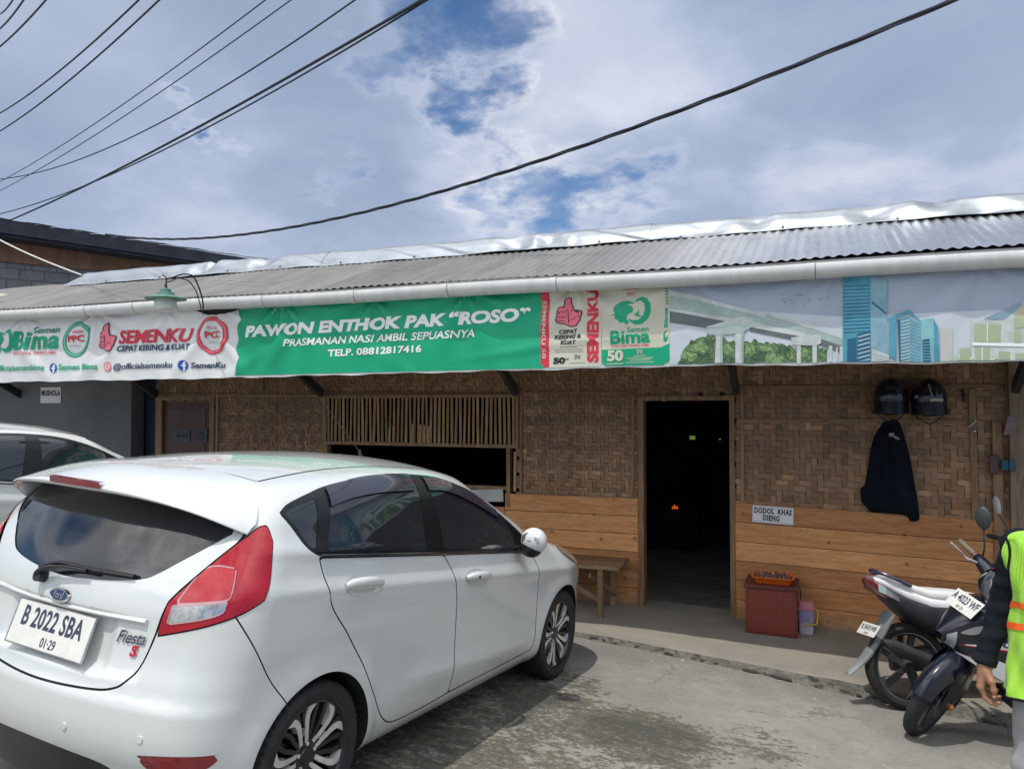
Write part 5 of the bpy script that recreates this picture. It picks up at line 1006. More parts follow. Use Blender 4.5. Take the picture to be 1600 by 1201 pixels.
('conc1',[(0.931,2.432),(1.107,2.436),(1.211,2.545),(1.4,2.424),(1.395,2.109),(0.926,2.117)],6,'picture'),
('roof2',[(0.995,2.445),(1.211,2.543),(1.219,2.529),(1.112,2.435)],7,'picture'),
('beige',[(1.166,2.475),(1.215,2.524),(1.314,2.458),(1.313,2.386),(1.226,2.39)],7,'picture'),
('glassg',[(0.942,2.416),(1.092,2.403),(1.09,2.291),(0.943,2.297)],8,'picture'),
('glassg',[(0.947,2.261),(1.028,2.256),(1.027,2.157),(0.945,2.159)],8,'picture'),
('glassg',[(1.08,2.231),(1.142,2.229),(1.141,2.155),(1.079,2.156)],8,'picture'),
('glassg',[(0.859,2.255),(0.917,2.259),(0.916,2.159),(0.858,2.16)],8,'picture'),
('glassg',[(1.168,2.366),(1.204,2.37),(1.203,2.287),(1.167,2.288)],8,'picture'),
('glassg',[(1.171,2.218),(1.293,2.218),(1.292,2.152),(1.17,2.154)],8,'picture'),
('glassg',[(1.17,2.443),(1.192,2.463),(1.261,2.388),(1.169,2.376)],8,'picture'),
('white',[(1.014,2.41),(1.019,2.41),(1.017,2.293),(1.013,2.293)],9,'picture'),
('white',[(0.929,2.295),(1.294,2.276),(1.294,2.254),(0.929,2.274)],9,'picture'),
('white',[(0.983,2.26),(0.989,2.26),(0.987,2.158),(0.982,2.158)],9,'picture'),
('leafp',[(0.816,2.176),(0.838,2.201),(0.858,2.218),(0.879,2.208),(0.9,2.229),(0.92,2.206),(0.94,2.189),(0.96,2.198),(0.981,2.203),(1.001,2.21),(1.022,2.231),(1.041,2.204),(1.061,2.188),(1.081,2.188),(1.08,2.114),(0.816,2.119)],7,'picture'),
('beige2',[(0.749,2.391),(0.819,2.394),(0.816,2.119),(0.746,2.12)],5,'picture'),
('ink2',[(-0.257,2.684),(-0.247,2.675),(-0.231,2.678),(-0.243,2.669)],3,'picture'),
('ink2',[(-0.155,2.681),(-0.145,2.672),(-0.13,2.675),(-0.142,2.666)],3,'picture'),
('ink2',[(-0.134,2.669),(-0.124,2.661),(-0.109,2.664),(-0.121,2.655)],3,'picture'),
('ink2',[(-0.247,2.641),(-0.236,2.632),(-0.221,2.635),(-0.233,2.627)],3,'picture'),
('ink2',[(-0.198,2.639),(-0.188,2.63),(-0.173,2.633),(-0.185,2.624)],3,'picture'),
('ink2',[(-0.183,2.614),(-0.172,2.605),(-0.157,2.608),(-0.169,2.6)],3,'picture'),
('ink2',[(-0.079,2.638),(-0.069,2.63),(-0.054,2.632),(-0.066,2.624)],3,'picture'),
('ink2',[(-0.01,2.632),(0.0,2.624),(0.015,2.627),(0.003,2.618)],3,'picture'),
('ink2',[(0.008,2.641),(0.018,2.632),(0.033,2.635),(0.021,2.626)],3,'picture'),
('ink2',[(0.042,2.649),(0.052,2.641),(0.067,2.643),(0.055,2.635)],3,'picture'),
('ink2',[(0.045,2.69),(0.055,2.682),(0.069,2.684),(0.058,2.676)],3,'picture'),
('ink2',[(-0.112,2.589),(-0.101,2.58),(-0.086,2.583),(-0.098,2.575)],3,'picture'),
('ink2',[(-0.236,2.626),(-0.226,2.617),(-0.21,2.62),(-0.222,2.611)],3,'picture')]
BY = 5.86
BX0, BX1 = -9.05, 2.05
def bz0(x): return float(np.interp(x, [-9,-8.3,-5.1,-2.06,-1.07,1.22,2.1], [2.135,2.137,2.143,2.168,2.176,2.160,2.155]))+0.004*math.sin(x*7)+0.003*math.sin(x*17)
def bz1(x): return float(np.interp(x, [-9,-6.0,-5.62,-5.42,-5.16,-5.0,2.1], [2.83,2.83,2.812,2.742,2.758,2.815,2.80]))
TIES = [-8.9,-7.9,-6.9,-5.95,-5.3,-4.55,-3.6,-2.7,-1.75,-0.85,0.1,1.0,1.9]
def bwr(x, z):
    d = 0.010*math.sin(x*1.35+0.8)+0.006*math.sin(x*3.7+z*2.0)
    for i, t in enumerate(TIES):
        dx = x-t; dz = 2.80-z; r = math.hypot(dx, dz)
        if r < 0.9:
            a = math.atan2(dx, dz+0.05)
            d += 0.015*math.sin(a*(7+i % 3)+i*1.7)*math.exp(-((r-0.22)/0.26)**2)*(1.15 if x < -1 else 0.5)
    # long slack folds running down from the dip on the left
    for x0, z0, sl, a, w_ in ((-5.25,2.52,-1.3,0.020,0.05),(-5.6,2.45,1.0,0.014,0.06),(-6.9,2.30,0.6,0.012,0.07),(-7.8,2.36,-0.8,0.014,0.07),(-4.6,2.38,0.9,0.010,0.06),(-3.5,2.30,-0.6,0.009,0.08),(-2.2,2.33,0.12,0.012,0.03),(-1.6,2.40,0.04,0.010,0.03),(-5.0,2.25,0.5,0.012,0.06)):
        q = ((z-z0)-sl*(x-x0))/math.hypot(1, sl)/w_; l = math.hypot(x-x0, z-z0)
        d += a*math.exp(-q*q)*math.exp(-(l/0.45)**2)
    d += 0.007*math.sin(x*21+math.sin(z*9)*1.5)*max(0, (2.26-z)/0.12)*0.5
    return d
def bpos(x, z, off=0.0): return Vector((x, BY-bwr(x, z)-off, z))
def print_mat(name, c): return pm('print_'+name, c, 0.42, spec=0.4, var=0.55 if name.startswith('leaf') else 0.14 if name[:3] in ('tow','con','und') else 0.05, vscale=48 if name.startswith('leaf') else 9 if name[:3] in ('tow','con','und') else 3)
BCOL = dict(green=(0.006,0.335,0.175), dkgreen=(0.004,0.20,0.12), mint=(0.22,0.58,0.43), red=(0.60,0.035,0.065), pink=(0.78,0.17,0.23), navy=(0.03,0.055,0.115), white=(0.80,0.82,0.82), black=(0.02,0.025,0.03),
    cream=(0.56,0.55,0.45), ink2=(0.16,0.18,0.19), dark=(0.06,0.03,0.06), fb=(0.015,0.085,0.42), sky1=(0.34,0.40,0.50), sky2=(0.52,0.58,0.64), leaf1=(0.10,0.18,0.085), leaf2=(0.18,0.28,0.12), leaf3=(0.060,0.115,0.060),
    conc1=(0.50,0.55,0.54), conc2=(0.33,0.42,0.40), under=(0.12,0.14,0.145), tow1=(0.085,0.31,0.42), tow2=(0.22,0.38,0.46), tow3=(0.02,0.12,0.22), tow4=(0.22,0.47,0.52), beige=(0.50,0.45,0.34), beige2=(0.52,0.53,0.50), roof2=(0.22,0.33,0.42), glassg=(0.36,0.44,0.29), leafp=(0.45,0.54,0.41))
BM = {k: print_mat(k, v) for k, v in BCOL.items()}
M['vinyl'] = pm('banner_vinyl', (0.70,0.715,0.715), 0.40, spec=0.4, var=0.03, vscale=2, dirt=((0.50,0.50,0.49), 1.6, 0.60, 0.5))
ban = MB(); cell = 0.02; nx = int((BX1-BX0)/cell)
ban.grid(lambda u, v: bpos(BX0+(BX1-BX0)*u, bz0(BX0+(BX1-BX0)*u)+(bz1(BX0+(BX1-BX0)*u)-bz0(BX0+(BX1-BX0)*u))*v), nx, 34)
banner = tag(ban.put('banner', M['vinyl'], smooth=True), 'long printed cement banner in green and white, hung under the gutter across the front', 'banner')
hem = MB()
def bsurf(mb, pts, lift):
    """lays a flat outline (X, Z) onto the cloth"""
    c = [(min(max(x, BX0+0.01), BX1-0.01), z) for x, z in pts]
    c = [(x, min(max(z, bz0(x)+0.014), bz1(x)-0.004)) for x, z in c]
    # follow the cloth between the corners
    P = []
    for (a, b), (c2, d) in zip(c, c[1:]+c[:1]):
        n = max(1, int(math.hypot(c2-a, d-b)/0.03))
        for k in range(n): P.append((a+(c2-a)*k/n, b+(d-b)*k/n))
    Q = []
    for p in P:
        if not Q or math.hypot(p[0]-Q[-1][0], p[1]-Q[-1][1]) > 1e-4: Q.append(p)
    if len(Q) > 2 and math.hypot(Q[0][0]-Q[-1][0], Q[0][1]-Q[-1][1]) < 1e-4: Q.pop()
    if len(Q) < 3: return
    A = np.array(Q); lo = A.min(0); hi = A.max(0)
    if hi[1]-lo[1] < 1e-3 or hi[0]-lo[0] < 1e-3: return
    pts = [Vector(p) for p in Q]; n = len(pts); h = 0.026
    if (hi-lo).max() > h:
        gx, gy = np.meshgrid(np.arange(lo[0]+h/2, hi[0], h), np.arange(lo[1]+h/2, hi[1], h)); G = np.stack([gx.ravel(), gy.ravel()], 1)
        if len(G): pts += [Vector(p) for p in G[sd_poly(G, A) < -0.008]]
    vs, es, fs, *_ = delaunay_2d_cdt(pts, [(i, (i+1) % n) for i in range(n)], [], 1, 1e-5)
    mb._add([bpos(p[0], p[1], 0.0050+0.0013*lift) for p in vs], [f[::-1] for f in fs])
groups = {'green_field': 'green_field', 'bag': 'printed_cement_bag', 'strip': 'printed_cement_bag', 'bag_foot': 'printed_cement_bag', 'thumb': 'thumb_logo', 'thumb_outline': 'thumb_logo', 'thumb_line': 'thumb_logo', 'ring': 'seal_logo', 'head': 'swirl_logo', 'horn': 'swirl_logo', 'leaf': 'swirl_logo', 'disc': 'social_icon', 'f': 'social_icon', 'picture': 'printed_city_picture'}
buckets = {}
for col, pts, lift, nm in BAN_POLY:
    big = groups.get(nm, 'small_print'); cx = sum(p[0] for p in pts)/len(pts)
    key = (big, col if big == 'seal_logo' else len(buckets) if big == 'small_print' else 0, int((cx+9.2)//(100 if big in ('green_field','printed_city_picture') else 1.3 if big != 'social_icon' else 0.55)))
    mb, ml = buckets.setdefault(key, (MB(), []))
    if col not in ml: ml.append(col)
    mb.cur = ml.index(col); bsurf(mb, pts, lift)
for (nm, _, _), (mb, ml) in buckets.items():
    if mb.f: mb.put(nm, [BM[c] for c in ml], banner, smooth=True, recalc=False)
def fit_text(s, bold, shear, cell=0.05):
    V, F = text_mesh(s, 1.0, bold=bold, shear=shear)
    A = np.array(V); cap = text_cap(bold)
    return A, F, cap
_cap = {}
def text_cap(bold):
    if bold not in _cap:
        V, F = text_mesh('H', 1.0, bold=bold); A = np.array(V); _cap[bold] = (A[:,1].min(), A[:,1].max())
    return _cap[bold]
def cut_grid(V, F, sx, sy, cell):
    bm = bmesh.new(); vs = [bm.verts.new((x*sx, y*sy, 0)) for x, y in V]
    for f in F:
        try: bm.faces.new([vs[i] for i in f])
        except ValueError: pass
    xs = [v.co.x for v in bm.verts]; ys = [v.co.y for v in bm.verts]
    for ax, lo, hi in ((0, min(xs), max(xs)), (1, min(ys), max(ys))):
        k = (math.floor(lo/cell)+1)*cell
        while k < hi:
            bmesh.ops.bisect_plane(bm, geom=bm.verts[:]+bm.edges[:]+bm.faces[:], dist=1e-7, plane_co=(k,0,0) if ax == 0 else (0,k,0), plane_no=(1,0,0) if ax == 0 else (0,1,0)); k += cell
    bm.verts.index_update(); out = [(v.co.x, v.co.y) for v in bm.verts], [tuple(v.index for v in f.verts) for f in bm.faces]; bm.free(); return out
SERIF = {'B': [(0.0,0.42,0),(0.0,0.42,1)]}
for s, (x0, z0), (x1, z1), h, col, bold, shear in BAN_TEXT:
    A, F, (c0, c1) = fit_text(s, bold, shear)
    w0, w1 = A[:,0].min(), A[:,0].max(); sx = (x1-x0)/(w1-w0); sy = h/(c1-c0)
    V, F = cut_grid([(a-w0, b-c0) for a, b in A], F, sx, sy, 0.03)
    mb = MB(); mb._add([bpos(x0+u, z0+(z1-z0)*u/(x1-x0)+v, 0.014 if col in ('cream','white') and x0 > -2 else 0.0095 if x0 > -2 else 0.0085) for u, v in V], F)
    mb.put('lettering', BM[col], banner, recalc=False)
for s, (x0, z0), (x1, z1), w_, col, bold, down in BAN_VTEXT:
    A, F, (c0, c1) = fit_text(s, bold, 0.0)
    w0, w1 = A[:,0].min(), A[:,0].max(); L = abs(z1-z0); sx = L/(w1-w0); sy = abs(w_)/(c1-c0)
    V, F = cut_grid([(a-w0, b-c0) for a, b in A], F, sx, sy, 0.03)
    mb = MB()
    if down: mb._add([bpos(x0-0.01+v, min(z0-u, bz1(x0)-0.01), 0.009) for u, v in V], F)     # reads downwards
    else: mb._add([bpos(x0-v, min(z0+u, bz1(x0)-0.01), 0.009) for u, v in V], F)             # reads upwards
    mb.put('lettering', BM[col], banner, recalc=False)
# ---------------------------------------------------------------- neighbour's house behind on the left
def mat_block():
    m = bpy.data.materials.new('cement_block'); m.use_nodes = True; t = NT(m.node_tree)
    co = t.new('ShaderNodeTexCoord').outputs['Object']
    br = t.new('ShaderNodeTexBrick', ins={'Vector': t.vmath('ADD', t.new('ShaderNodeMapping', ins={'Vector': co, 'Rotation': (R_(90),0,0)}).outputs[0], t.vmath('SCALE', t.new('ShaderNodeTexNoise', ins={'Vector': co, 'Scale': 6.0, 'Detail': 4}).outputs['Color'], 0.03)), 'Scale': 1.0, 'Color1': (0.20,0.205,0.22,1), 'Color2': (0.27,0.275,0.29,1), 'Mortar': (0.115,0.12,0.13,1), 'Mortar Size': 0.014, 'Brick Width': 0.42, 'Row Height': 0.205, 'Mortar Smooth': 0.4, 'Bias': 0.0})
    n = t.noise(co, 3, 8, 0.7); c = t.mix(t.mapr(n, 0.4, 0.7, 0, 0.6), br.outputs['Color'], (0.15,0.155,0.17))
    st = t.noise(t.new('ShaderNodeMapping', ins={'Vector': co, 'Scale': (9,9,0.7)}).outputs[0], 1.0, 5, 0.6); c = t.mix(t.mapr(st, 0.5, 0.72, 0, 0.6), c, (0.10,0.105,0.12))
    b = t.new('ShaderNodeBsdfPrincipled', ins={'Base Color': c, 'Roughness': 0.95, 'Specular IOR Level': 0.2, 'Normal': t.new('ShaderNodeBump', ins={'Strength': 0.6, 'Distance': 0.02, 'Height': t.math('ADD', t.math('MULTIPLY', br.outputs['Fac'], -1.0), n)}).outputs[0]})
    t.new('ShaderNodeOutputMaterial', ins={'Surface': b.outputs[0]}); return m
A0 = Vector((-13.40, 11.17, 5.22)); A1 = Vector((-11.06, 15.23, 5.06))        # the eave of its side wall, near end and far end
NB = Matrix(((1,0,0,A0.x),(0,1,0,A0.y),(0,0,1,0),(0,0,0,1)))
dv = Vector((A1.x-A0.x, A1.y-A0.y, 0)); nl = dv.length; ang = math.atan2(dv.y, dv.x)
nb = thing('block_house', 'unfinished cement block house with a dark overhanging roof behind the eatery', 'house', matrix=Matrix.Translation((A0.x, A0.y, 0)) @ Matrix.Rotation(ang, 4, 'Z'))
w_ = MB(); w_.box((-9,0.55,-1),(nl+3,0.75,4.80)); w_.put('block_wall', mat_block(), nb)
w_ = MB(); w_.box((-9,0.50,4.64),(nl-0.55,0.545,5.02)); w_.put('board_panel', pm('ochre_board', (0.30,0.165,0.105), 0.8, col2=(0.20,0.115,0.08), vscale=3, stretch=(3,3,0.6)), nb)
w_ = MB(); w_.box((nl-0.6,0.44,4.05),(nl-0.25,0.62,4.80)); w_.put('corner_post', pm('grey_post', (0.17,0.18,0.20), 0.9, var=0.2, vscale=4), nb, bevel=0.01)
w_ = MB()
for k in range(60):
    x = -9+k*(nl+9.8)/60
    w_._add([(x,-0.06,5.30-0.036*(x)+0.012*math.sin(k*2.1)),(x+(nl+9.8)/60,-0.06,5.30-0.036*(x+0.2)+0.012*math.sin(k*2.1+1)),(x+(nl+9.8)/60,3.6,5.9),(x,3.6,5.9)], [(0,1,2,3)])
roofm = pm('old_dark_roof', (0.035,0.042,0.060), 0.85, var=0.3, vscale=3)
rf = w_.put('roof', roofm, nb)
w_ = MB(); w_.box((-9,-0.04,5.04),(nl+0.75,0.02,5.27),Matrix.Rotation(0.036,3,'Y'),(0,0,5.2)); w_.box((-9,0.02,4.98),(nl+0.7,0.80,5.04),Matrix.Rotation(0.036,3,'Y'),(0,0,5.2)); w_.put('fascia', roofm, nb)
# a scrap of pale tarpaulin on the left end of the eaves, and the white stay rope
tp = MB(); tp.grid(lambda u, v: (-12.5+3.55*u, 5.95+1.15*v, 2.985+0.40*v+0.035*math.sin(u*9+v*3)+0.03*v*math.sin(v*14+u*5)), 40, 20)
tag(tp.put('tarpaulin', pm('tan_tarpaulin', (0.36,0.325,0.265), 0.7, var=0.12, vscale=3), smooth=True), 'tan tarpaulin spread over the left end of the metal roof', 'tarpaulin')
rp_ = MB(); a = Vector((-11.017,7.196,4.464)); b = Vector((-8.74, 7.22, 3.545)); rp_.tube([a.lerp(b, k/12)-Vector((0,0,0.05*math.sin(math.pi*k/12))) for k in range(13)], 0.010, 6)
tag(rp_.put('rope', pm('white_rope', (0.62,0.62,0.60), 0.8, var=0.1, vscale=40), smooth=True), 'thin white stay rope tied to the left end of the ridge', 'rope')
# ---------------------------------------------------------------- overhead lines
M['cable'] = pm('cable_black', (0.014,0.018,0.028), 0.55, var=0.25, vscale=8)
def cable(p0, p1, r, sag, label, twist=False):
    A = Vector(p0); B = Vector(p1); n = 60; ext = 0.12; e0 = -0.5 if twist else -0.12; e1 = 1.0 if twist else 1.12; S = [e0+(e1-e0)*k/n for k in range(n+1)]
    pts = [A.lerp(B, q) - Vector((0,0,sag*4*(0.25-(q-0.5)**2))) for q in S]
    mb = MB()
    if twist:
        L = (B-A).length
        fine = cr(pts, 8); 
        for ph in (0, 2.1, 4.2):
            q = []
            for i, p in enumerate(fine):
                d = (fine[min(i+1,len(fine)-1)]-fine[max(i-1,0)]).normalized(); u = d.cross(Vector((0,0,1))).normalized(); v = d.cross(u); t = ph+i*0.20
                q.append(p+(u*math.cos(t)+v*math.sin(t))*r*0.62)
            mb.tube(q, r*0.62, 6)
    else: mb.tube(pts, r, 6)
    return tag(mb.put('overhead_cable', M['cable'], smooth=True), label, 'cable', 'overhead cables crossing the sky')
cable((0.857,5.849,4.581), (-12.985,11.236,5.240), 0.0165, 0.62, 'thick twisted cable sagging across the whole sky from upper right to the block house', True)
cable((-3.371,6.303,5.620), (-14.747,10.745,5.639), 0.016, 0.10, 'thickest of the straight cables at upper left, ending above the block house')
cable((-3.327,6.320,5.620), (-15.042,10.627,5.703), 0.010, 0.25, 'thin cable running just beside the thickest straight one at upper left')
cable((-4.112,6.329,5.776), (-14.607,10.245,6.231), 0.009, 0.35, 'thin cable crossing two others near the left edge of the sky')
cable((-4.684,6.104,5.776), (-14.610,10.251,6.010), 0.0065, 0.10, 'faint line that dips lowest at the left edge of the sky')
cable((-4.913,6.014,5.776), (-14.608,10.247,6.182), 0.0065, 0.10, 'faint line leaving the top edge left of the crossing cables')
cable((-5.862,5.640,5.776), (-11.679,8.178,6.098), 0.0095, 0.08, 'lower of the two parallel cables in the upper left corner')
cable((-6.045,5.568,5.776), (-11.676,8.170,6.373), 0.0095, 0.08, 'upper of the two parallel cables in the upper left corner')
cable((-6.875,5.241,5.776), (-8.749,6.108,6.017), 0.009, 0.02, 'innermost of the three short cables cutting the top left corner')
cable((-7.075,5.162,5.776), (-8.747,6.103,6.223), 0.009, 0.02, 'middle one of the three short cables cutting the top left corner')
cable((-7.172,5.124,5.776), (-8.745,6.099,6.393), 0.008, 0.02, 'outermost of the three short cables cutting the top left corner')
# ---------------------------------------------------------------- eaves lamp
lamp = thing('eaves_lamp', 'green enamel lamp with a white glass globe hanging in front of the gutter', 'lamp', (-5.391,5.30,2.729)); lamp.scale = (0.86,0.86,0.86)
M['green_enamel'] = pm('green_enamel', (0.065,0.185,0.14), 0.45, coat=0.2, var=0.15, vscale=15)
M['milk_glass'] = pm('milk_glass', (0.58,0.62,0.58), 0.25, coat=0.6, var=0.05, vscale=12)
s = MB(); s.lathe([(0.030,0.225),(0.050,0.215),(0.055,0.185),(0.085,0.178),(0.092,0.155),(0.150,0.140),(0.205,0.118),(0.204,0.112),(0.140,0.130),(0.06,0.145)], seg=36, cap=False); s.put('lamp_shade', M['green_enamel'], lamp, smooth=True)
s = MB(); s.lathe([(0.086,0.150),(0.096,0.125),(0.108,0.10),(0.110,0.03),(0.100,0.004),(0.075,-0.012),(0.0,-0.018)], seg=32, cap=False); s.put('globe', M['milk_glass'], lamp, smooth=True)
s = MB(); s.cyl((0,0,0.22),(0,0,0.27),0.018,0.012,12); s.tube([(0,0,0.26),(0.005,0,0.31),(-0.006,0,0.345),(-0.05,0.0,0.37)],0.007,8); s.put('hook', M['dark_metal'], lamp, smooth=True)
s = MB(); s.tube(cr([(0,0,0.325),(0.08,0.01,0.335),(0.20,0.03,0.365),(0.26,0.10,0.350),(0.24,0.20,0.26),(0.18,0.32,0.15),(0.10,0.42,0.07),(0.02,0.50,0.03),(-0.03,0.56,0.02)],8),0.008,8); s.tube(cr([(0.0,0,0.285),(0.06,0.01,0.30),(0.15,0.02,0.325),(0.22,0.08,0.30),(0.22,0.18,0.22),(0.16,0.30,0.12),(0.08,0.41,0.05)],8),0.006,8); s.put('wire', M['cable'], lamp, smooth=True)
# ---------------------------------------------------------------- notices
def notice(name, label, c, w, h, lines, size, frame=True, rotz=0, bold=0.03, tilt=0.0, xs=1.0, serif=False):
    o = thing(name, label, 'sign', c); m = Matrix.Rotation(tilt, 4, 'Y')
    b = MB(); b.m = m; b.box((-w/2,-0.004,-h/2),(w/2,0.0,h/2)); b.put('sheet', M['paper'], o)
    t = MB(); t.m = m
    if frame:
        for i, t_ in ((0.012,0.004),):
            a, e = w/2-i, h/2-i
            for p, q in (((-a,-e),(a,-e)),((a,-e),(a,e)),((a,e),(-a,e)),((-a,e),(-a,-e))): t.beam((p[0],-0.0046,p[1]),(q[0],-0.0046,q[1]),0.004,0.0012)
        t.put('border', M['ink'], o)
    for s, u, v in lines:
        t = MB(); t.m = m
        flat_text(t, s, lambda a, b_: (u+a, -0.0056, v+b_), size, bold=bold, xs=xs, spacing=1.12)
        if serif:      # slab feet and heads on the stems
            V, F = text_mesh(s, size, bold=bold, xs=xs, spacing=1.12)
            zs = [p[1] for p in V]; lo, hi = min(zs), max(zs)
            for zz_, up in ((lo, 1), (hi, -1)):
                xs_ = sorted(p[0] for p in V if abs(p[1]-zz_) < size*0.012)
                i = 0
                while i < len(xs_):
                    j = i
                    while j+1 < len(xs_) and xs_[j+1]-xs_[j] < size*0.24: j += 1
                    if 0.03*size < xs_[j]-xs_[i] < size*0.5: t.box((u+xs_[i]-size*0.055,-0.0062,v+(zz_ if up > 0 else zz_-size*0.085)),(u+xs_[j]+size*0.055,-0.0056,v+(zz_+size*0.085 if up > 0 else zz_)))
                    i = j+1
        t.put('lettering', M['ink'], o)
    return o
notice('paper_sign', 'white framed notice reading DODOL KHAS DIENG on the planks right of the door', (-0.398,WY-0.030,0.911), 0.345, 0.150, [('DODOL  KHAS',0.0,0.030),('DIENG',-0.012,-0.030)], 0.062, True, bold=0.042, tilt=0.035, xs=0.70, serif=True)
notice('paper_sign', 'white notice reading MUSHOLA on the grey plaster wall at the left', (-9.32,WY-0.105,2.02), 0.37, 0.205, [('MUSHOLA',0,0.025)], 0.095, False, bold=0.05, xs=0.72)
a = notice('paper_sign', 'shade-grey notice with a black arrow on the dark side door', (-7.205,WY-0.016,1.520), 0.27, 0.165, [], 0.05, False)
t = MB(); t._add([(x,-0.006,z) for x, z in ((-0.09,0.0),(-0.035,0.034),(-0.035,0.013),(0.09,0.013),(0.09,-0.013),(-0.035,-0.013),(-0.035,-0.034))], [tuple(range(7))]); t.put('arrow', M['ink'], a)
notice('paper_sign', 'small shade-grey notice right of the arrow on the dark side door', (-6.90,WY-0.016,1.53), 0.19, 0.150, [('DIRI',0,0.03),('TOILET',0,-0.035)], 0.055, False, xs=0.8)
for o in [q for q in COL.objects if q.name.startswith('sheet')][-2:]:
    o.data.materials[0] = pm('shaded_paper', (0.10,0.105,0.13), 0.8, var=0.1)  # paper darkened in its colour for the dim recess
# ---------------------------------------------------------------- bench
M['old_wood'] = mat_wood('weathered_wood', False, 1.3, 'X', (0.30,0.20,0.125), (0.19,0.12,0.075)); M['old_wood_v'] = mat_wood('weathered_wood_upright', False, 1.3, 'Z', (0.36,0.26,0.165), (0.24,0.165,0.10))
be = thing('bench', 'rough wooden bench standing on the porch left of the door', 'bench', (-2.3,7.03,0))
def bp(name, lo, hi, m, bev=0.004, **k):
    b = MB(); b.col = (rng.random(),)*3; b.box(lo, hi, **k); return b.put(name, M[m], be, bevel=bev)
bp('seat', (-0.75,-0.245,0.425), (0.64,-0.01,0.455), 'old_wood'); bp('seat', (-0.75,0.0,0.424), (0.62,0.245,0.453), 'old_wood')
for x in (-0.60,0.465):
    bp('leg', (x-0.022,-0.240,0.0), (x+0.022,-0.198,0.424), 'old_wood_v'); bp('leg', (x-0.022,0.215,0.0), (x+0.022,0.257,0.424), 'old_wood_v')
    bp('rail', (x-0.018,-0.197,0.36), (x+0.018,0.214,0.40), 'old_wood_v'); 
b = MB(); b.col = (0.5,)*3; b.beam((0.465,-0.17,0.13),(-0.25,-0.03,0.40),0.025,0.045); b.put('brace', M['old_wood'], be, bevel=0.003)
b = MB(); b.col = (0.7,)*3; b.beam((0.50,0.20,0.12),(0.36,-0.20,0.36),0.02,0.04); b.put('brace', M['old_wood'], be, bevel=0.003)
# ---------------------------------------------------------------- red cabinet, tray, sweets, container
cb = thing('cabinet', 'small maroon cabinet on the porch under the framed notice', 'cabinet', (-0.395,7.11,pz(-0.4)))
M['maroon'] = pm('maroon_laminate', (0.185,0.036,0.024), 0.40, col2=(0.145,0.029,0.021), vscale=5, stretch=(9,9,0.6), dirt=((0.22,0.10,0.08), 40, 0.70, 0.5))
M['maroon_top'] = pm('maroon_top', (0.110,0.026,0.022), 0.45, var=0.25, vscale=9, dirt=((0.25,0.17,0.12), 16, 0.68, 0.5))
b = MB(); b.box((-0.205,-0.20,0.0),(0.205,0.20,0.385)); b.put('carcass', M['maroon'], cb, bevel=0.004)
b = MB(); b.box((-0.218,-0.215,0.385),(0.215,0.21,0.412)); b.put('top', M['maroon_top'], cb, bevel=0.004)
b = MB(); b.box((-0.19,-0.208,0.02),(0.195,-0.2005,0.372)); b.put('front_panel', M['maroon'], cb, bevel=0.002)
b = MB(); b.tube(cr([(0.195,0.02,0.41),(0.222,0.02,0.36),(0.228,0.02,0.29),(0.222,0.03,0.245)],5),0.004,6); b.put('string', M['cable'], cb, smooth=True)
tz = pz(-0.4)+0.413
M['orange_plastic'] = pm('orange_plastic', (0.75,0.145,0.018), 0.35, var=0.06, vscale=10)
tr = thing('tray', 'orange plastic tray of brown sweets standing on the maroon cabinet', 'tray', (-0.385,7.10,tz))
b = MB()
def rr_(hx, hy, r, n=6): return [(cx*(hx-r)+r*math.cos(a), cy*(hy-r)+r*math.sin(a)) for cx, cy, a0 in ((1,1,0),(-1,1,90),(-1,-1,180),(1,-1,270)) for a in [R_(a0+90*k/n) for k in range(n+1)]]
rings = [(rr_(0.135,0.105,0.03),0.002),(rr_(0.140,0.110,0.03),0.004),(rr_(0.163,0.132,0.035),0.052),(rr_(0.175,0.144,0.04),0.055),(rr_(0.176,0.145,0.04),0.050),(rr_(0.168,0.137,0.036),0.046),(rr_(0.145,0.115,0.03),0.0)]
n = len(rings[0][0]); V = [(x,y,z) for r, z in rings for x, y in r]
b._add(V, [tuple(range(n))]+[(k*n+i,k*n+(i+1)%n,(k+1)*n+(i+1)%n,(k+1)*n+i) for k in range(len(rings)-1) for i in range(n)]+[tuple((len(rings)-1)*n+i for i in range(n-1,-1,-1))])
b.put('pan', M['orange_plastic'], tr, smooth=True)
b = MB(); b.box((-0.002,-0.11,0.004),(0.002,0.11,0.03)); b.put('divider', M['orange_plastic'], tr)
M['sweet'] = pm('sweet_wrapper', (0.105,0.055,0.040), 0.35, coat=0.15, col2=(0.22,0.155,0.12), vscale=45, bump=0.4, bscale=160)
M['sweet2'] = pm('sweet_dark', (0.055,0.030,0.026), 0.35, coat=0.15, col2=(0.17,0.12,0.10), vscale=60, bump=0.4, bscale=160)
rs2 = random.Random(5); k = 0
where = ['front row', 'back row']
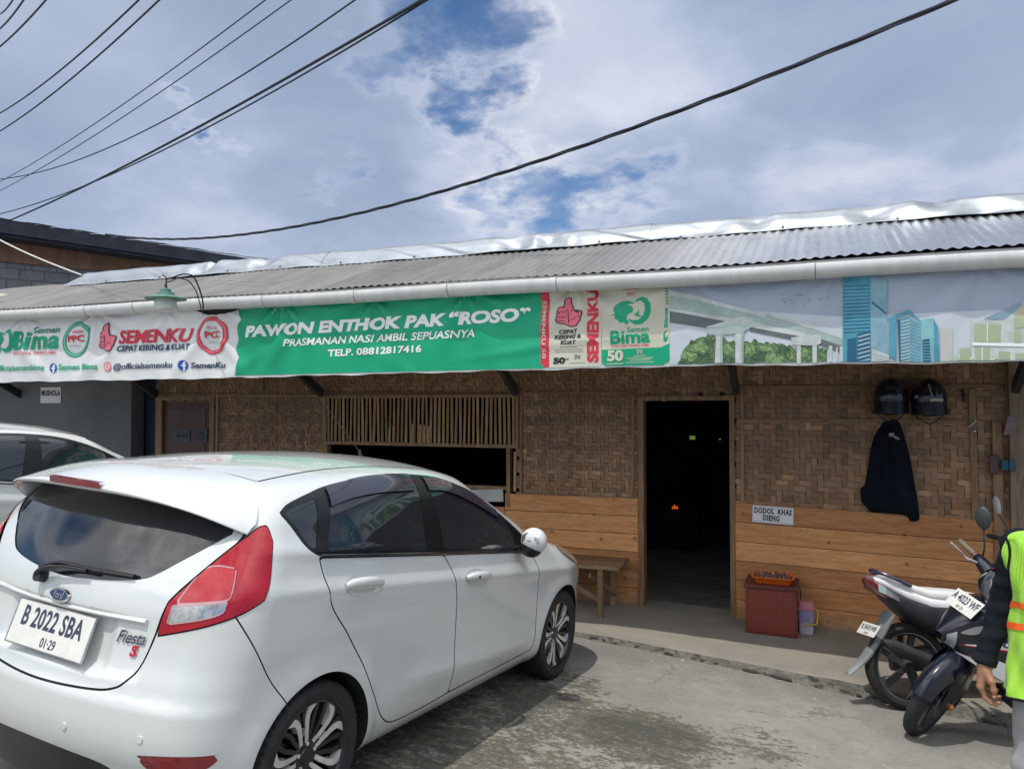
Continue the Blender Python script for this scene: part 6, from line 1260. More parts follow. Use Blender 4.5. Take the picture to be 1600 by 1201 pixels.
for row, (yy, zz_, cnt) in enumerate(((-0.070,0.036,8),(0.035,0.046,8))):
    for i in range(cnt):
        x = -0.125+i*0.0357+rs2.uniform(-0.005,0.005); b = MB(); hgt = rs2.uniform(0.044,0.056); lean = Matrix.Rotation(rs2.uniform(-0.35,0.35),3,'Y') @ Matrix.Rotation(rs2.uniform(-0.5,0.1),3,'X')
        prof = [(0.004,-hgt*0.60),(0.013,-hgt*0.50),(0.017,-hgt*0.25),(0.0185,0),(0.0175,hgt*0.25),(0.013,hgt*0.45),(0.007,hgt*0.56),(0.001,hgt*0.60)]
        b.m = Matrix.Translation((x, yy+rs2.uniform(-0.012,0.012), zz_)) @ lean.to_4x4(); b.lathe(prof, seg=10)
        o = b.put('sweet', M['sweet' if rs2.random() < 0.6 else 'sweet2'], None, smooth=True); o.location = (-0.385,7.10,tz)
        tag(o, 'brown wrapped sweet in the %s of the orange tray' % where[row], 'sweet', 'sweets in the orange tray, %s' % where[row])
ct = thing('food_container', 'stacked clear plastic container with pink lid and yellow handle beside the maroon cabinet', 'container', (-0.125,7.14,pz(-0.1)))
M['violet_plastic'] = pm('violet_plastic', (0.30,0.28,0.46), 0.25, coat=0.5, var=0.12, vscale=8); M['clear_tub'] = pm('clear_tub', (0.44,0.43,0.52), 0.2, coat=0.6, var=0.1, vscale=9)
M['pink_plastic'] = pm('pink_plastic', (0.56,0.20,0.25), 0.35, var=0.06); M['yellow_plastic'] = pm('yellow_plastic', (0.68,0.50,0.035), 0.35, var=0.05)
def tub(z0, z1, h0, h1, m, name):
    b = MB(); A = rr_(h0,h0*0.9,0.02); B = rr_(h1,h1*0.9,0.02); n = len(A); b._add([(x,y,z0) for x, y in A]+[(x,y,z1) for x, y in B], [tuple(range(n-1,-1,-1)),tuple(range(n,2*n))]+[(i,(i+1)%n,n+(i+1)%n,n+i) for i in range(n)]); b.put(name, M[m], ct, smooth=True, bevel=0.003)
tub(0,0.088,0.056,0.060,'clear_tub','tub'); tub(0.090,0.200,0.060,0.066,'violet_plastic','tub'); tub(0.200,0.212,0.074,0.074,'pink_plastic','lid'); tub(0.212,0.272,0.066,0.058,'pink_plastic','lid')
b = MB(); b.tube(cr([(-0.02,-0.066,0.092),(0.05,-0.066,0.090),(0.083,-0.05,0.098),(0.090,-0.02,0.14),(0.092,-0.01,0.19),(0.080,0.0,0.206),(0.05,0.01,0.21)],6),0.0045,8); b.put('handle', M['yellow_plastic'], ct, smooth=True)
# ---------------------------------------------------------------- helmets and jacket on the wall
def helmet(c, label, white):
    h = thing('helmet', label, 'helmet', c, 'black helmets hung on the bamboo wall'); h.scale = (1.02,1.02,1.14)
    m = pm('helmet_shell', (0.010,0.012,0.018), 0.22, coat=0.7, var=0.2); b = MB()
    V = []; F = []; nu, nv = 32, 18
    for j in range(nv+1):
        t = math.pi*j/nv*0.86
        for i in range(nu):
            a = 2*math.pi*i/nu; r = math.sin(t); x = 0.132*r*math.cos(a)*(1-0.06*math.cos(t)); y = 0.155*r*math.sin(a)-0.01; z = 0.145*math.cos(t)
            V.append((x, y, z))
    for j in range(nv):
        for i in range(nu): F.append((j*nu+i, (j+1)*nu+i, (j+1)*nu+(i+1) % nu, j*nu+(i+1) % nu))
    b._add(V, F); b.put('shell', m, h, smooth=True)
    v = MB(); v.grid(lambda u, w: (0.139*math.sin(R_(-75+150*u))*(1-0.10*abs(w)), -0.165*math.cos(R_(-75+150*u))-0.012+0.02*w, -0.115+0.125*w+0.0*u), 20, 8); v.put('visor', pm('smoked_visor', (0.010,0.013,0.018), 0.35, coat=0.1, var=0.2), h, smooth=True)
    e = MB(); e.tube([(0.128*math.cos(2*math.pi*k/32), 0.148*math.sin(2*math.pi*k/32)-0.01, -0.112) for k in range(33)], 0.010, 8); e.put('edge_trim', M['black_plastic'], h, smooth=True)
    st_ = MB(); st_.tube(cr([(-0.115,-0.02,-0.11),(-0.06,-0.05,-0.16),(0.0,-0.06,-0.185),(0.05,-0.05,-0.16),(0.112,-0.02,-0.11)],6),0.007,6,flat=0.5); st_.put('chin_strap', M['black_plastic'], h, smooth=True)
    d = MB()
    if white:
        d.grid(lambda u, w: (0.02+0.09*u-0.03, -0.170-0.0*u, -0.028+0.020*w+0.004*math.sin(u*3)), 6, 2)
        d.tube(cr([(-0.015,-0.130,0.095),(-0.005,-0.152,0.05),(0.006,-0.166,0.01)],5),0.0045,5)
        for k in range(4):
            a = k*math.pi/4; d.beam((-0.100-0.014*math.cos(a),-0.125,0.008-0.014*math.sin(a)),(-0.100+0.014*math.cos(a),-0.125,0.008+0.014*math.sin(a)),0.004,0.004)
        d.put('sticker', pm('cream_sticker', (0.42,0.40,0.31), 0.4, var=0.1), h)
    else:
        d.tube(cr([(-0.05,-0.155,-0.02),(-0.02,-0.168,-0.03),(0.02,-0.168,-0.028),(0.05,-0.158,-0.03)],4),0.006,5); d.put('sticker', pm('grey_sticker', (0.07,0.08,0.09), 0.3, var=0.2), h, smooth=True)
    return h
helmet((0.545,7.17,1.955), 'black helmet hanging above the dark jacket on the bamboo wall', False)
helmet((0.828,7.17,1.945), 'black helmet with a cream sticker, right of the one over the jacket', True)
JK = [(0.50,1.735),(0.43,1.62),(0.395,1.472),(0.364,1.269),(0.353,1.211),(0.319,1.167),(0.322,1.10),(0.331,1.052),(0.37,1.01),(0.403,0.976),(0.52,0.972),(0.623,0.966),(0.674,0.954),(0.690,0.925),(0.705,0.914),(0.762,0.931),(0.760,1.02),(0.746,1.141),(0.705,1.423),(0.669,1.592),(0.62,1.748),(0.56,1.76)]
jc = curve(JK, True, 4); lo = jc.min(0); hi = jc.max(0); pts = [Vector(p) for p in jc]; n = len(pts)
G = np.array([(a, b) for a in np.arange(lo[0]+0.006, hi[0], 0.013) for b in np.arange(lo[1]+0.006, hi[1], 0.02)]); sdg = sd_poly(G, jc)
vs, es, fs, *_ = delaunay_2d_cdt(pts+[Vector(p) for p in G[sdg < -0.005]], [(i, (i+1) % n) for i in range(n)], [], 1, 1e-6)
dd = np.minimum(-sd_poly(np.array([tuple(v) for v in vs]), jc), 0.10)
V = []
for v, d in zip(vs, dd):
    d = max(d, 0); x, z = v; fold = 0.016*math.sin((x-0.55)*62/(1+0.55*(1.75-z))+z*3)+0.010*math.sin((x-0.5)*110/(1+0.8*(1.75-z))+1.0)+0.008*math.sin(z*23+x*30)
    V.append((x, WY-0.03-0.085*math.sqrt(d/0.10)-fold*min(d/0.03, 1), z))
nv = len(V); back = [(x, WY-0.022, z) for x, y, z in V]
F = [tuple(f) for f in fs]+[tuple(nv+i for i in f[::-1]) for f in fs]
jk = raw('jacket', [Vector(p)-Vector((0.54,WY-0.03,1.74)) for p in V+back], F, pm('navy_fabric', (0.006,0.010,0.017), 0.9, spec=0.2, var=0.2, vscale=12, bump=0.2, bscale=200)); jk.location = (0.54,WY-0.03,1.74)
tag(jk, 'dark navy jacket hanging on the bamboo wall below the left helmet', 'jacket')
lb = MB(); lb.box((-0.005,-0.1255,-0.115),(0.035,-0.123,-0.085)); lb.box((0.030,-0.1255,-0.135),(0.075,-0.123,-0.115),Matrix.Rotation(0.5,3,'Y')); lb.put('label_patch', pm('pale_patch', (0.25,0.27,0.28), 0.6, var=0.2), jk)
# ---------------------------------------------------------------- odds and ends by the right-hand post
b = MB(); b.box((-0.032,-0.02,-0.075),(0.032,0.02,0.075)); o = b.put('switch_box', pm('brown_box', (0.10,0.055,0.06), 0.5, var=0.2), None, bevel=0.006); o.location = (1.303,WY-0.066,1.41); tag(o, 'small brown box on the narrow upright by the right post', 'box')
b = MB(); b.box((-0.048,-0.022,-0.042),(-0.002,0.022,0.042)); b.box((0.002,-0.022,-0.042),(0.048,0.022,0.042)); o = b.put('power_socket', pm('teal_plastic', (0.012,0.085,0.13), 0.4, var=0.15), None, bevel=0.005); o.location = (1.395,WY-0.098,1.407); tag(o, 'teal wall socket on the right-hand post', 'socket')
b = MB(); b.grid(lambda u, v: (-0.03+0.075*u+0.03*v, -0.004-0.015*math.sin(v*3+u), -0.08+0.15*v), 6, 8); o = b.put('paper_scrap', pm('mauve_paper', (0.25,0.19,0.20), 0.8, var=0.2, vscale=20), None, smooth=True); o.location = (1.40,WY-0.085,1.73); tag(o, 'curled mauve paper scrap pinned to the right-hand post', 'paper')
b = MB(); b.tube(cr([(0,0,0.05),(0.0,-0.01,0.02),(0.012,-0.015,-0.01),(0.006,-0.012,-0.05)],5),[0.010]*8+[0.016]*8,8); o = b.put('hook', M['dark_metal'], None, smooth=True); o.location = (1.10,WY-0.02,1.965); tag(o, 'small dark hook on the bamboo wall right of the helmets', 'hook')
b = MB(); b.tube(cr([(0,0,0.06),(0.01,-0.01,0.03),(-0.01,-0.015,0),(-0.045,-0.012,-0.03)],5),0.006,6); b.ell((0.0,-0.012,-0.06),(0.013,0.01,0.018),10,8); o = b.put('key_bunch', M['steel'], None, smooth=True); o.location = (1.172,WY-0.045,1.735); tag(o, 'bunch of keys hanging on the upright right of the helmets', 'keys')
# cooking fire deep in the dark room
fi = thing('cooking_fire', 'small orange cooking fire glowing inside the dark doorway', 'fire', (-1.93,11.2,0.42))
b = MB(); b.box((-0.35,-0.2,-0.55),(0.35,0.3,0.0)); b.put('hearth', M['dark_in'], fi, bevel=0.01)
M['flame'] = pm('flame', (0.4,0.05,0.0), 0.8, emit=((1.0,0.17,0.02), 0.7))
for x, s_ in ((0.0,1.0),(0.035,0.7),(-0.03,0.6)):
    b = MB(); b.tube(cr([(x,0,0.0),(x+0.006,0,0.018*s_),(x-0.004,0,0.042*s_),(x+0.004,0,0.066*s_)],5),[0.012*s_*math.sin(math.pi*(0.25+0.75*i/15))+0.001 for i in range(16)],8); b.put('flame', M['flame'], fi, smooth=True)
M['car_white'] = pm('car_white', (0.60,0.625,0.62), 0.18, coat=1.0, spec=0.5, var=0.012, vscale=3, dirt=((0.52,0.50,0.46), 2.2, 0.60, 0.25))
def mat_paint():
    m = M['car_white']; t = NT.__new__(NT); t.t = m.node_tree; t.n = m.node_tree.nodes
    b = [n for n in t.n if n.type == 'BSDF_PRINCIPLED'][0]; src = b.inputs['Base Color'].links[0].from_socket
    co = t.new('ShaderNodeTexCoord').outputs['Object']; z = t.new('ShaderNodeSeparateXYZ', ins={0: co}).outputs[2]
    k = t.mapr(t.math('ADD', t.math('MULTIPLY', t.noise(co, 5, 8, 0.68), 0.35), t.math('MULTIPLY', z, -0.75)), -0.16, 0.06)
    fine = t.mapr(t.noise(co, 70, 4, 0.7), 0.35, 0.65, 0.5, 1.0)
    t.t.links.new(t.mix(t.math('MULTIPLY', t.math('MULTIPLY', k, fine), 0.45), src, (0.30,0.265,0.215)), b.inputs['Base Color'])
    t.t.links.new(t.mapr(k, 0, 1, 0.20, 0.45), b.inputs['Roughness'])
mat_paint()
M['car_glass'] = pm('car_glass', (0.016,0.020,0.025), 0.015, spec=0.6, coat=0.6, var=0.2, vscale=2)
M['car_gloss_black'] = pm('car_gloss_black', (0.006,0.007,0.008), 0.32, coat=0.1, var=0.2)
M['gap'] = pm('gap', (0.012,0.013,0.014), 0.8, var=0.2)
M['lamp_red'] = pm('lamp_red', (0.30,0.004,0.014), 0.10, coat=0.35, col2=(0.38,0.008,0.022), vscale=5)
M['lamp_red_dark'] = pm('lamp_red_dark', (0.20,0.006,0.015), 0.08, coat=1.0, var=0.3)
M['lamp_red_inner'] = pm('lamp_red_inner', (0.40,0.018,0.030), 0.10, coat=0.35, col2=(0.50,0.05,0.06), vscale=9)
M['lamp_clear'] = pm('lamp_clear', (0.60,0.60,0.58), 0.10, 0.55, coat=1.0, col2=(0.28,0.27,0.26), vscale=30)
M['amber'] = pm('amber', (0.50,0.14,0.02), 0.15, coat=1.0, var=0.2)
M['alloy_black'] = pm('alloy_black', (0.02,0.021,0.024), 0.28, 0.3, coat=0.3, var=0.2, vscale=14)
M['alloy_cut'] = pm('alloy_cut', (0.72,0.72,0.70), 0.35, 0.55, var=0.1, vscale=25)
M['plate_white'] = pm('plate_white', (0.66,0.66,0.62), 0.4, var=0.05, vscale=20, dirt=((0.40,0.38,0.33), 18, 0.62, 0.4))
M['badge_blue'] = pm('badge_blue', (0.012,0.035,0.11), 0.2, coat=1.0, var=0.1)
M['red_enamel'] = pm('red_enamel', (0.42,0.01,0.03), 0.25, coat=0.5, var=0.1)
def rim_and_tyre(par, c, out, R=0.298, rim=0.226, wd=0.20):
    """wheel with axle along y; out = -1 (right side) or 1"""
    w_ = thing('wheel', None, None, c); w_.parent = par
    t = MB(); h = wd/2
    t.lathe([(rim-0.012,-h*0.86),(rim+0.006,-h*0.92),(rim+0.025,-h),(R-0.035,-h*1.04),(R-0.012,-h*0.93),(R-0.002,-h*0.74),
             (R,-h*0.46),(R-0.008,-h*0.45),(R-0.008,-h*0.40),(R,-h*0.39),(R,-0.006),(R-0.008,-0.005),(R-0.008,0.005),(R,0.006),(R,h*0.39),(R-0.008,h*0.40),(R-0.008,h*0.45),(R,h*0.46),
             (R-0.002,h*0.74),(R-0.012,h*0.93),(R-0.035,h*1.04),(rim+0.025,h),(rim+0.006,h*0.92),(rim-0.012,h*0.86)], axis='y', seg=56, closed=True)
    for k in range(56):     # tread blocks on the shoulders
        a = 2*math.pi*k/56
        for sg in (-1, 1):
            m = Matrix.Rotation(a, 4, 'Y'); t.m = m
            t.beam((0, sg*h*0.52, R-0.004), (0.010, sg*h*0.90, R-0.010), 0.016, 0.009)
    t.m = Matrix.Identity(4)
    t.put('tyre', M['rubber'], w_, smooth=True)
    r = MB(); o = out
    r.lathe([(rim+0.004, o*h*0.90),(rim-0.004, o*h*0.92),(rim-0.012, o*h*0.86),(rim-0.022, o*h*0.55),(rim-0.03, -o*h*0.2),(rim-0.02, -o*h*0.85),(rim+0.002,-o*h*0.9)], axis='y', seg=56, cap=False)
    r.lathe([(0.0, -o*0.02),(rim-0.03, -o*0.03)], axis='y', seg=40)
    r.lathe([(0.0, o*0.030),(0.10, o*0.022),(0.125, o*0.018),(0.125, -o*0.0)], axis='y', seg=40)      # brake disc
    r.put('rim_barrel', M['alloy_black'], w_, smooth=True)
    s = MB(); y1 = o*h*0.78
    def arm(pts, wdt, th, dy=0.0, mat=0):
        s.cur = mat; P = cr([(p[0], p[1]+dy, p[2]) for p in pts], 5); n = len(P)
        ws = [wdt[0]+(wdt[1]-wdt[0])*i/(n-1) for i in range(n)]
        vs = []; fs = []
        for i, p in enumerate(P):
            d = (P[min(i+1,n-1)]-P[max(i-1,0)]).normalized(); sd = d.cross(Vector((0,1,0))).normalized()
            for q in (sd*ws[i]/2, -sd*ws[i]/2):
                vs.append(p+q); vs.append(p+q*1.25-Vector((0,o*th,0)))
        for i in range(n-1):
            a = i*4; b = a+4
            fs += [(a,a+2,b+2,b),(a,b,b+1,a+1),(a+2,a+3,b+3,b+2),(a+1,b+1,b+3,a+3)]
        fs += [(0,1,3,2),((n-1)*4,(n-1)*4+2,(n-1)*4+3,(n-1)*4+1)]
        s._add(vs, fs)
    for k in range(5):
        s.m = Matrix.Rotation(2*math.pi*k/5+0.30, 4, 'Y')
        for sg in (-1, 1):
            arm([(sg*0.020, y1*0.80, 0.055),(sg*0.046, y1*0.90, 0.095),(sg*0.070, y1*0.98, 0.140),(sg*0.075, y1*1.0, 0.175),(sg*0.052, y1*1.0, rim-0.010)], (0.018,0.030), 0.030, 0, 1)
            arm([(sg*0.010, y1*0.76, 0.045),(sg*0.016, y1*0.84, 0.10),(sg*0.026, y1*0.90, 0.150),(sg*0.024, y1*0.93, rim-0.012)], (0.018,0.020), 0.035, 0, 0)
            arm([(sg*0.024, y1*0.78, 0.050),(sg*0.046, y1*0.88, 0.100),(sg*0.088, y1*0.94, 0.150),(sg*0.100, y1*0.97, 0.190),(sg*0.098, y1*0.97, rim-0.025)], (0.020,0.030), 0.035, 0, 0)
    s.m = Matrix.Identity(4); s.cur = 0
    s.lathe([(0.0, y1*0.86),(0.030, y1*0.86),(0.034, y1*0.80),(0.060, y1*0.80),(0.066, y1*0.72),(0.066, y1*0.2)], axis='y', seg=30)
    for k in range(5):
        a = 2*math.pi*k/5; s.cur = 1; c0 = Vector((0.050*math.sin(a), 0, 0.050*math.cos(a)))
        s.cyl(c0+Vector((0,y1*0.74,0)), c0+Vector((0,y1*0.86,0)), 0.0085, seg=8)
    s.put('rim', [M['alloy_black'], M['alloy_cut']], w_, smooth=True)
    return w_
LAMP = [(0.452,1.235),(0.506,1.175,1),(0.506,1.037),(0.484,0.972,1),(0.366,0.926),(0.170,0.874),(-0.032,0.826,1),(0.003,0.934),(0.034,0.972),(0.193,1.089),(0.330,1.176)]
LAMP_IN = [(0.181,1.076),(0.310,1.086),(0.329,1.072),(0.318,0.995),(0.300,0.9795,1),(0.053,0.950,1)]
LAMP_CLEAR = [(0.040,0.943,1),(0.303,0.974,1),(0.268,0.930),(0.020,0.876,1)]
DLO = [(-0.182,1.273,1),(-0.114,1.306),(0.044,1.342),(0.176,1.365),(0.404,1.387),(0.645,1.398),(0.91,1.396),(1.171,1.372),(1.438,1.300),(1.70,1.180),(1.90,1.055),(1.985,0.975),(1.975,0.912,1),(1.777,0.932),(0.867,1.017),(-0.039,1.104,1),(-0.094,1.14),(-0.139,1.21)]
QGLASS = [(-0.150,1.268),(-0.094,1.294),(0.052,1.322,1),(-0.040,1.128,1),(-0.078,1.150),(-0.112,1.210)]
RGLASS = [(0.150,1.340,1),(0.404,1.372),(0.645,1.384),(0.885,1.384,1),(0.770,1.045,1),(0.022,1.118,1)]
FGLASS = [(0.985,1.374,1),(1.165,1.352),(1.42,1.285),(1.66,1.175),(1.800,1.085,1),(1.795,0.950,1),(0.945,1.032,1)]
RDOOR = [(-0.031,1.096,1),(-0.020,1.04),(-0.004,0.977),(0.031,0.887),(0.145,0.758),(0.258,0.617),(0.362,0.46),(0.445,0.346),(0.528,0.284),(0.626,0.267),(0.844,0.265),(1.07,0.275,1),(1.069,0.357),(1.066,0.53),(1.035,0.753),(0.998,0.874),(0.976,0.943),(0.926,1.005,1)]
FDOOR = [(0.926,1.005,1),(0.976,0.943),(0.998,0.874),(1.035,0.753),(1.066,0.53),(1.069,0.357),(1.07,0.275,1),(1.565,0.28),(2.05,0.284,1),(2.078,0.338),(2.074,0.496),(2.060,0.694),(2.020,0.853),(1.955,0.895,1),(1.777,0.926)]
TGATE = [(-0.287,0.616),(0.0,0.604),(0.287,0.616),(0.394,0.635),(0.442,0.672),(0.482,0.738),(0.507,0.82,1),(0.531,0.934),(0.548,0.972),(0.633,1.089),(0.683,1.18),(0.66,1.26,1),(0.3,1.36),(0.0,1.38),(-0.3,1.36),(-0.66,1.26,1),(-0.683,1.18),(-0.633,1.089),(-0.548,0.972),(-0.531,0.934),(-0.507,0.82,1),(-0.482,0.738),(-0.442,0.672),(-0.394,0.635)]
RWIN = [(0.0,0.974),(0.141,0.982),(0.29,0.996),(0.40,1.016),(0.455,1.045),(0.51,1.086),(0.594,1.150),(0.648,1.20,1),(0.60,1.27,1),(0.3,1.325),(0.0,1.34),(-0.3,1.325),(-0.60,1.27,1),(-0.648,1.20,1),(-0.594,1.150),(-0.51,1.086),(-0.455,1.045),(-0.40,1.016),(-0.29,0.996),(-0.141,0.982)]
BUMP = [(-0.435,0.945),(-0.404,0.880),(-0.307,0.712),(-0.194,0.565)]
DIFF = [(-0.30,0.372),(0.0,0.384),(0.30,0.372),(0.41,0.350),(0.50,0.295),(0.60,0.17,1),(0.6,0.0,1),(-0.6,0.0,1),(-0.60,0.17,1),(-0.50,0.295),(-0.41,0.350)]
REFL = [(-0.066,0.430,1),(0.12,0.449),(0.355,0.450,1),(0.278,0.403),(0.10,0.365),(0.0,0.385)]
def car_skin(sh):
    V, T = sh.mesh(0.02); K = Cutter(sh, V, T)
    side = lambda g: (lambda P: np.where(np.abs(P[:,1]) > 0.3, g(P[:,[0,2]]), 1.0))
    for xc in (0.0, sh.WB):
        K.cut(lambda P: np.maximum(np.hypot(P[:,0]-xc, P[:,2]-0.30)-0.338, 0.50-np.abs(P[:,1])), 99)
    A = lambda P: np.stack([np.abs(P[:,1])+P[:,0], P[:,2]], 1)
    rearq = lambda poly: (lambda P: np.where((P[:,0] < 0.0) & (np.abs(P[:,1]) > 0.35), sd_poly(A(P), poly), 1.0))
    rear = lambda poly: (lambda P: np.where(P[:,0] < -0.2, sd_poly(P[:,[1,2]], poly), 1.0))
    for poly, lab, only in ((DLO,10,[0]),(QGLASS,11,[10]),(RGLASS,12,[10]),(FGLASS,13,[10]),(RDOOR,20,[0]),(FDOOR,21,[0])):
        c = curve(poly); K.cut(side(lambda Q: sd_poly(Q, c)), lab, only)
    for poly, lab, only in ((LAMP,30,[0]),(LAMP_IN,31,[30]),(LAMP_CLEAR,32,[30,31])): K.cut(rearq(curve(poly)), lab, only)
    K.cut(rear(curve(TGATE)), 40, [0]); K.cut(rear(curve(RWIN)), 41, [40])
    bl = curve(BUMP, False); 
    bpoly = np.concatenate([bl, [(-0.05,0.40),(-0.05,0.0),(-1.2,0.0),(-1.2,0.880)]])
    K.cut(side(lambda Q: sd_poly(Q, bpoly)), 50, [0])
    K.cut(lambda P: np.where(P[:,0] < -0.2, np.maximum(P[:,2]-0.87, np.abs(P[:,1])-0.32), 1.0), 50, [0])
    K.cut(rear(curve(DIFF)), 51, [0,50]); K.cut(rearq(curve(REFL)), 52, [50,51])
    # roof panel between the ditches, windscreen, bonnet, headlamps
    top = lambda poly, zmin: (lambda P: np.where(P[:,2] > zmin, sd_poly(np.stack([P[:,0], np.abs(P[:,1])],1), poly), 1.0))
    ditch = curve([(-0.112,0.508),(0.158,0.483),(0.50,0.462),(0.90,0.470),(1.30,0.505),(1.42,0.52)], False)
    roof = np.concatenate([[(-0.19,-0.1),(-0.19,0.0),(-0.141,0.255)], ditch, [(1.50,0.3),(1.52,0.0),(1.52,-0.1)]])
    K.cut(top(roof, 1.2), 60, [0])
    ws = np.array([(1.56,-0.1),(1.56,0.0),(1.52,0.30),(1.43,0.545),(1.75,0.60),(2.10,0.665),(2.20,0.66),(2.32,0.3),(2.34,0.0),(2.34,-0.1)])
    K.cut(top(ws, 0.98), 70, [0,60])
    K.cut(top(np.array([(2.36,-0.1),(2.36,0.0),(2.34,0.3),(2.22,0.69),(2.5,0.70),(2.75,0.60),(3.0,0.5),(3.16,0.3),(3.2,-0.1)]), 0.70), 71, [0])
    hl = curve([(2.52,0.868),(2.60,0.80),(2.90,0.70),(3.05,0.655),(3.09,0.70),(2.92,0.80),(2.72,0.860)])
    K.cut(lambda P: np.where((P[:,0] > 2.2) & (np.abs(P[:,1]) > 0.45), sd_poly(P[:,[0,2]], hl), 1.0), 72, [0,71])
    K.cut(lambda P: np.where(P[:,0] > 2.9, np.maximum(np.abs(P[:,2]-0.42)-0.12, np.abs(P[:,1])-0.52), 1.0), 73, [0])
    # panel gaps
    W = 0.0032
    rd = curve(RDOOR); fd = curve(FDOOR); tg = curve(TGATE); lm = curve(LAMP)
    def gap(g, only): K.cut(g, 98, only)
    gap(side(lambda Q: np.abs(sd_poly(Q, rd))-W), [0,20,21]); gap(side(lambda Q: np.abs(sd_poly(Q, fd))-W), [0,20,21])
    gap(lambda P: np.where(P[:,0] < -0.2, np.abs(sd_poly(P[:,[1,2]], tg))-W*1.3, 1.0), [0,40,50])
    gap(side(lambda Q: sd_line(Q, bl)-W*0.8), [0,50])
    gap(lambda P: np.where(P[:,2] > 1.2, sd_line(np.stack([P[:,0], np.abs(P[:,1])],1), ditch)-0.006, 1.0), [0,60])
    gap(lambda P: np.where((P[:,2] > 1.2) & (P[:,0] < 0.1), sd_line(np.stack([P[:,0], np.abs(P[:,1])],1), [(-0.19,0.0),(-0.141,0.255),(-0.112,0.508)])-W, 1.0), [0,60])
    gap(lambda P: np.where((P[:,0] < -0.1) & (np.abs(P[:,1]) > 0.35), np.abs(sd_poly(A(P), lm))-0.006, 1.0), [30,31,32])
    lin = curve(LAMP_IN); lcl = curve(LAMP_CLEAR)
    K.cut(lambda P: np.where((P[:,0] < -0.1) & (np.abs(P[:,1]) > 0.35), np.minimum(np.abs(sd_poly(A(P), lin)), np.abs(sd_poly(A(P), lcl)))-0.0022, 1.0), 33, [30,31,32])
    return K
def skin_part(K, lab, name, mat, par, fn=None, off=0.0):
    V, T = K.get(lab, fn)
    if not len(V): return None
    N = K.sh.normals(V)
    return raw(name, V+N*off, T, mat, par, N)
def on_body(sh, x=None, y=None, z=None, off=0.0, y0=-1.0):
    """a point of the skin: give (x, z) for the right-hand side (y0 < 0) or (y, z) for the rear"""
    if y is None:
        ys = np.linspace(0.2, 1.0, 400); v = sh.f(np.full(400, x), ys, np.full(400, z)); p = Vector((x, math.copysign(ys[np.argmax(v > 0)], y0), z))
    else:
        xs = np.linspace(-0.2, -0.8, 600); v = sh.f(xs, np.full(600, y), np.full(600, z)); p = Vector((xs[np.argmax(v > 0)], y, z))
    n = Vector(sh.normals(np.array([p]))[0]); return p+n*off, n
def patch(sh, name, poly, mat, par, off, thick=0.0, rear=False, y0=-1.0, cell=0.03):
    """a panel lying on the skin: outline in (x, z) or (y, z)"""
    c = curve(poly); lo = c.min(0); hi = c.max(0)
    pts = [Vector(p) for p in c]; n = len(pts)
    for a in np.arange(lo[0]+cell/2, hi[0], cell):
        for b in np.arange(lo[1]+cell/2, hi[1], cell):
            if sd_poly(np.array([[a, b]]), c)[0] < -cell*0.3: pts.append(Vector((a, b)))
    vs, es, fs, *_ = delaunay_2d_cdt(pts, [(i, (i+1) % n) for i in range(n)], [], 1, 1e-6)
    P = []; N = []
    for p in vs:
        q, nn = on_body(sh, y=p[0], z=p[1], off=off) if rear else on_body(sh, x=p[0], z=p[1], off=off, y0=y0)
        P.append(q); N.append(nn)
    return raw(name, P, fs, mat, par, N)
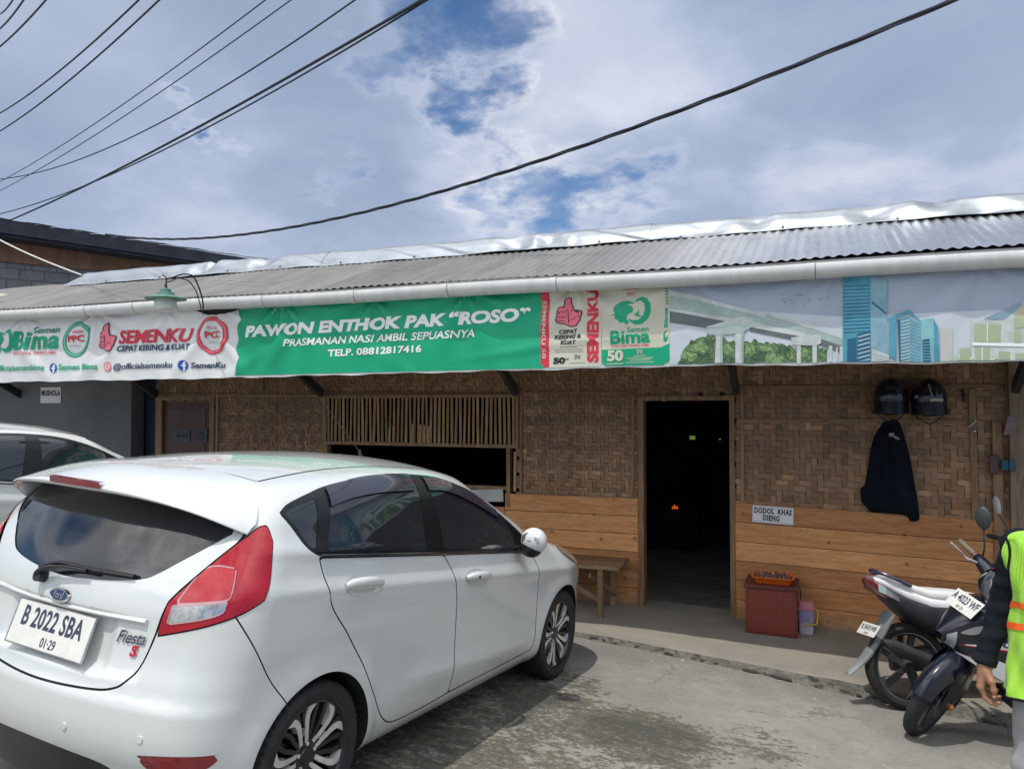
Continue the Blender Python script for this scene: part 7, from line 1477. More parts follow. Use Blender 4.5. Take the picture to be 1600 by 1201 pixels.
def build_car(name, label, matrix, sh, plate, number, date, hero=True):
    car = thing(name, label, 'car', matrix=matrix)
    K = car_skin(sh)
    right = lambda c: c[:,1] < 0; left = lambda c: c[:,1] > 0
    rearh = lambda c: c[:,0] < 0
    pw = M['car_white']
    body = skin_part(K, 0, 'body', pw, car)
    skin_part(K, 98, 'panel_gap', M['gap'], body, off=-0.004)
    skin_part(K, 60, 'roof', pw, car)
    skin_part(K, 70, 'windscreen', M['car_glass'], car)
    skin_part(K, 71, 'bonnet', pw, car)
    skin_part(K, 73, 'grille', M['black_plastic'], car, off=-0.01)
    bump = skin_part(K, 50, 'rear_bumper', pw, car)
    skin_part(K, 51, 'lower_valance', M['black_plastic'], bump, off=0.001)
    for sd, fn in ((-1, right), (1, left)):
        skin_part(K, 10, 'window_surround', M['car_gloss_black'], car, fn, off=-0.001)
        skin_part(K, 11, 'quarter_window', M['car_glass'], car, fn, off=-0.003)
        for lab, gl, hx in ((20, 12, 0.223), (21, 13, 1.228)):
            d = skin_part(K, lab, 'door', pw, car, fn)
            skin_part(K, gl, 'window', M['car_glass'], d, fn, off=-0.003)
            # handle: a cup and a pull across it
            hz = 0.957 - 0.099*(hx-0.223)
            sl = -0.095
            def hp(u, v, off): return on_body(sh, x=hx+u, z=hz+sl*u+v, off=off, y0=sd)[0]
            cup = MB(); cup._add([hp(0.128*math.cos(a), 0.042*math.sin(a), 0.0025) for a in [2*math.pi*i/32 for i in range(32)]]+[hp(0,0,-0.012)], [(i, (i+1) % 32, 32) for i in range(32)])
            cup.put('handle_cup', pw, d, smooth=True)
            pull = MB(); P = [hp(-0.120,0.0,0.006), hp(-0.095,0.004,0.022), hp(-0.03,0.005,0.034), hp(0.04,0.004,0.034), hp(0.095,0.002,0.024), hp(0.122,0,0.006)]
            pull.tube(cr(P, 5), [0.010+0.008*math.sin(math.pi*i/25) for i in range(26)], 12, flat=1.25)
            pull.put('handle', pw, d, smooth=True)
            if lab == 21:
                k = MB(); p = hp(-0.055,0.0,0.040); n = on_body(sh, x=hx, z=hz, y0=sd)[1]
                k.cyl(p, p+n*0.012, 0.007, seg=12); k.put('lock', M['gap'], d)
        l = skin_part(K, 30, 'tail_lamp', M['lamp_red'], car, lambda c: fn(c) & rearh(c), off=0.004)
        skin_part(K, 31, 'brake_lens', M['lamp_red_inner'], l, fn, off=0.006)
        skin_part(K, 32, 'reversing_lens', M['lamp_clear'], l, fn, off=0.006)
        skin_part(K, 33, 'lens_frame', M['lamp_red_dark'] if not hero else pm('lens_frame', (0.52,0.30,0.32), 0.15, coat=1.0, var=0.1), l, fn, off=0.007)
        skin_part(K, 52, 'reflector', M['lamp_red_dark'], bump, fn, off=0.001)
        skin_part(K, 72, 'headlamp', M['lamp_clear'], car, fn, off=0.003)
        # visor over the side windows, trim strip along their foot
        if hero:
            patch(sh, 'rain_visor', [(0.150,1.356,1),(0.404,1.387),(0.645,1.398),(0.870,1.397,1),(0.835,1.322,1),(0.536,1.324),(0.31,1.312),(0.118,1.285,1)], M['smoke'], car, 0.006, y0=sd)
            patch(sh, 'rain_visor', [(0.985,1.388,1),(1.171,1.366),(1.438,1.295),(1.70,1.172),(1.66,1.135,1),(1.42,1.225),(1.17,1.300),(0.960,1.318,1)], M['smoke'], car, 0.006, y0=sd)
        st = MB(); st.tube([on_body(sh, x=x, z=1.101-0.0925*(x+0.039)+0.004, off=0.004, y0=sd)[0] for x in np.linspace(-0.03,1.78,30)], 0.0055, 6); st.put('trim_strip', M['chrome'] if not hero else pm('trim_strip', (0.16,0.17,0.18), 0.15, 0.9, var=0.1), car, smooth=True)
        # mirror
        mi = MB(); b0 = on_body(sh, x=1.79, z=0.955, y0=sd)[0]
        mi.cur = 1; mi.tube(cr([b0+Vector((0.02,-sd*0.02,-0.01)), b0+Vector((0,sd*0.05,0.005)), b0+Vector((-0.01,sd*0.10,0.03))],4), [0.040]*5+[0.032]*4, 10, flat=0.55)
        c = b0+Vector((-0.03, sd*0.125, 0.060)); mi.cur = 0
        mi.ell(c, (0.068,0.082,0.078), 24, 16); mi.cur = 1
        mi.ell(c+Vector((-0.004,-sd*0.014,-0.040)), (0.060,0.072,0.062), 20, 14); mo = mi.put('mirror', [M['steel'] if not hero else pm('mirror_shell', (0.55,0.56,0.56), 0.45, 0.0, coat=0.15, var=0.1), M['car_gloss_black']], car, smooth=True)
        g = MB(); g._add([c+Vector((-0.050-0.004*(math.cos(a)**2), 0.060*math.cos(a), 0.012+0.042*math.sin(a))) for a in [2*math.pi*i/28 for i in range(28)]]+[c+Vector((-0.070,0,0))], [(i,(i+1)%28,28) for i in range(28)]); g.put('mirror_glass', M['chrome'], mo, smooth=True)
        # arches
        for xc in (0.0, sh.WB):
            a = MB(); N = 40; r = 0.336
            pts = [2*math.pi*i/N for i in range(N)]
            for i in range(N):
                t0, t1 = pts[i], pts[(i+1) % N]
                q = lambda t, rr, y: (xc+rr*math.cos(t), y, max(0.30+rr*math.sin(t), 0.155))
                y1 = [float(np.abs(on_body(sh, x=xc+r*math.cos(t), z=max(0.30+r*math.sin(t),0.20), y0=sd)[0].y))-0.004 for t in (t0, t1)]
                a._add([q(t0,r,sd*0.5), q(t1,r,sd*0.5), q(t1,r,sd*y1[1]), q(t0,r,sd*y1[0])], [(0,1,2,3)])
                a._add([q(t0,r,sd*0.5), q(t1,r,sd*0.5), q(t1,0.02,sd*0.5), q(t0,0.02,sd*0.5)], [(0,1,2,3)])
            a.put('arch_liner', M['gap'], body)
            rim_and_tyre(car, (xc, sd*0.735, 0.298), sd)
    # tailgate and what is fixed to it
    tg = skin_part(K, 40, 'tailgate', pw, car)
    skin_part(K, 41, 'rear_window', M['car_glass'], tg, off=-0.004)
    sp = MB(); top = [(-0.70,-0.292,1.235,-0.330,1.205),(-0.66,-0.245,1.292,-0.385,1.232),(-0.58,-0.170,1.355,-0.470,1.278),(-0.45,-0.150,1.392,-0.530,1.312),(-0.25,-0.165,1.408,-0.560,1.334),(0,-0.195,1.410,-0.568,1.340)]
    top = top+[(-a,b,c,d,e) for a,b,c,d,e in top[-2::-1]]
    rows = []
    for y, xf, zf, xl, zl in top:
        row = []
        for t in (0.0,0.2,0.4,0.6,0.8,0.93,1.0):      # roof side down to the lip
            x = xf+(xl-xf)*t; z0 = zf+(zl-zf)*t; row.append((x, y, z0+0.020*math.sin(math.pi*min(t/0.93,1))*(1-abs(y)/0.9)+0.003))
        e = max(0.25, 1-abs(y)/0.8)
        row.append((xl-0.006, y, zl-0.012*e)); row.append((xl+0.004, y, zl-0.030*e)); row.append((xl+0.06*e, y*0.995, zl-0.040*e)); row.append((xf-0.16*e, y*0.985, zf-0.125*e-0.01))
        rows.append(row)
    P = [p for r in rows for p in r]; n = len(rows[0])
    sp._add(P, [(i*n+j, (i+1)*n+j, (i+1)*n+j+1, i*n+j+1) for i in range(len(rows)-1) for j in range(n-1)])
    spo = sp.put('spoiler', pw, tg, smooth=True, subsurf=2)
    bl = MB(); yy = np.linspace(-0.155,0.155,12)
    for a, b in zip(yy[:-1], yy[1:]):
        f = lambda y: -0.576+0.10*y*y*2
        bl._add([(f(a),a,1.326),(f(b),b,1.326),(f(b)-0.004,b,1.349),(f(a)-0.004,a,1.349),(f(a)+0.02,a,1.352),(f(b)+0.02,b,1.352)], [(0,1,2,3),(3,2,5,4)])
    bl.put('brake_light', M['lamp_red_dark'], tg, smooth=True)
    rp = lambda y, z, off: on_body(sh, y=y, z=z, off=off)[0]
    lg = MB(); lg.tube([rp(y, 0.872+0.004*abs(y), 0.004) for y in np.linspace(-0.46,0.46,24)], 0.013, 8, flat=0.8); lg.put('grab_ledge', pw, tg, smooth=True)
    def plateP(u, v, d=0.0):      # plate stands a little off the recess, tilted with it
        return Vector((-0.600-0.024*(-v)/0.08-d, 0.0-u, 0.774+v))
    pl = MB(); pl.prism([(-0.235,-0.080),(0.235,-0.080),(0.235,0.080),(-0.235,0.080)], lambda u, v, d: plateP(u, v, d+0.0), 0.008)
    po = pl.put('number_plate', M['plate_white'], tg, bevel=0.003)
    ed = MB()
    for a, b in (((-0.235,-0.080),(0.235,-0.080)),((0.235,-0.080),(0.235,0.080)),((0.235,0.080),(-0.235,0.080)),((-0.235,0.080),(-0.235,-0.080))):
        ed.beam(plateP(*a,0.008), plateP(*b,0.008), 0.004, 0.004)
    ed.put('plate_rim', M['steel'], po)
    tx = MB(); flat_text(tx, number, lambda u, v: plateP(u*0.95+0.0, v+0.022, 0.0095), 0.098, bold=0.022, xs=0.80, spacing=1.05, wordsp=0.9)
    flat_text(tx, date, lambda u, v: plateP(u+0.02, v-0.052, 0.0095), 0.048, bold=0.01, xs=0.85)
    tx.put('lettering', M['dark_ink'], po)
    if hero:
        bd = MB(); q = lambda u, v, off: rp(u-0.02, 0.906+v, off)
        ring = [2*math.pi*i/36 for i in range(36)]
        bd.cur = 1; bd._add([q(0.060*math.cos(a),0.026*math.sin(a),0.004) for a in ring]+[q(0.056*math.cos(a),0.0225*math.sin(a),0.012) for a in ring]+[q(0.052*math.cos(a),0.0195*math.sin(a),0.011) for a in ring], [(i,(i+1)%36,36+(i+1)%36,36+i) for i in range(36)]+[(36+i,36+(i+1)%36,72+(i+1)%36,72+i) for i in range(36)])
        bd.cur = 0; bd._add([q(0.052*math.cos(a),0.0195*math.sin(a),0.011) for a in ring]+[q(0,0,0.013)], [(i,(i+1)%36,36) for i in range(36)])
        bd.cur = 1; flat_text(bd, 'Ford', lambda u, v: q(-u, v, 0.0145), 0.036, shear=0.3, bold=0.0, xs=0.85)
        bd.put('badge', [M['badge_blue'], M['chrome']], tg, smooth=True)
        sc = MB(); flat_text(sc, 'Fiesta', lambda u, v: rp(-0.402-u, 0.806+v+0.04*u, 0.006), 0.062, shear=0.35, bold=0.014, xs=0.92); sc.put('lettering', pm('badge_script', (0.10,0.115,0.14), 0.25, 0.7, var=0.15), tg)
        sr = MB(); flat_text(sr, 'S', lambda u, v: rp(-0.425-u, 0.762+v, 0.006), 0.052, bold=0.05, xs=1.15, shear=0.15); sr.put('red_letter', M['red_enamel'], tg)
        wp = MB(); wz = lambda y, z, o: rp(y, z, o)
        wp.tube(cr([wz(0.115,0.958,0.02), wz(0.09,0.975,0.035), wz(-0.02,1.000,0.040), wz(-0.15,1.005,0.030)],5), [0.022]*3+[0.017]*6+[0.010]*7, 8, flat=0.6)
        wp.tube(cr([wz(0.150,0.985,0.010), wz(0.02,1.015,0.018), wz(-0.15,1.015,0.022), wz(-0.36,1.018,0.008)],5), 0.011, 8, flat=0.7)
        wp.cyl(wz(0.112,0.955,-0.01), wz(0.112,0.955,0.035), 0.024, seg=16)
        wp.put('rear_wiper', M['black_plastic'], tg, smooth=True)
        sn = MB()
        for y in (-0.206, 0.206, -0.55, 0.55):
            p, nn = on_body(sh, y=y, z=0.471 if abs(y) < 0.4 else 0.49); sn.cyl(p-nn*0.003, p+nn*0.003, 0.0125, seg=20)
        sn.put('parking_sensor', pm('parking_sensor', (0.62,0.64,0.65), 0.3, coat=0.5, var=0.03), bump, smooth=True)
        an = MB(); a0 = Vector((1.22, 0.0, float(sh.T(1.22))-0.0)); an.cyl(a0-Vector((0,0,0.005)), a0+Vector((-0.02,0,0.035)), 0.013, 0.008, 12); an.tube([a0+Vector((-0.02,0,0.03)), a0+Vector((-0.33,0.045,0.30))], [0.0035,0.0022], 6); an.put('aerial', M['dark_metal'], car, smooth=True)
    return car
M['smoke'] = pm('smoke', (0.035,0.033,0.045), 0.06, spec=0.5, coat=0.5, var=0.2, vscale=3)
CAR_O = Vector((-2.756, 2.730, 0.214))
CF = Vector((0.0956,0.9937,-0.0598)).normalized(); CL = Vector((-0.9939,0.0953,0.0549)); CL = (CL-CF*CL.dot(CF)).normalized(); CU = CF.cross(CL)
CAR_MX = Matrix(((CF.x,CL.x,CU.x,CAR_O.x),(CF.y,CL.y,CU.y,CAR_O.y),(CF.z,CL.z,CU.z,CAR_O.z),(0,0,0,1)))
car_shape = CarShape()
build_car('parked_car', 'white hatchback parked nose to the eatery, its rear plate reading B 2022 SBA', CAR_MX, car_shape, None, 'B 2022 SBA', '01·29')
def mat_at(p, head, pitch, roll, anchor):
    m = Matrix.Rotation(head, 4, 'Z') @ Matrix.Rotation(-pitch, 4, 'Y') @ Matrix.Rotation(roll, 4, 'X'); q = m @ Vector(anchor)
    return Matrix.Translation(Vector(p)-q) @ m
C2 = mat_at((-5.70,5.49,1.34), R_(83.0), R_(-2.6), R_(2.8), (2.05,-0.63,1.13))
build_car('parked_car', 'white car at the left edge, mostly hidden behind the white hatchback', C2, CarShape(), None, 'AA 1741 KF', '08·26', hero=False)
# ---------------------------------------------------------------- two scooters
M['bike_white'] = pm('bike_white', (0.74,0.75,0.76), 0.22, coat=0.8, var=0.04, vscale=5)
M['bike_black'] = pm('bike_black', (0.010,0.013,0.022), 0.24, coat=0.35, var=0.2, vscale=6, rvar=0.06)
M['bike_grey'] = pm('bike_grey', (0.045,0.048,0.052), 0.55, var=0.2, vscale=15, dirt=((0.13,0.12,0.105), 9, 0.60, 0.5))
M['raw_black'] = pm('raw_black', (0.026,0.028,0.032), 0.5, var=0.25, vscale=12, dirt=((0.10,0.095,0.085), 10, 0.62, 0.5))
M['mud_grey'] = pm('dusty_grey', (0.19,0.20,0.205), 0.55, var=0.2, vscale=9, dirt=((0.32,0.29,0.24), 6, 0.60, 0.5))
M['fork_silver'] = pm('fork_silver', (0.42,0.43,0.44), 0.3, 0.8, var=0.1)
M['clear_lens'] = pm('clear_lens', (0.50,0.54,0.55), 0.06, 0.35, coat=1.0, col2=(0.25,0.28,0.30), vscale=14)
def loft(mb, secs, seg=22, pw=2.6, cap=True):
    """secs: (x, y, z, half width across y, half height, lean of the ring about y)"""
    V = []; F = []; n = len(secs)
    for x, y, z, hw, hh, tl in secs:
        for k in range(seg):
            a = 2*math.pi*k/seg; c, s = math.cos(a), math.sin(a)
            u = math.copysign(abs(c)**(2/pw), c)*hw; v = math.copysign(abs(s)**(2/pw), s)*hh
            V.append((x-v*math.sin(tl), y+u, z+v*math.cos(tl)))
    for i in range(n-1):
        for k in range(seg): F.append((i*seg+k, i*seg+(k+1)%seg, (i+1)*seg+(k+1)%seg, (i+1)*seg+k))
    if cap: F += [tuple(range(seg-1,-1,-1)), tuple((n-1)*seg+k for k in range(seg))]
    mb._add(V, F)
def bike_wheel(par, name, c, m4, R=0.280, wd=0.085, disc=False):
    w_ = thing(name, None, None); w_.parent = par
    rim = R-0.062; t = MB(); t.m = m4; h = wd/2
    t.lathe([(rim,-h*0.72),(rim+0.012,-h*0.95),(rim+0.032,-h*1.02),(R-0.018,-h*0.85),(R-0.006,-h*0.55),(R,-h*0.2),(R,h*0.2),(R-0.006,h*0.55),(R-0.018,h*0.85),(rim+0.032,h*1.02),(rim+0.012,h*0.95),(rim,h*0.72)], axis='y', seg=48, c=c, closed=True)
    for k in range(40):
        a = 2*math.pi*k/40; mm = m4 @ Matrix.Translation(c) @ Matrix.Rotation(a, 4, 'Y'); t.m = mm
        sg = 1 if k % 2 else -1; t.beam((-0.008, sg*0.006, R-0.0015), (0.014, sg*h*0.80, R-0.016), 0.007, 0.006)
    t.put('tyre', M['rubber'], w_, smooth=True)
    r = MB(); r.m = m4
    r.lathe([(rim+0.006,-h*0.70),(rim-0.006,-h*0.66),(rim-0.016,-h*0.4),(rim-0.018,h*0.4),(rim-0.006,h*0.66),(rim+0.006,h*0.70)], axis='y', seg=48, c=c, cap=False)
    r.lathe([(0.0,-0.05),(0.034,-0.05),(0.040,-0.03),(0.040,0.03),(0.034,0.05),(0.0,0.05)], axis='y', seg=20, c=c, cap=False)
    for k in range(5):
        r.m = m4 @ Matrix.Translation(c) @ Matrix.Rotation(2*math.pi*k/5+0.2, 4, 'Y')
        r.beam((0,0,0.03),(0.018,0,rim-0.012),0.024,0.040)
    r.m = m4
    r.put('rim', M['bike_grey'], w_, smooth=True)
    s = MB(); s.m = m4; s.lathe([(rim+0.007,-h*0.73),(rim+0.001,-h*0.75),(rim-0.004,-h*0.70)], axis='y', seg=48, c=c, cap=False); s.lathe([(rim+0.007,h*0.73),(rim+0.001,h*0.75),(rim-0.004,h*0.70)], axis='y', seg=48, c=c, cap=False); s.put('rim_edge', M['fork_silver'], w_, smooth=True)
    if disc:
        s = MB(); s.m = m4; s.lathe([(0.055,0.052),(0.100,0.052),(0.100,0.056),(0.055,0.056)], axis='y', seg=32, c=c, closed=True); s.put('brake_disc', M['steel'], w_, smooth=True)
    return w_
def scooter(label, x, y, head, pitch, lean, z, white, steer, plate, plate2, words):
    """local frame: x forward from the rear axle, y to the left, z up from the ground"""
    mx = Matrix.Translation((x, y, z)) @ Matrix.Rotation(head, 4, 'Z') @ Matrix.Rotation(-pitch, 4, 'Y') @ Matrix.Rotation(-lean, 4, 'X')
    b = thing('scooter', label, 'motor scooter', matrix=mx, group=None)
    I4 = Matrix.Identity(4); body = M['bike_black']; low = M['raw_black']; tail = M['bike_white'] if white else M['bike_black']; WB = 1.26
    bike_wheel(b, 'rear_wheel', (0,0,0.28), I4, wd=0.095)
    # steering turns everything carried by the fork about the head
    ax0 = Vector((WB,0,0.28)); ax = Vector((-math.sin(R_(26)),0,math.cos(R_(26))))
    ST = Matrix.Translation(ax0) @ Matrix.Rotation(steer, 4, ax) @ Matrix.Translation(-ax0)
    def fp(name, build, mat, par=b, **k):
        m = MB(); m.m = ST; build(m); return m.put(name, mat, par, smooth=True, **k)
    bike_wheel(b, 'front_wheel', (WB,0,0.275), ST, R=0.275, wd=0.078, disc=True)
    for sd in (-1, 1):
        fp('fork_leg', lambda m: (m.tube([ax0+Vector((0,sd*0.072,-0.005)), ax0+ax*0.20+Vector((0,sd*0.072,0)), ax0+ax*0.22+Vector((0,sd*0.072,0)), ax0+ax*0.46+Vector((0,sd*0.068,0))],[0.022,0.021,0.015,0.015],12)), [M['raw_black']])
    def fender(m):
        def F_(u, v):       # u along the tyre (front to back), v across
            a = R_(128-150*u if u < 0.5 else 53-105*(u-0.5)); a = R_(25+190*u)
            rr = 0.312+0.012*math.sin(math.pi*u); w_ = 0.084*(0.72+0.28*math.sin(math.pi*min(max(u,0.05),0.95))); k = (v-0.5)*2
            drop = 0.085*abs(k)**2.0*(0.5+0.7*math.sin(math.pi*u))
            return (WB+(rr-drop)*math.cos(a), w_*k, 0.285+(rr-drop)*math.sin(a))
        m.grid(F_, 26, 12)
        m.grid(lambda u, v: tuple(Vector(F_(u, v))*1.0+Vector((0,0,-0.006))), 26, 12)
        for sd in (-1, 1):      # cheeks that join the mudguard to the fork
            m.grid(lambda u, v: (WB+(-0.20+0.36*u)*(1-0.20*v)-0.06*v, sd*(0.088-0.012*v+0.006*math.sin(math.pi*u)), 0.29+0.27*v-0.05*(1-v)*u), 10, 8)
    fp('front_mudguard', fender, [body])
    hd = ax0+ax*0.80          # top of the steering head
    def cover(m):
        loft(m, [(hd.x+0.135,0,hd.z-0.055,0.050,0.030,0.5),(hd.x+0.120,0,hd.z-0.035,0.085,0.060,0.45),(hd.x+0.075,0,hd.z-0.01,0.125,0.085,0.4),(hd.x+0.02,0,hd.z+0.015,0.135,0.080,0.4),(hd.x-0.035,0,hd.z+0.03,0.115,0.060,0.4),(hd.x-0.07,0,hd.z+0.035,0.08,0.035,0.4)], 26, 2.4)
        for sd in (-1, 1): m.tube(cr([(hd.x+0.02,sd*0.10,hd.z+0.015),(hd.x-0.01,sd*0.17,hd.z+0.035),(hd.x-0.03,sd*0.215,hd.z+0.045)],5),[0.05-0.025*i/10 for i in range(11)],12)
    cv = fp('handlebar_cover', cover, [body])
    fp('headlamp', lambda m: m.grid(lambda u, v: (hd.x+0.158-0.085*abs(2*u-1)**1.6-0.03*v, (2*u-1)*0.105*(1-0.25*(1-v)), hd.z-0.105+0.115*v+0.02*abs(2*u-1)), 16, 10), [M['clear_lens']])
    fp('headlamp_trim', lambda m: [m.tube(cr([(hd.x+0.080,sd*0.102,hd.z-0.09),(hd.x+0.075,sd*0.118,hd.z-0.02),(hd.x+0.06,sd*0.10,hd.z+0.03)],5),0.008,6) for sd in (-1,1)], [M['fork_silver']])
    if not white: fp('cover_stripe', lambda m: [m.grid(lambda u, v: (hd.x+0.055-0.10*u, sd*(0.065+0.03*v+0.0*u), hd.z+0.083-0.020*v-0.01*u), 6, 3) for sd in (-1,1)], [pm('red_stripe', (0.50,0.045,0.09), 0.3, coat=0.6, var=0.1)])
    for sd in (-1, 1):
        g0 = Vector((hd.x-0.03,sd*0.215,hd.z+0.045)); g1 = Vector((hd.x-0.085,sd*0.345,hd.z+0.055))
        fp('grip', lambda m: m.tube([g0, g0.lerp(g1,0.15), g0.lerp(g1,0.18), g1, g1+(g1-g0).normalized()*0.012],[0.012,0.012,0.017,0.0165,0.013],12), [pm('grip_rubber', (0.16,0.125,0.085) if not white else (0.03,0.03,0.03), 0.8, var=0.2, vscale=40)])
        fp('lever', lambda m: m.tube(cr([g0+Vector((0.05,-sd*0.03,-0.01)), g0+Vector((0.075,sd*0.02,-0.005)), g0.lerp(g1,0.6)+Vector((0.070,0,-0.01)), g1+Vector((0.055,sd*0.03,-0.012))],5),[0.008]*6+[0.0065]*9+[0.009],8), [M['fork_silver']])
        ms = g0+Vector((0.0,-sd*0.03,0.02)); mt = ms+Vector((-0.015,sd*0.075,0.185))
        fp('mirror_stem', lambda m: m.tube(cr([ms, ms+Vector((0.01,sd*0.01,0.07)), mt+Vector((0.0,-sd*0.02,-0.04)), mt],5),0.0055,8), [M['dark_metal']])
        def mir(m):
            rot = Matrix.Rotation(sd*R_(-25), 3, 'X'); m.ell(mt+Vector((0,sd*0.012,0.035)), (0.020,0.046,0.072), 18, 12, rot)
        mo = fp('mirror', mir, [pm('mirror_shell_grey', (0.045,0.052,0.055), 0.4, var=0.2) if not white else pm('mirror_shell_pale', (0.40,0.41,0.41), 0.4, var=0.1)])
    # front apron and leg shield
    def ztop(u): return 0.690+0.175*math.sin(math.pi/2*min(1, u/0.55))
    def zbot(u): return 0.645-0.26*u**0.85
    def yw(u): return 0.030+0.160*math.sin(math.pi/2*min(1, u*1.35))**0.85
    def wing_pt(sd, u, v, o=0.0): return Vector((1.285-0.49*u, sd*(yw(u)+0.016*math.sin(math.pi*v)-0.02*v+o), ztop(u)+(zbot(u)-ztop(u))*v))
    m = MB()
    m.grid(lambda u, v: (lambda p: (p.x+0.015*(1-(2*v-1)**2), p.y*(2*v-1), p.z+0.028*(1-(2*v-1)**2)*min(1,u*3+0.2)))(wing_pt(1, u, 0)), 16, 14)
    m.grid(lambda u, v: (lambda p: (p.x, p.y*(2*v-1), p.z))(wing_pt(1, u, 1)), 16, 8)
    m.put('apron', body, b, smooth=True)
    for sd in (-1, 1):
        s = MB(); s.grid(lambda u, v: wing_pt(sd, u, v), 18, 12)
        wing = s.put('apron_wing', body, b, smooth=True)
        wy = lambda u, v, o: wing_pt(sd, u, v, o)
        t = MB(); t.cur = 0; t.grid(lambda u, v: wy(0.14+0.86*u, 0.985-(0.02+0.26*min(1,u*2.2))*v, 0.004), 18, 4)
        t.put('white_stripe', M['bike_white'], wing, smooth=True)
        t = MB(); t.grid(lambda u, v: wy(0.20+0.78*u, 0.62-0.24*u-(0.03+0.17*u)*v, 0.004), 12, 4); t.put('sticker', M['bike_white'], wing, smooth=True)
        t = MB(); t.grid(lambda u, v: wy(0.16+0.80*u, 0.645-0.24*u-0.022*v, 0.006), 12, 2); t.put('red_line', M['red_enamel'], wing, smooth=True)
        for word, u0, wdt, v0, dv, sz, mt_ in words:
            V, F = text_mesh(word, 1.0, bold=0.03, shear=0.25 if sz > 0.1 else 0.0); A = np.array(V); w0, w1 = A[:,0].min(), A[:,0].max(); h0, h1 = A[:,1].min(), A[:,1].max()
            t = MB(); t._add([wy(u0+wdt*((p-w0)/(w1-w0) if sd > 0 else 1-(p-w0)/(w1-w0)), v0+dv*(p-w0)/(w1-w0) -(sz)*((q-h0)/(h1-h0)-0.5), 0.008) for p, q in V], F); t.put('lettering', mt_, wing, recalc=False)
        t = MB(); t.grid(lambda u, v: wy(0.035+0.085*u, 0.15+0.75*v, 0.005), 5, 5); t.put('indicator', M['clear_lens'], b, smooth=True)
        t = MB(); t.grid(lambda u, v: wy(0.15+0.22*u, 0.20-0.03*u+(0.03+0.15*math.sin(math.pi*u)**0.7)*(v-0.3), 0.006), 12, 4); t.put('trim', M['fork_silver'], b, smooth=True)
    if plate:
        o = MB(); pc = Vector((1.150,0,0.868)); un = Vector((0,1,0)); up = Vector((-0.64,0,0.77)); nn = Vector((0.77,0,0.64))
        un = -un*-1
        P = lambda u, v, d: pc+un*u+up*v+nn*d
        o.prism([(-0.135,-0.058),(0.135,-0.058),(0.135,0.058),(-0.135,0.058)], lambda u, v, d: P(u, v, d), 0.003); po = o.put('number_plate', M['plate_white'], b, bevel=0.002)
        t = MB(); flat_text(t, plate[0], lambda u, v: P(u, v+0.014, 0.0045), 0.068, bold=0.02, xs=0.78, wordsp=0.8); flat_text(t, plate[1], lambda u, v: P(u, v-0.038, 0.0045), 0.030, bold=0.01); t.put('lettering', M['dark_ink'], po)
        t = MB(); t.beam(pc-up*0.03-nn*0.06, pc-nn*0.002, 0.05, 0.02); t.put('plate_bracket', M['dark_metal'], b)
    # floor, seat, body, tail
    m = MB(); m.box((0.52,-0.13,0.27),(0.86,0.13,0.33)); m.put('footboard', low, b, bevel=0.02)
    def tq(x_, y_, z_, *r): return (x_ if x_ > 0.1 else 0.1+(x_-0.1)*0.66, y_, z_+(0.05*(0.1-x_)/0.44 if x_ < 0.1 else 0))+tuple(r)
    m = MB(); loft(m, [tq(*q) for q in [(0.66,0,0.42,0.09,0.10,0),(0.52,0,0.50,0.135,0.15,0),(0.30,0,0.57,0.155,0.145,0),(0.08,0,0.625,0.145,0.115,0.05),(-0.12,0,0.685,0.115,0.085,0.15),(-0.27,0,0.735,0.075,0.055,0.25),(-0.335,0,0.765,0.045,0.030,0.3)]], 26, 2.8); m.put('side_body', low if white else body, b, smooth=True)
    m = MB(); loft(m, [tq(*q) for q in [(0.34,0,0.655,0.140,0.060,0.1),(0.14,0,0.690,0.140,0.058,0.12),(-0.06,0,0.735,0.120,0.050,0.2),(-0.24,0,0.785,0.085,0.040,0.28),(-0.335,0,0.805,0.055,0.025,0.3)]], 24, 3.0); m.put('tail_panel', tail, b, smooth=True)
    m = MB(); loft(m, [tq(*q) for q in [(0.60,0,0.66,0.06,0.02,0),(0.54,0,0.685,0.105,0.045,0),(0.38,0,0.715,0.125,0.050,0),(0.15,0,0.745,0.130,0.045,0.12),(-0.05,0,0.785,0.110,0.035,0.2),(-0.20,0,0.818,0.085,0.024,0.22),(-0.245,0,0.825,0.06,0.010,0.2)]], 24, 3.0); m.put('seat', pm('pale_seat', (0.70,0.70,0.70), 0.5, var=0.06, vscale=5) if white else pm('dark_seat', (0.02,0.02,0.024), 0.7, var=0.2), b, smooth=True, )
    m = MB(); m.tube(cr([tq(*q) for q in [(-0.02,0.13,0.80),(-0.22,0.10,0.845),(-0.315,0.0,0.865),(-0.22,-0.10,0.845),(-0.02,-0.13,0.80)]],6),0.013,8); m.put('grab_rail', pm('violet_black', (0.035,0.025,0.055), 0.3, coat=0.6, var=0.3) , b, smooth=True)
    m = MB(); loft(m, [tq(*q) for q in [(-0.375,0,0.775,0.075,0.035,0.35),(-0.34,0,0.760,0.105,0.050,0.35),(-0.27,0,0.735,0.115,0.050,0.35),(-0.19,0,0.715,0.105,0.035,0.3)]], 22, 2.6); tl = m.put('tail_lamp', M['lamp_red_dark'], b, smooth=True)
    for sd in (-1, 1):
        m = MB(); m.grid(lambda u, v: tq(-0.345+0.20*u, sd*(0.112+0.008*math.sin(math.pi*u)), 0.735-0.05*u+0.055*v*(1-0.5*u)), 6, 4); m.put('indicator', M['clear_lens'], tl, smooth=True)
    def mg(u, v): x_ = -0.09-0.32*u; return (x_, (v-0.5)*2*(0.085-0.050*u), 0.645-0.385*u-0.045*math.sin(math.pi*u)-0.020*abs(2*v-1)**2)
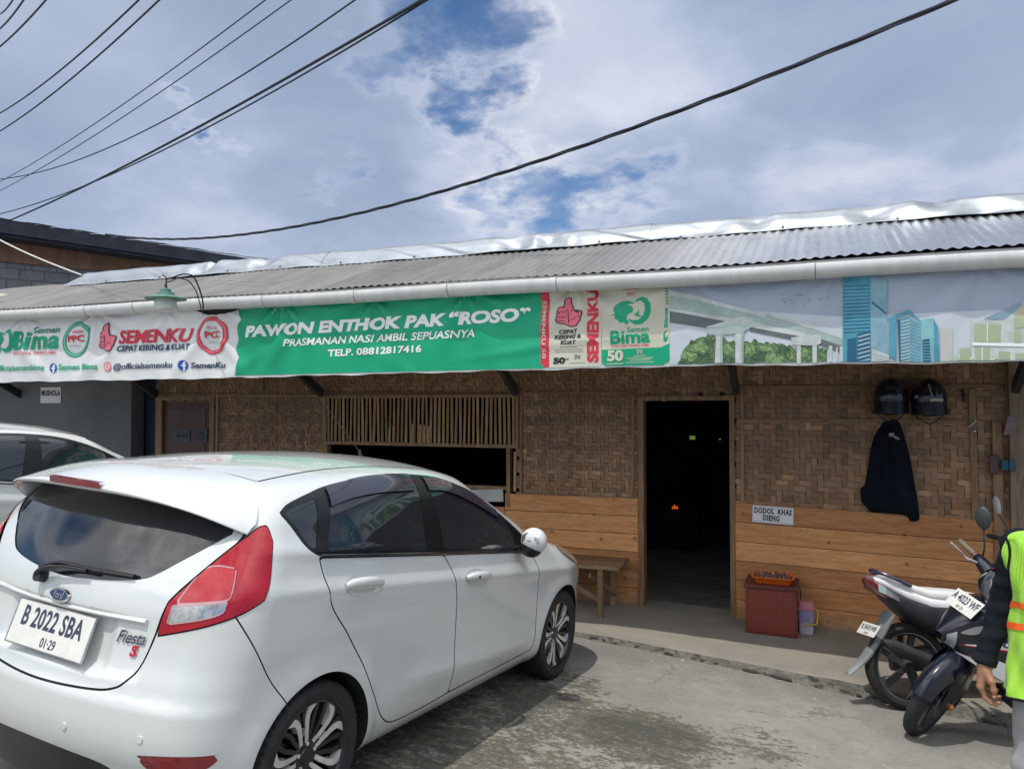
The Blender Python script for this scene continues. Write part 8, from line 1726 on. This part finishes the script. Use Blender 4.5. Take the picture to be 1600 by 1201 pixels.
    m = MB(); m.grid(mg, 14, 8); m.grid(lambda u, v: tuple(Vector(mg(u,v))-Vector((-0.003,0,0.010))), 14, 8); rm_ = m.put('rear_mudguard', M['mud_grey'], b, smooth=True)
    if white:
        o = MB(); pc = Vector((-0.235,0,0.525)); un = Vector((0,-1,0)); up = Vector((0.62,0,0.785)); nn = Vector((-0.785,0,0.62)); P = lambda u, v, d: pc+un*u+up*v+nn*d
        o.prism([(-0.118,-0.045),(0.118,-0.045),(0.118,0.045),(-0.118,0.045)], lambda u, v, d: P(u, v, d), 0.003); po = o.put('number_plate', M['plate_white'], b, bevel=0.002)
        t = MB(); flat_text(t, plate2[0], lambda u, v: P(u, v+0.010, 0.0045), 0.052, bold=0.02, xs=0.8, wordsp=0.8); flat_text(t, plate2[1], lambda u, v: P(u, v-0.030, 0.0045), 0.022, bold=0.01); t.put('lettering', M['dark_ink'], po)
    # engine unit, muffler, shock absorber, stand
    m = MB(); loft(m, [(0.42,0.03,0.33,0.10,0.09,0),(0.25,0.05,0.32,0.085,0.085,0),(0.05,0.085,0.30,0.045,0.075,0),(-0.06,0.09,0.29,0.030,0.055,0)], 18, 3); m.put('engine_case', M['bike_grey'], b, smooth=True)
    m = MB(); loft(m, [(0.30,-0.105,0.26,0.030,0.035,0),(0.16,-0.120,0.305,0.042,0.052,0.2),(-0.02,-0.130,0.375,0.048,0.062,0.35),(-0.16,-0.132,0.435,0.042,0.055,0.4),(-0.205,-0.132,0.455,0.026,0.030,0.4)], 18, 2.6); m.put('muffler', M['raw_black'], b, smooth=True)
    m = MB(); m.grid(lambda u, v: (0.10-0.26*u, -0.183+0.012*abs(2*v-1), 0.290+0.125*u+0.075*v), 8, 6); m.put('heat_shield', M['bike_grey'], b, smooth=True)
    m = MB(); m.beam((0.02,-0.075,0.28),(0.10,-0.085,0.36),0.02,0.05); m.beam((-0.005,-0.080,0.285),(0.06,-0.10,0.03),0.016,0.03); m.put('stand', M['raw_black'], b, bevel=0.004)
    m = MB(); a, c = Vector((-0.02,0.10,0.30)), Vector((0.08,0.10,0.62)); m.tube([a, c], 0.014, 10)
    P = [a.lerp(c, 0.25+0.6*i/90)+Vector((0.028*math.cos(i*0.62), 0.028*math.sin(i*0.62), 0)) for i in range(91)]; m.tube(P, 0.005, 5); m.put('shock_absorber', M['raw_black'], b, smooth=True)
    m = MB(); m.ell(ax0+Vector((0.01,-0.10 if steer < 0 else 0.10,0.0)), (0.018,0.022,0.018), 10, 8); m.m = ST; m.v = []; m.f = []; m.mi = []; m.c = []; m.ell(ax0+Vector((0.0,0.098,0.0)), (0.022,0.020,0.022), 10, 8); m.put('axle_cap', M['amber'], b, smooth=True)
    return b
B1 = (0.545, 5.86); scooter('scooter with a white tail, its rear wheel and long mudguard towards the maroon cabinet', B1[0], B1[1], R_(24), R_(1.6), R_(7), gz(*B1)+0.002, True, R_(-14), None, ('R 5410 WB','03·25'), [])
h2 = R_(202); F2 = (0.60, 5.40); B2 = (F2[0]-1.26*math.cos(h2), F2[1]-1.26*math.sin(h2))
scooter('black scooter facing left with number plate A 4023 WF, beside the person in the vest', B2[0], B2[1], h2, R_(3.0), R_(8), gz(*B2)-0.004, False, R_(40), ('A 4023 WF','01·21'), None,
        [('MIO', 0.34, 0.34, 0.50, -0.13, 0.12, M['dark_ink']), ('YAMAHA', 0.24, 0.26, 0.860, 0.0, 0.075, M['red_enamel'])])
# ---------------------------------------------------------------- the person in the vest
def nets(F, lo, hi, h):
    ax = [np.arange(lo[d], hi[d]+h, h) for d in range(3)]; n = [len(a) for a in ax]
    X, Y, Z = np.meshgrid(*ax, indexing='ij'); v = F(np.stack([X.ravel(), Y.ravel(), Z.ravel()], 1)).reshape(n)
    cnt = np.zeros([k-1 for k in n]); acc = np.zeros([k-1 for k in n]+[3]); st = {}
    for axis in range(3):
        s0 = [slice(None)]*3; s1 = [slice(None)]*3; s0[axis] = slice(0,-1); s1[axis] = slice(1,None); a, b = v[tuple(s0)], v[tuple(s1)]; c = (a < 0) != (b < 0)
        st[axis] = (c, a < 0); I = np.argwhere(c); t = (a[c]/(a[c]-b[c])); p = np.stack([ax[d][I[:,d]] for d in range(3)], 1); p[:,axis] += t*h
        o = [d for d in range(3) if d != axis]
        for da in (0,-1):
            for db in (0,-1):
                J = I.copy(); J[:,o[0]] += da; J[:,o[1]] += db; ok = (J >= 0).all(1) & (J[:,0] < n[0]-1) & (J[:,1] < n[1]-1) & (J[:,2] < n[2]-1)
                np.add.at(cnt, tuple(J[ok].T), 1); np.add.at(acc, tuple(J[ok].T), p[ok])
    act = np.argwhere(cnt > 0); idx = -np.ones([k-1 for k in n], int); idx[tuple(act.T)] = np.arange(len(act)); V = acc[tuple(act.T)]/cnt[tuple(act.T)][:,None]; Q = []
    for axis in range(3):
        c, sg = st[axis]; I = np.argwhere(c); s_ = sg[c]; o = [(axis+1)%3, (axis+2)%3]; q = []
        for da, db in ((0,0),(-1,0),(-1,-1),(0,-1)):
            J = I.copy(); J[:,o[0]] += da; J[:,o[1]] += db; J = np.clip(J, 0, np.array(n)-2); q.append(idx[tuple(J.T)])
        q = np.stack(q, 1); q[~s_] = q[~s_][:, ::-1]; Q.append(q)
    return V, np.concatenate(Q)
def cone(P, a, b, ra, rb, sq=(1,1,1)):
    a = np.array(a, float); b = np.array(b, float); s = np.array(sq, float); Q = (P-a)/s; ab = (b-a)/s
    t = np.clip((Q@ab)/(ab@ab+1e-12), 0, 1); return (np.linalg.norm(Q-t[:,None]*ab, axis=1)-(ra+(rb-ra)*t))*min(sq)
def blend(ds, k):
    r = ds[0]
    for d in ds[1:]: r = -smax(-r, -d, k)
    return r
PX = Vector((0.900, 3.686, 0)); PX.z = gz(PX.x, PX.y); pface = R_(-8)
person = thing('person', 'person in a lime safety vest with orange bands, dark sleeves and grey trousers', 'person', matrix=Matrix.Translation(PX) @ Matrix.Rotation(pface, 4, 'Z'))
# local: x to the viewer's right, y away from the viewer, z up; the person looks along -y
SHR, ELR, WRR = (-0.160,0.0,1.350), (-0.216,0.035,1.09), (-0.288,-0.03,0.872)
SHL, ELL, WRL = (0.178,0.0,1.352), (0.235,0.035,1.09), (0.245,-0.04,0.85)
def legs(P, g=0.0):
    d = []
    for s, kx, fy in ((-1,-0.105,0.02),(1,0.10,-0.05)):
        hip = (s*0.09,0.0,0.90); kn = (kx,fy-0.02,0.48); an = (kx*1.02,fy+0.03,0.08)
        d += [cone(P, hip, kn, 0.086+g, 0.060+g), cone(P, kn, an, 0.058+g, 0.040+g), cone(P, (kn[0],kn[1]+0.02,0.38), (an[0],an[1]+0.01,0.20), 0.055+g, 0.042+g)]
    return d
def torso(P, g=0.0):
    return [cone(P, (-0.05,0.0,0.93), (0.05,0.0,0.93), 0.118+g, 0.118+g, (1,0.95,0.9)), cone(P, (-0.05,0,1.05), (0.05,0,1.05), 0.10+g, 0.10+g, (1,0.9,1.2)), cone(P, (-0.07,0,1.24), (0.07,0,1.24), 0.118+g, 0.118+g, (1,0.88,1.2)), cone(P, (-0.15,0.01,1.365), (0.15,0.01,1.365), 0.058+g, 0.058+g), cone(P, (0,0.015,1.38), (0,0.0,1.50), 0.058+g, 0.052+g)]
def arms(P, g=0.0, end=1.0):
    d = []
    for S_, E_, W_ in ((SHR,ELR,WRR),(SHL,ELL,WRL)):
        W2 = np.array(E_)+(np.array(W_)-np.array(E_))*end
        d += [cone(P, S_, E_, 0.054+g, 0.042+g), cone(P, E_, W2, 0.043+g, 0.030+g*0.9)]
    return d
def bodyF(P):
    hd = [cone(P, (0,-0.015,1.575), (0,0.0,1.635), 0.072, 0.085, (0.92,1.08,1)), cone(P, (0,-0.055,1.545), (0,-0.06,1.56), 0.038, 0.045), cone(P, (0,-0.112,1.578), (0,-0.090,1.612), 0.013, 0.008), cone(P, (-0.078,0.005,1.575), (-0.080,0.008,1.605), 0.016, 0.020, (0.5,1,1)), cone(P, (0.078,0.005,1.575), (0.080,0.008,1.605), 0.016, 0.020, (0.5,1,1))]
    eye = np.minimum(cone(P, (-0.032,-0.098,1.612), (-0.030,-0.098,1.612), 0.012, 0.012), cone(P, (0.032,-0.098,1.612), (0.030,-0.098,1.612), 0.012, 0.012))
    r = blend(torso(P,-0.004)+arms(P,-0.006)+legs(P), 0.05); h = blend(hd, 0.02); r = -smax(-r, -h, 0.03); r = smax(r, -eye, 0.012)
    return r
def handF(sgn, W):
    W = np.array(W)
    def F(P):
        Q = (P-W)*np.array([sgn,1,1]); d = []; c = lambda a, b, ra, rb, sq=(1,1,1): cone(Q, a, b, ra, rb, sq)
        pal = [c((0.006,0.008,0.024),(0,0,-0.01),0.025,0.025,(0.85,1.1,1))]
        kn = [(-0.010,-0.030,-0.088),(-0.014,-0.010,-0.093),(-0.012,0.011,-0.089),(-0.008,0.030,-0.081)]
        for (kx, ky, kz), wy in zip(kn, (-0.016,-0.005,0.007,0.017)): pal.append(c((0.0,wy,-0.012),(kx,ky*0.95,kz),0.0165,0.0122))
        pal.append(c((0.010,-0.018,-0.030),(0.010,-0.020,-0.055),0.018,0.014)); r = blend(pal, 0.016)
        for i, (k, L) in enumerate(zip(kn, ((0.043,0.026,0.021),(0.047,0.030,0.022),(0.044,0.028,0.022),(0.035,0.021,0.019)))):
            p = np.array(k); f = None; rr = (0.0098,0.0102,0.0096,0.0085)[i]
            for j, (l, a) in enumerate(zip(L, ((18,52,74),(24,66,96),(28,74,108),(32,78,112))[i])):
                q = p+l*np.array([math.sin(R_(a)), 0.03*(1 if i > 1 else -1), -math.cos(R_(a))]); s_ = c(p, q, rr*(1-0.09*j), rr*(0.93-0.10*j)); f = s_ if f is None else blend([f, s_], 0.005); p = q
            r = blend([r, f], 0.009)
        t0, t1, t2, t3 = (0.010,-0.022,-0.022), (0.026,-0.045,-0.056), (0.034,-0.050,-0.090), (0.036,-0.046,-0.116)
        th = blend([c(t0, t1, 0.016, 0.0128), c(t1, t2, 0.0120, 0.0105), c(t2, t3, 0.0106, 0.0088, (1,0.9,1))], 0.008)
        return blend([r, th], 0.012)
    return F
skin = pm('skin', (0.34,0.175,0.105), 0.52, var=0.10, vscale=14, col2=(0.27,0.130,0.078), bump=0.10, bscale=220)
V0, F0 = nets(bodyF, (-0.45,-0.25,0.02), (0.45,0.25,1.75), 0.014); Vs = [V0]; Fs = [F0]; k = len(V0)
for sg, W in ((1,WRR),(-1,WRL)):
    V1, F1 = nets(handF(sg, W), (W[0]-0.11,W[1]-0.09,W[2]-0.20), (W[0]+0.11,W[1]+0.09,W[2]+0.06), 0.0036); Vs.append(V1); Fs.append(F1+k); k += len(V1)
bodyo = raw('body', np.concatenate(Vs), np.concatenate(Fs), skin, person)
nails = MB(); 
nl_ = MB(); nl_.ell((WRR[0]+0.0345,WRR[1]-0.0540,WRR[2]-0.110),(0.0058,0.0028,0.0080),10,8); nl_.put('thumbnail', pm('nail', (0.52,0.33,0.26), 0.3, coat=0.4, var=0.05), bodyo, smooth=True)
def folds(V, N, amp, f):
    x, y, z = V.T; a = np.arctan2(y, x)
    d = np.sin(z*f+3*np.sin(x*9)+2*np.sin(y*13))*0.6+np.sin(z*f*1.9+a*3+1)*0.4+np.sin(x*23+z*11)*0.3
    return V+N*(amp*d)[:,None]
def cloth(name, F, lo, hi, h, mat, amp=0.0, f=60, clip=None):
    V, Q = nets(F, lo, hi, h); g = np.stack([F(V+e)-F(V-e) for e in np.eye(3)*0.004], 1); N = g/np.maximum(np.linalg.norm(g, axis=1), 1e-9)[:,None]
    if amp: V = folds(V, N, amp, f)
    if clip is not None: Q = Q[clip(V[Q].mean(1))]
    u, inv = np.unique(Q, return_inverse=True); o = raw(name, V[u], inv.reshape(-1,4), mat, person)
    s = o.modifiers.new('smooth', 'SUBSURF'); s.levels = 1; s.render_levels = 1
    return o
navy = pm('dark_jersey', (0.007,0.011,0.015), 0.9, spec=0.2, var=0.2, vscale=18, bump=0.25, bscale=260)
aw = np.array(WRR)-np.array(ELR); al = np.array(WRL)-np.array(ELL)
def shirtF(P):
    r = blend(torso(P, 0.004)+arms(P, 0.009, 0.99), 0.03)
    for W, d in ((WRR, aw), (WRL, al)):
        n = d/np.linalg.norm(d); near = np.linalg.norm(P-np.array(W), axis=1) < 0.16
        r = np.where(near, smax(r, (P-np.array(W))@n-0.004, 0.006), r)
    return smax(r, P[:,2]-1.46, 0.01)
cloth('shirt', shirtF, (-0.45,-0.24,0.78), (0.45,0.24,1.50), 0.011, navy, 0.0050, 62)
for W, d in ((WRR, aw), (WRL, al)):
    n = Vector(d).normalized(); c = MB(); p = Vector(W)+n*0.002; c.tube([p-n*0.035, p-n*0.030, p-n*0.002, p], [0.0445,0.0475,0.0455,0.042], 24); c.put('cuff', navy, person, smooth=True)
def trF(P):
    r = blend(legs(P, 0.020)+[cone(P, (-0.055,0.0,0.92), (0.055,0.0,0.92), 0.108, 0.112, (1,0.92,0.9))], 0.05); return smax(smax(r, P[:,2]-0.90, 0.01), 0.035-P[:,2], 0.01)
cloth('trousers', trF, (-0.32,-0.24,0.0), (0.32,0.24,1.03), 0.012, pm('grey_twill', (0.30,0.305,0.315), 0.85, var=0.10, vscale=10, bump=0.2, bscale=240), 0.0032, 37)
for s, kx, fy in ((-1,-0.107,0.05),(1,0.102,-0.02)):
    m = MB(); m.m = Matrix.Translation((kx, fy, 0)) @ Matrix.Rotation(R_(-90), 4, 'Z'); loft(m, [(-0.080,0,0.045,0.026,0.038,0),(-0.055,0,0.052,0.038,0.050,0),(0.0,0,0.055,0.042,0.055,0),(0.07,0,0.044,0.047,0.043,0),(0.14,0,0.032,0.044,0.031,0),(0.185,0,0.024,0.026,0.020,0)], 18, 2.8); m.put('shoe', pm('black_shoe', (0.02,0.02,0.022), 0.5, var=0.2), person, smooth=True)
# vest: a sleeveless shell over the shoulders, open down the front seam
def mat_vest():
    m = bpy.data.materials.new('lime_mesh'); m.use_nodes = True; t = NT(m.node_tree); co = t.new('ShaderNodeTexCoord').outputs['Object']
    sp = t.new('ShaderNodeSeparateXYZ', ins={0: co})
    v = t.new('ShaderNodeCombineXYZ', ins={0: t.math('ARCTAN2', sp.outputs[1], sp.outputs[0]), 1: sp.outputs[2], 2: 0.0}).outputs[0]
    vo = t.new('ShaderNodeTexVoronoi', ins={'Vector': t.new('ShaderNodeMapping', ins={'Vector': v, 'Scale': (24,150,1)}).outputs[0], 'Scale': 1.0, 'Randomness': 0.15}).outputs['Distance']
    hole = t.math('MULTIPLY', t.mapr(vo, 0.40, 0.28), t.mapr(sp.outputs[2], 1.17, 1.185))
    c = t.mix(t.math('MULTIPLY', hole, 0.75), t.mix(t.mapr(t.noise(co, 7, 4), 0.3, 0.7), (0.30,0.62,0.030), (0.36,0.70,0.050)), (0.13,0.30,0.02))
    b = t.new('ShaderNodeBsdfPrincipled', ins={'Base Color': c, 'Roughness': 0.65, 'Sheen Weight': 0.2, 'Normal': t.new('ShaderNodeBump', ins={'Strength': 0.5, 'Distance': 0.002, 'Height': t.math('SUBTRACT', t.noise(co, 300, 2), hole)}).outputs[0]})
    t.new('ShaderNodeOutputMaterial', ins={'Surface': b.outputs[0]}); return m
VR = [(0.775,0.212,0.166),(0.85,0.208,0.163),(0.98,0.198,0.155),(1.10,0.192,0.152),(1.20,0.196,0.152),(1.29,0.206,0.145),(1.345,0.214,0.125),(1.388,0.212,0.100),(1.415,0.185,0.082),(1.430,0.115,0.068),(1.450,0.075,0.062)]
vz = spl([i for i in range(len(VR))], [r[0] for r in VR]); vx = spl([i for i in range(len(VR))], [r[1] for r in VR]); vy = spl([i for i in range(len(VR))], [r[2] for r in VR])
def vest_pt(u, v, off=0.0):
    a = 2*math.pi*u; i = v*(len(VR)-1); hx, hy, z = float(vx(np.array([i]))[0]), float(vy(np.array([i]))[0]), float(vz(np.array([i]))[0])
    c, s = math.cos(a), math.sin(a); w_ = 0.007*math.sin(a*7+z*17+math.sin(z*9))*(1-v)+0.005*math.sin(a*13-z*31+math.sin(a*3)*1.5)+0.007*math.sin(z*26+a*2+math.sin(a*5))*(0.6 if v < 0.7 else 0)
    return Vector(((hx+w_+off)*math.copysign(abs(c)**0.80, c), (hy+w_+off)*math.copysign(abs(s)**0.85, s), z-0.012*math.cos(a*2)*(1-v)))
ve = MB(); ve.grid(lambda u, v: tuple(vest_pt(u, v)), 96, 60); ve.grid(lambda u, v: tuple(vest_pt(u, v, -0.004)), 96, 60)
vo_ = ve.put('vest', mat_vest(), person, smooth=True)
def zband(z0, z1, name, mat, off):
    b = MB(); iv = lambda z: float(np.interp(z, [r[0] for r in VR], [i/(len(VR)-1) for i in range(len(VR))]))
    b.grid(lambda u, v: tuple(vest_pt(u, iv(z0+(z1-z0)*v+0.010*math.sin(2*math.pi*u*2)), off)), 96, 4); return b.put(name, mat, vo_, smooth=True)
org = pm('orange_band', (0.90,0.13,0.02), 0.55, var=0.05, vscale=30)
zband(1.115,1.140,'orange_band',org,0.003); zband(1.030,1.057,'orange_band',org,0.003)
bd = MB(); bd.tube([vest_pt(k/96, 0.0, 0.002) for k in range(97)], 0.005, 6)
bd.put('binding', navy, vo_, smooth=True)
for sd in (0, 1):
    bd = MB(); P = []
    for k in range(33):
        t = 2*math.pi*k/32; P.append(vest_pt((0.5 if sd == 0 else 0.0)+0.075*math.cos(t), 0.60+0.20*math.sin(t), 0.003))
    bd.tube(P, 0.005, 6); bd.put('binding', navy, vo_, smooth=True)
    am = MB(); am._add(P+[sum(P, Vector())/33], [(i, i+1, 33) for i in range(32)]); am.put('arm_opening', navy, vo_, smooth=True)
# hair
def hairF(P): return smax(cone(P, (0,0.010,1.60), (0,0.012,1.648), 0.080, 0.090, (0.96,1.08,1)), -(cone(P, (0,-0.10,1.56), (0,-0.11,1.62), 0.085, 0.075)), 0.01)
cloth('hair', hairF, (-0.13,-0.13,1.48), (0.13,0.14,1.77), 0.009, pm('black_hair', (0.012,0.010,0.010), 0.5, var=0.3, vscale=60, bump=0.5, bscale=150))
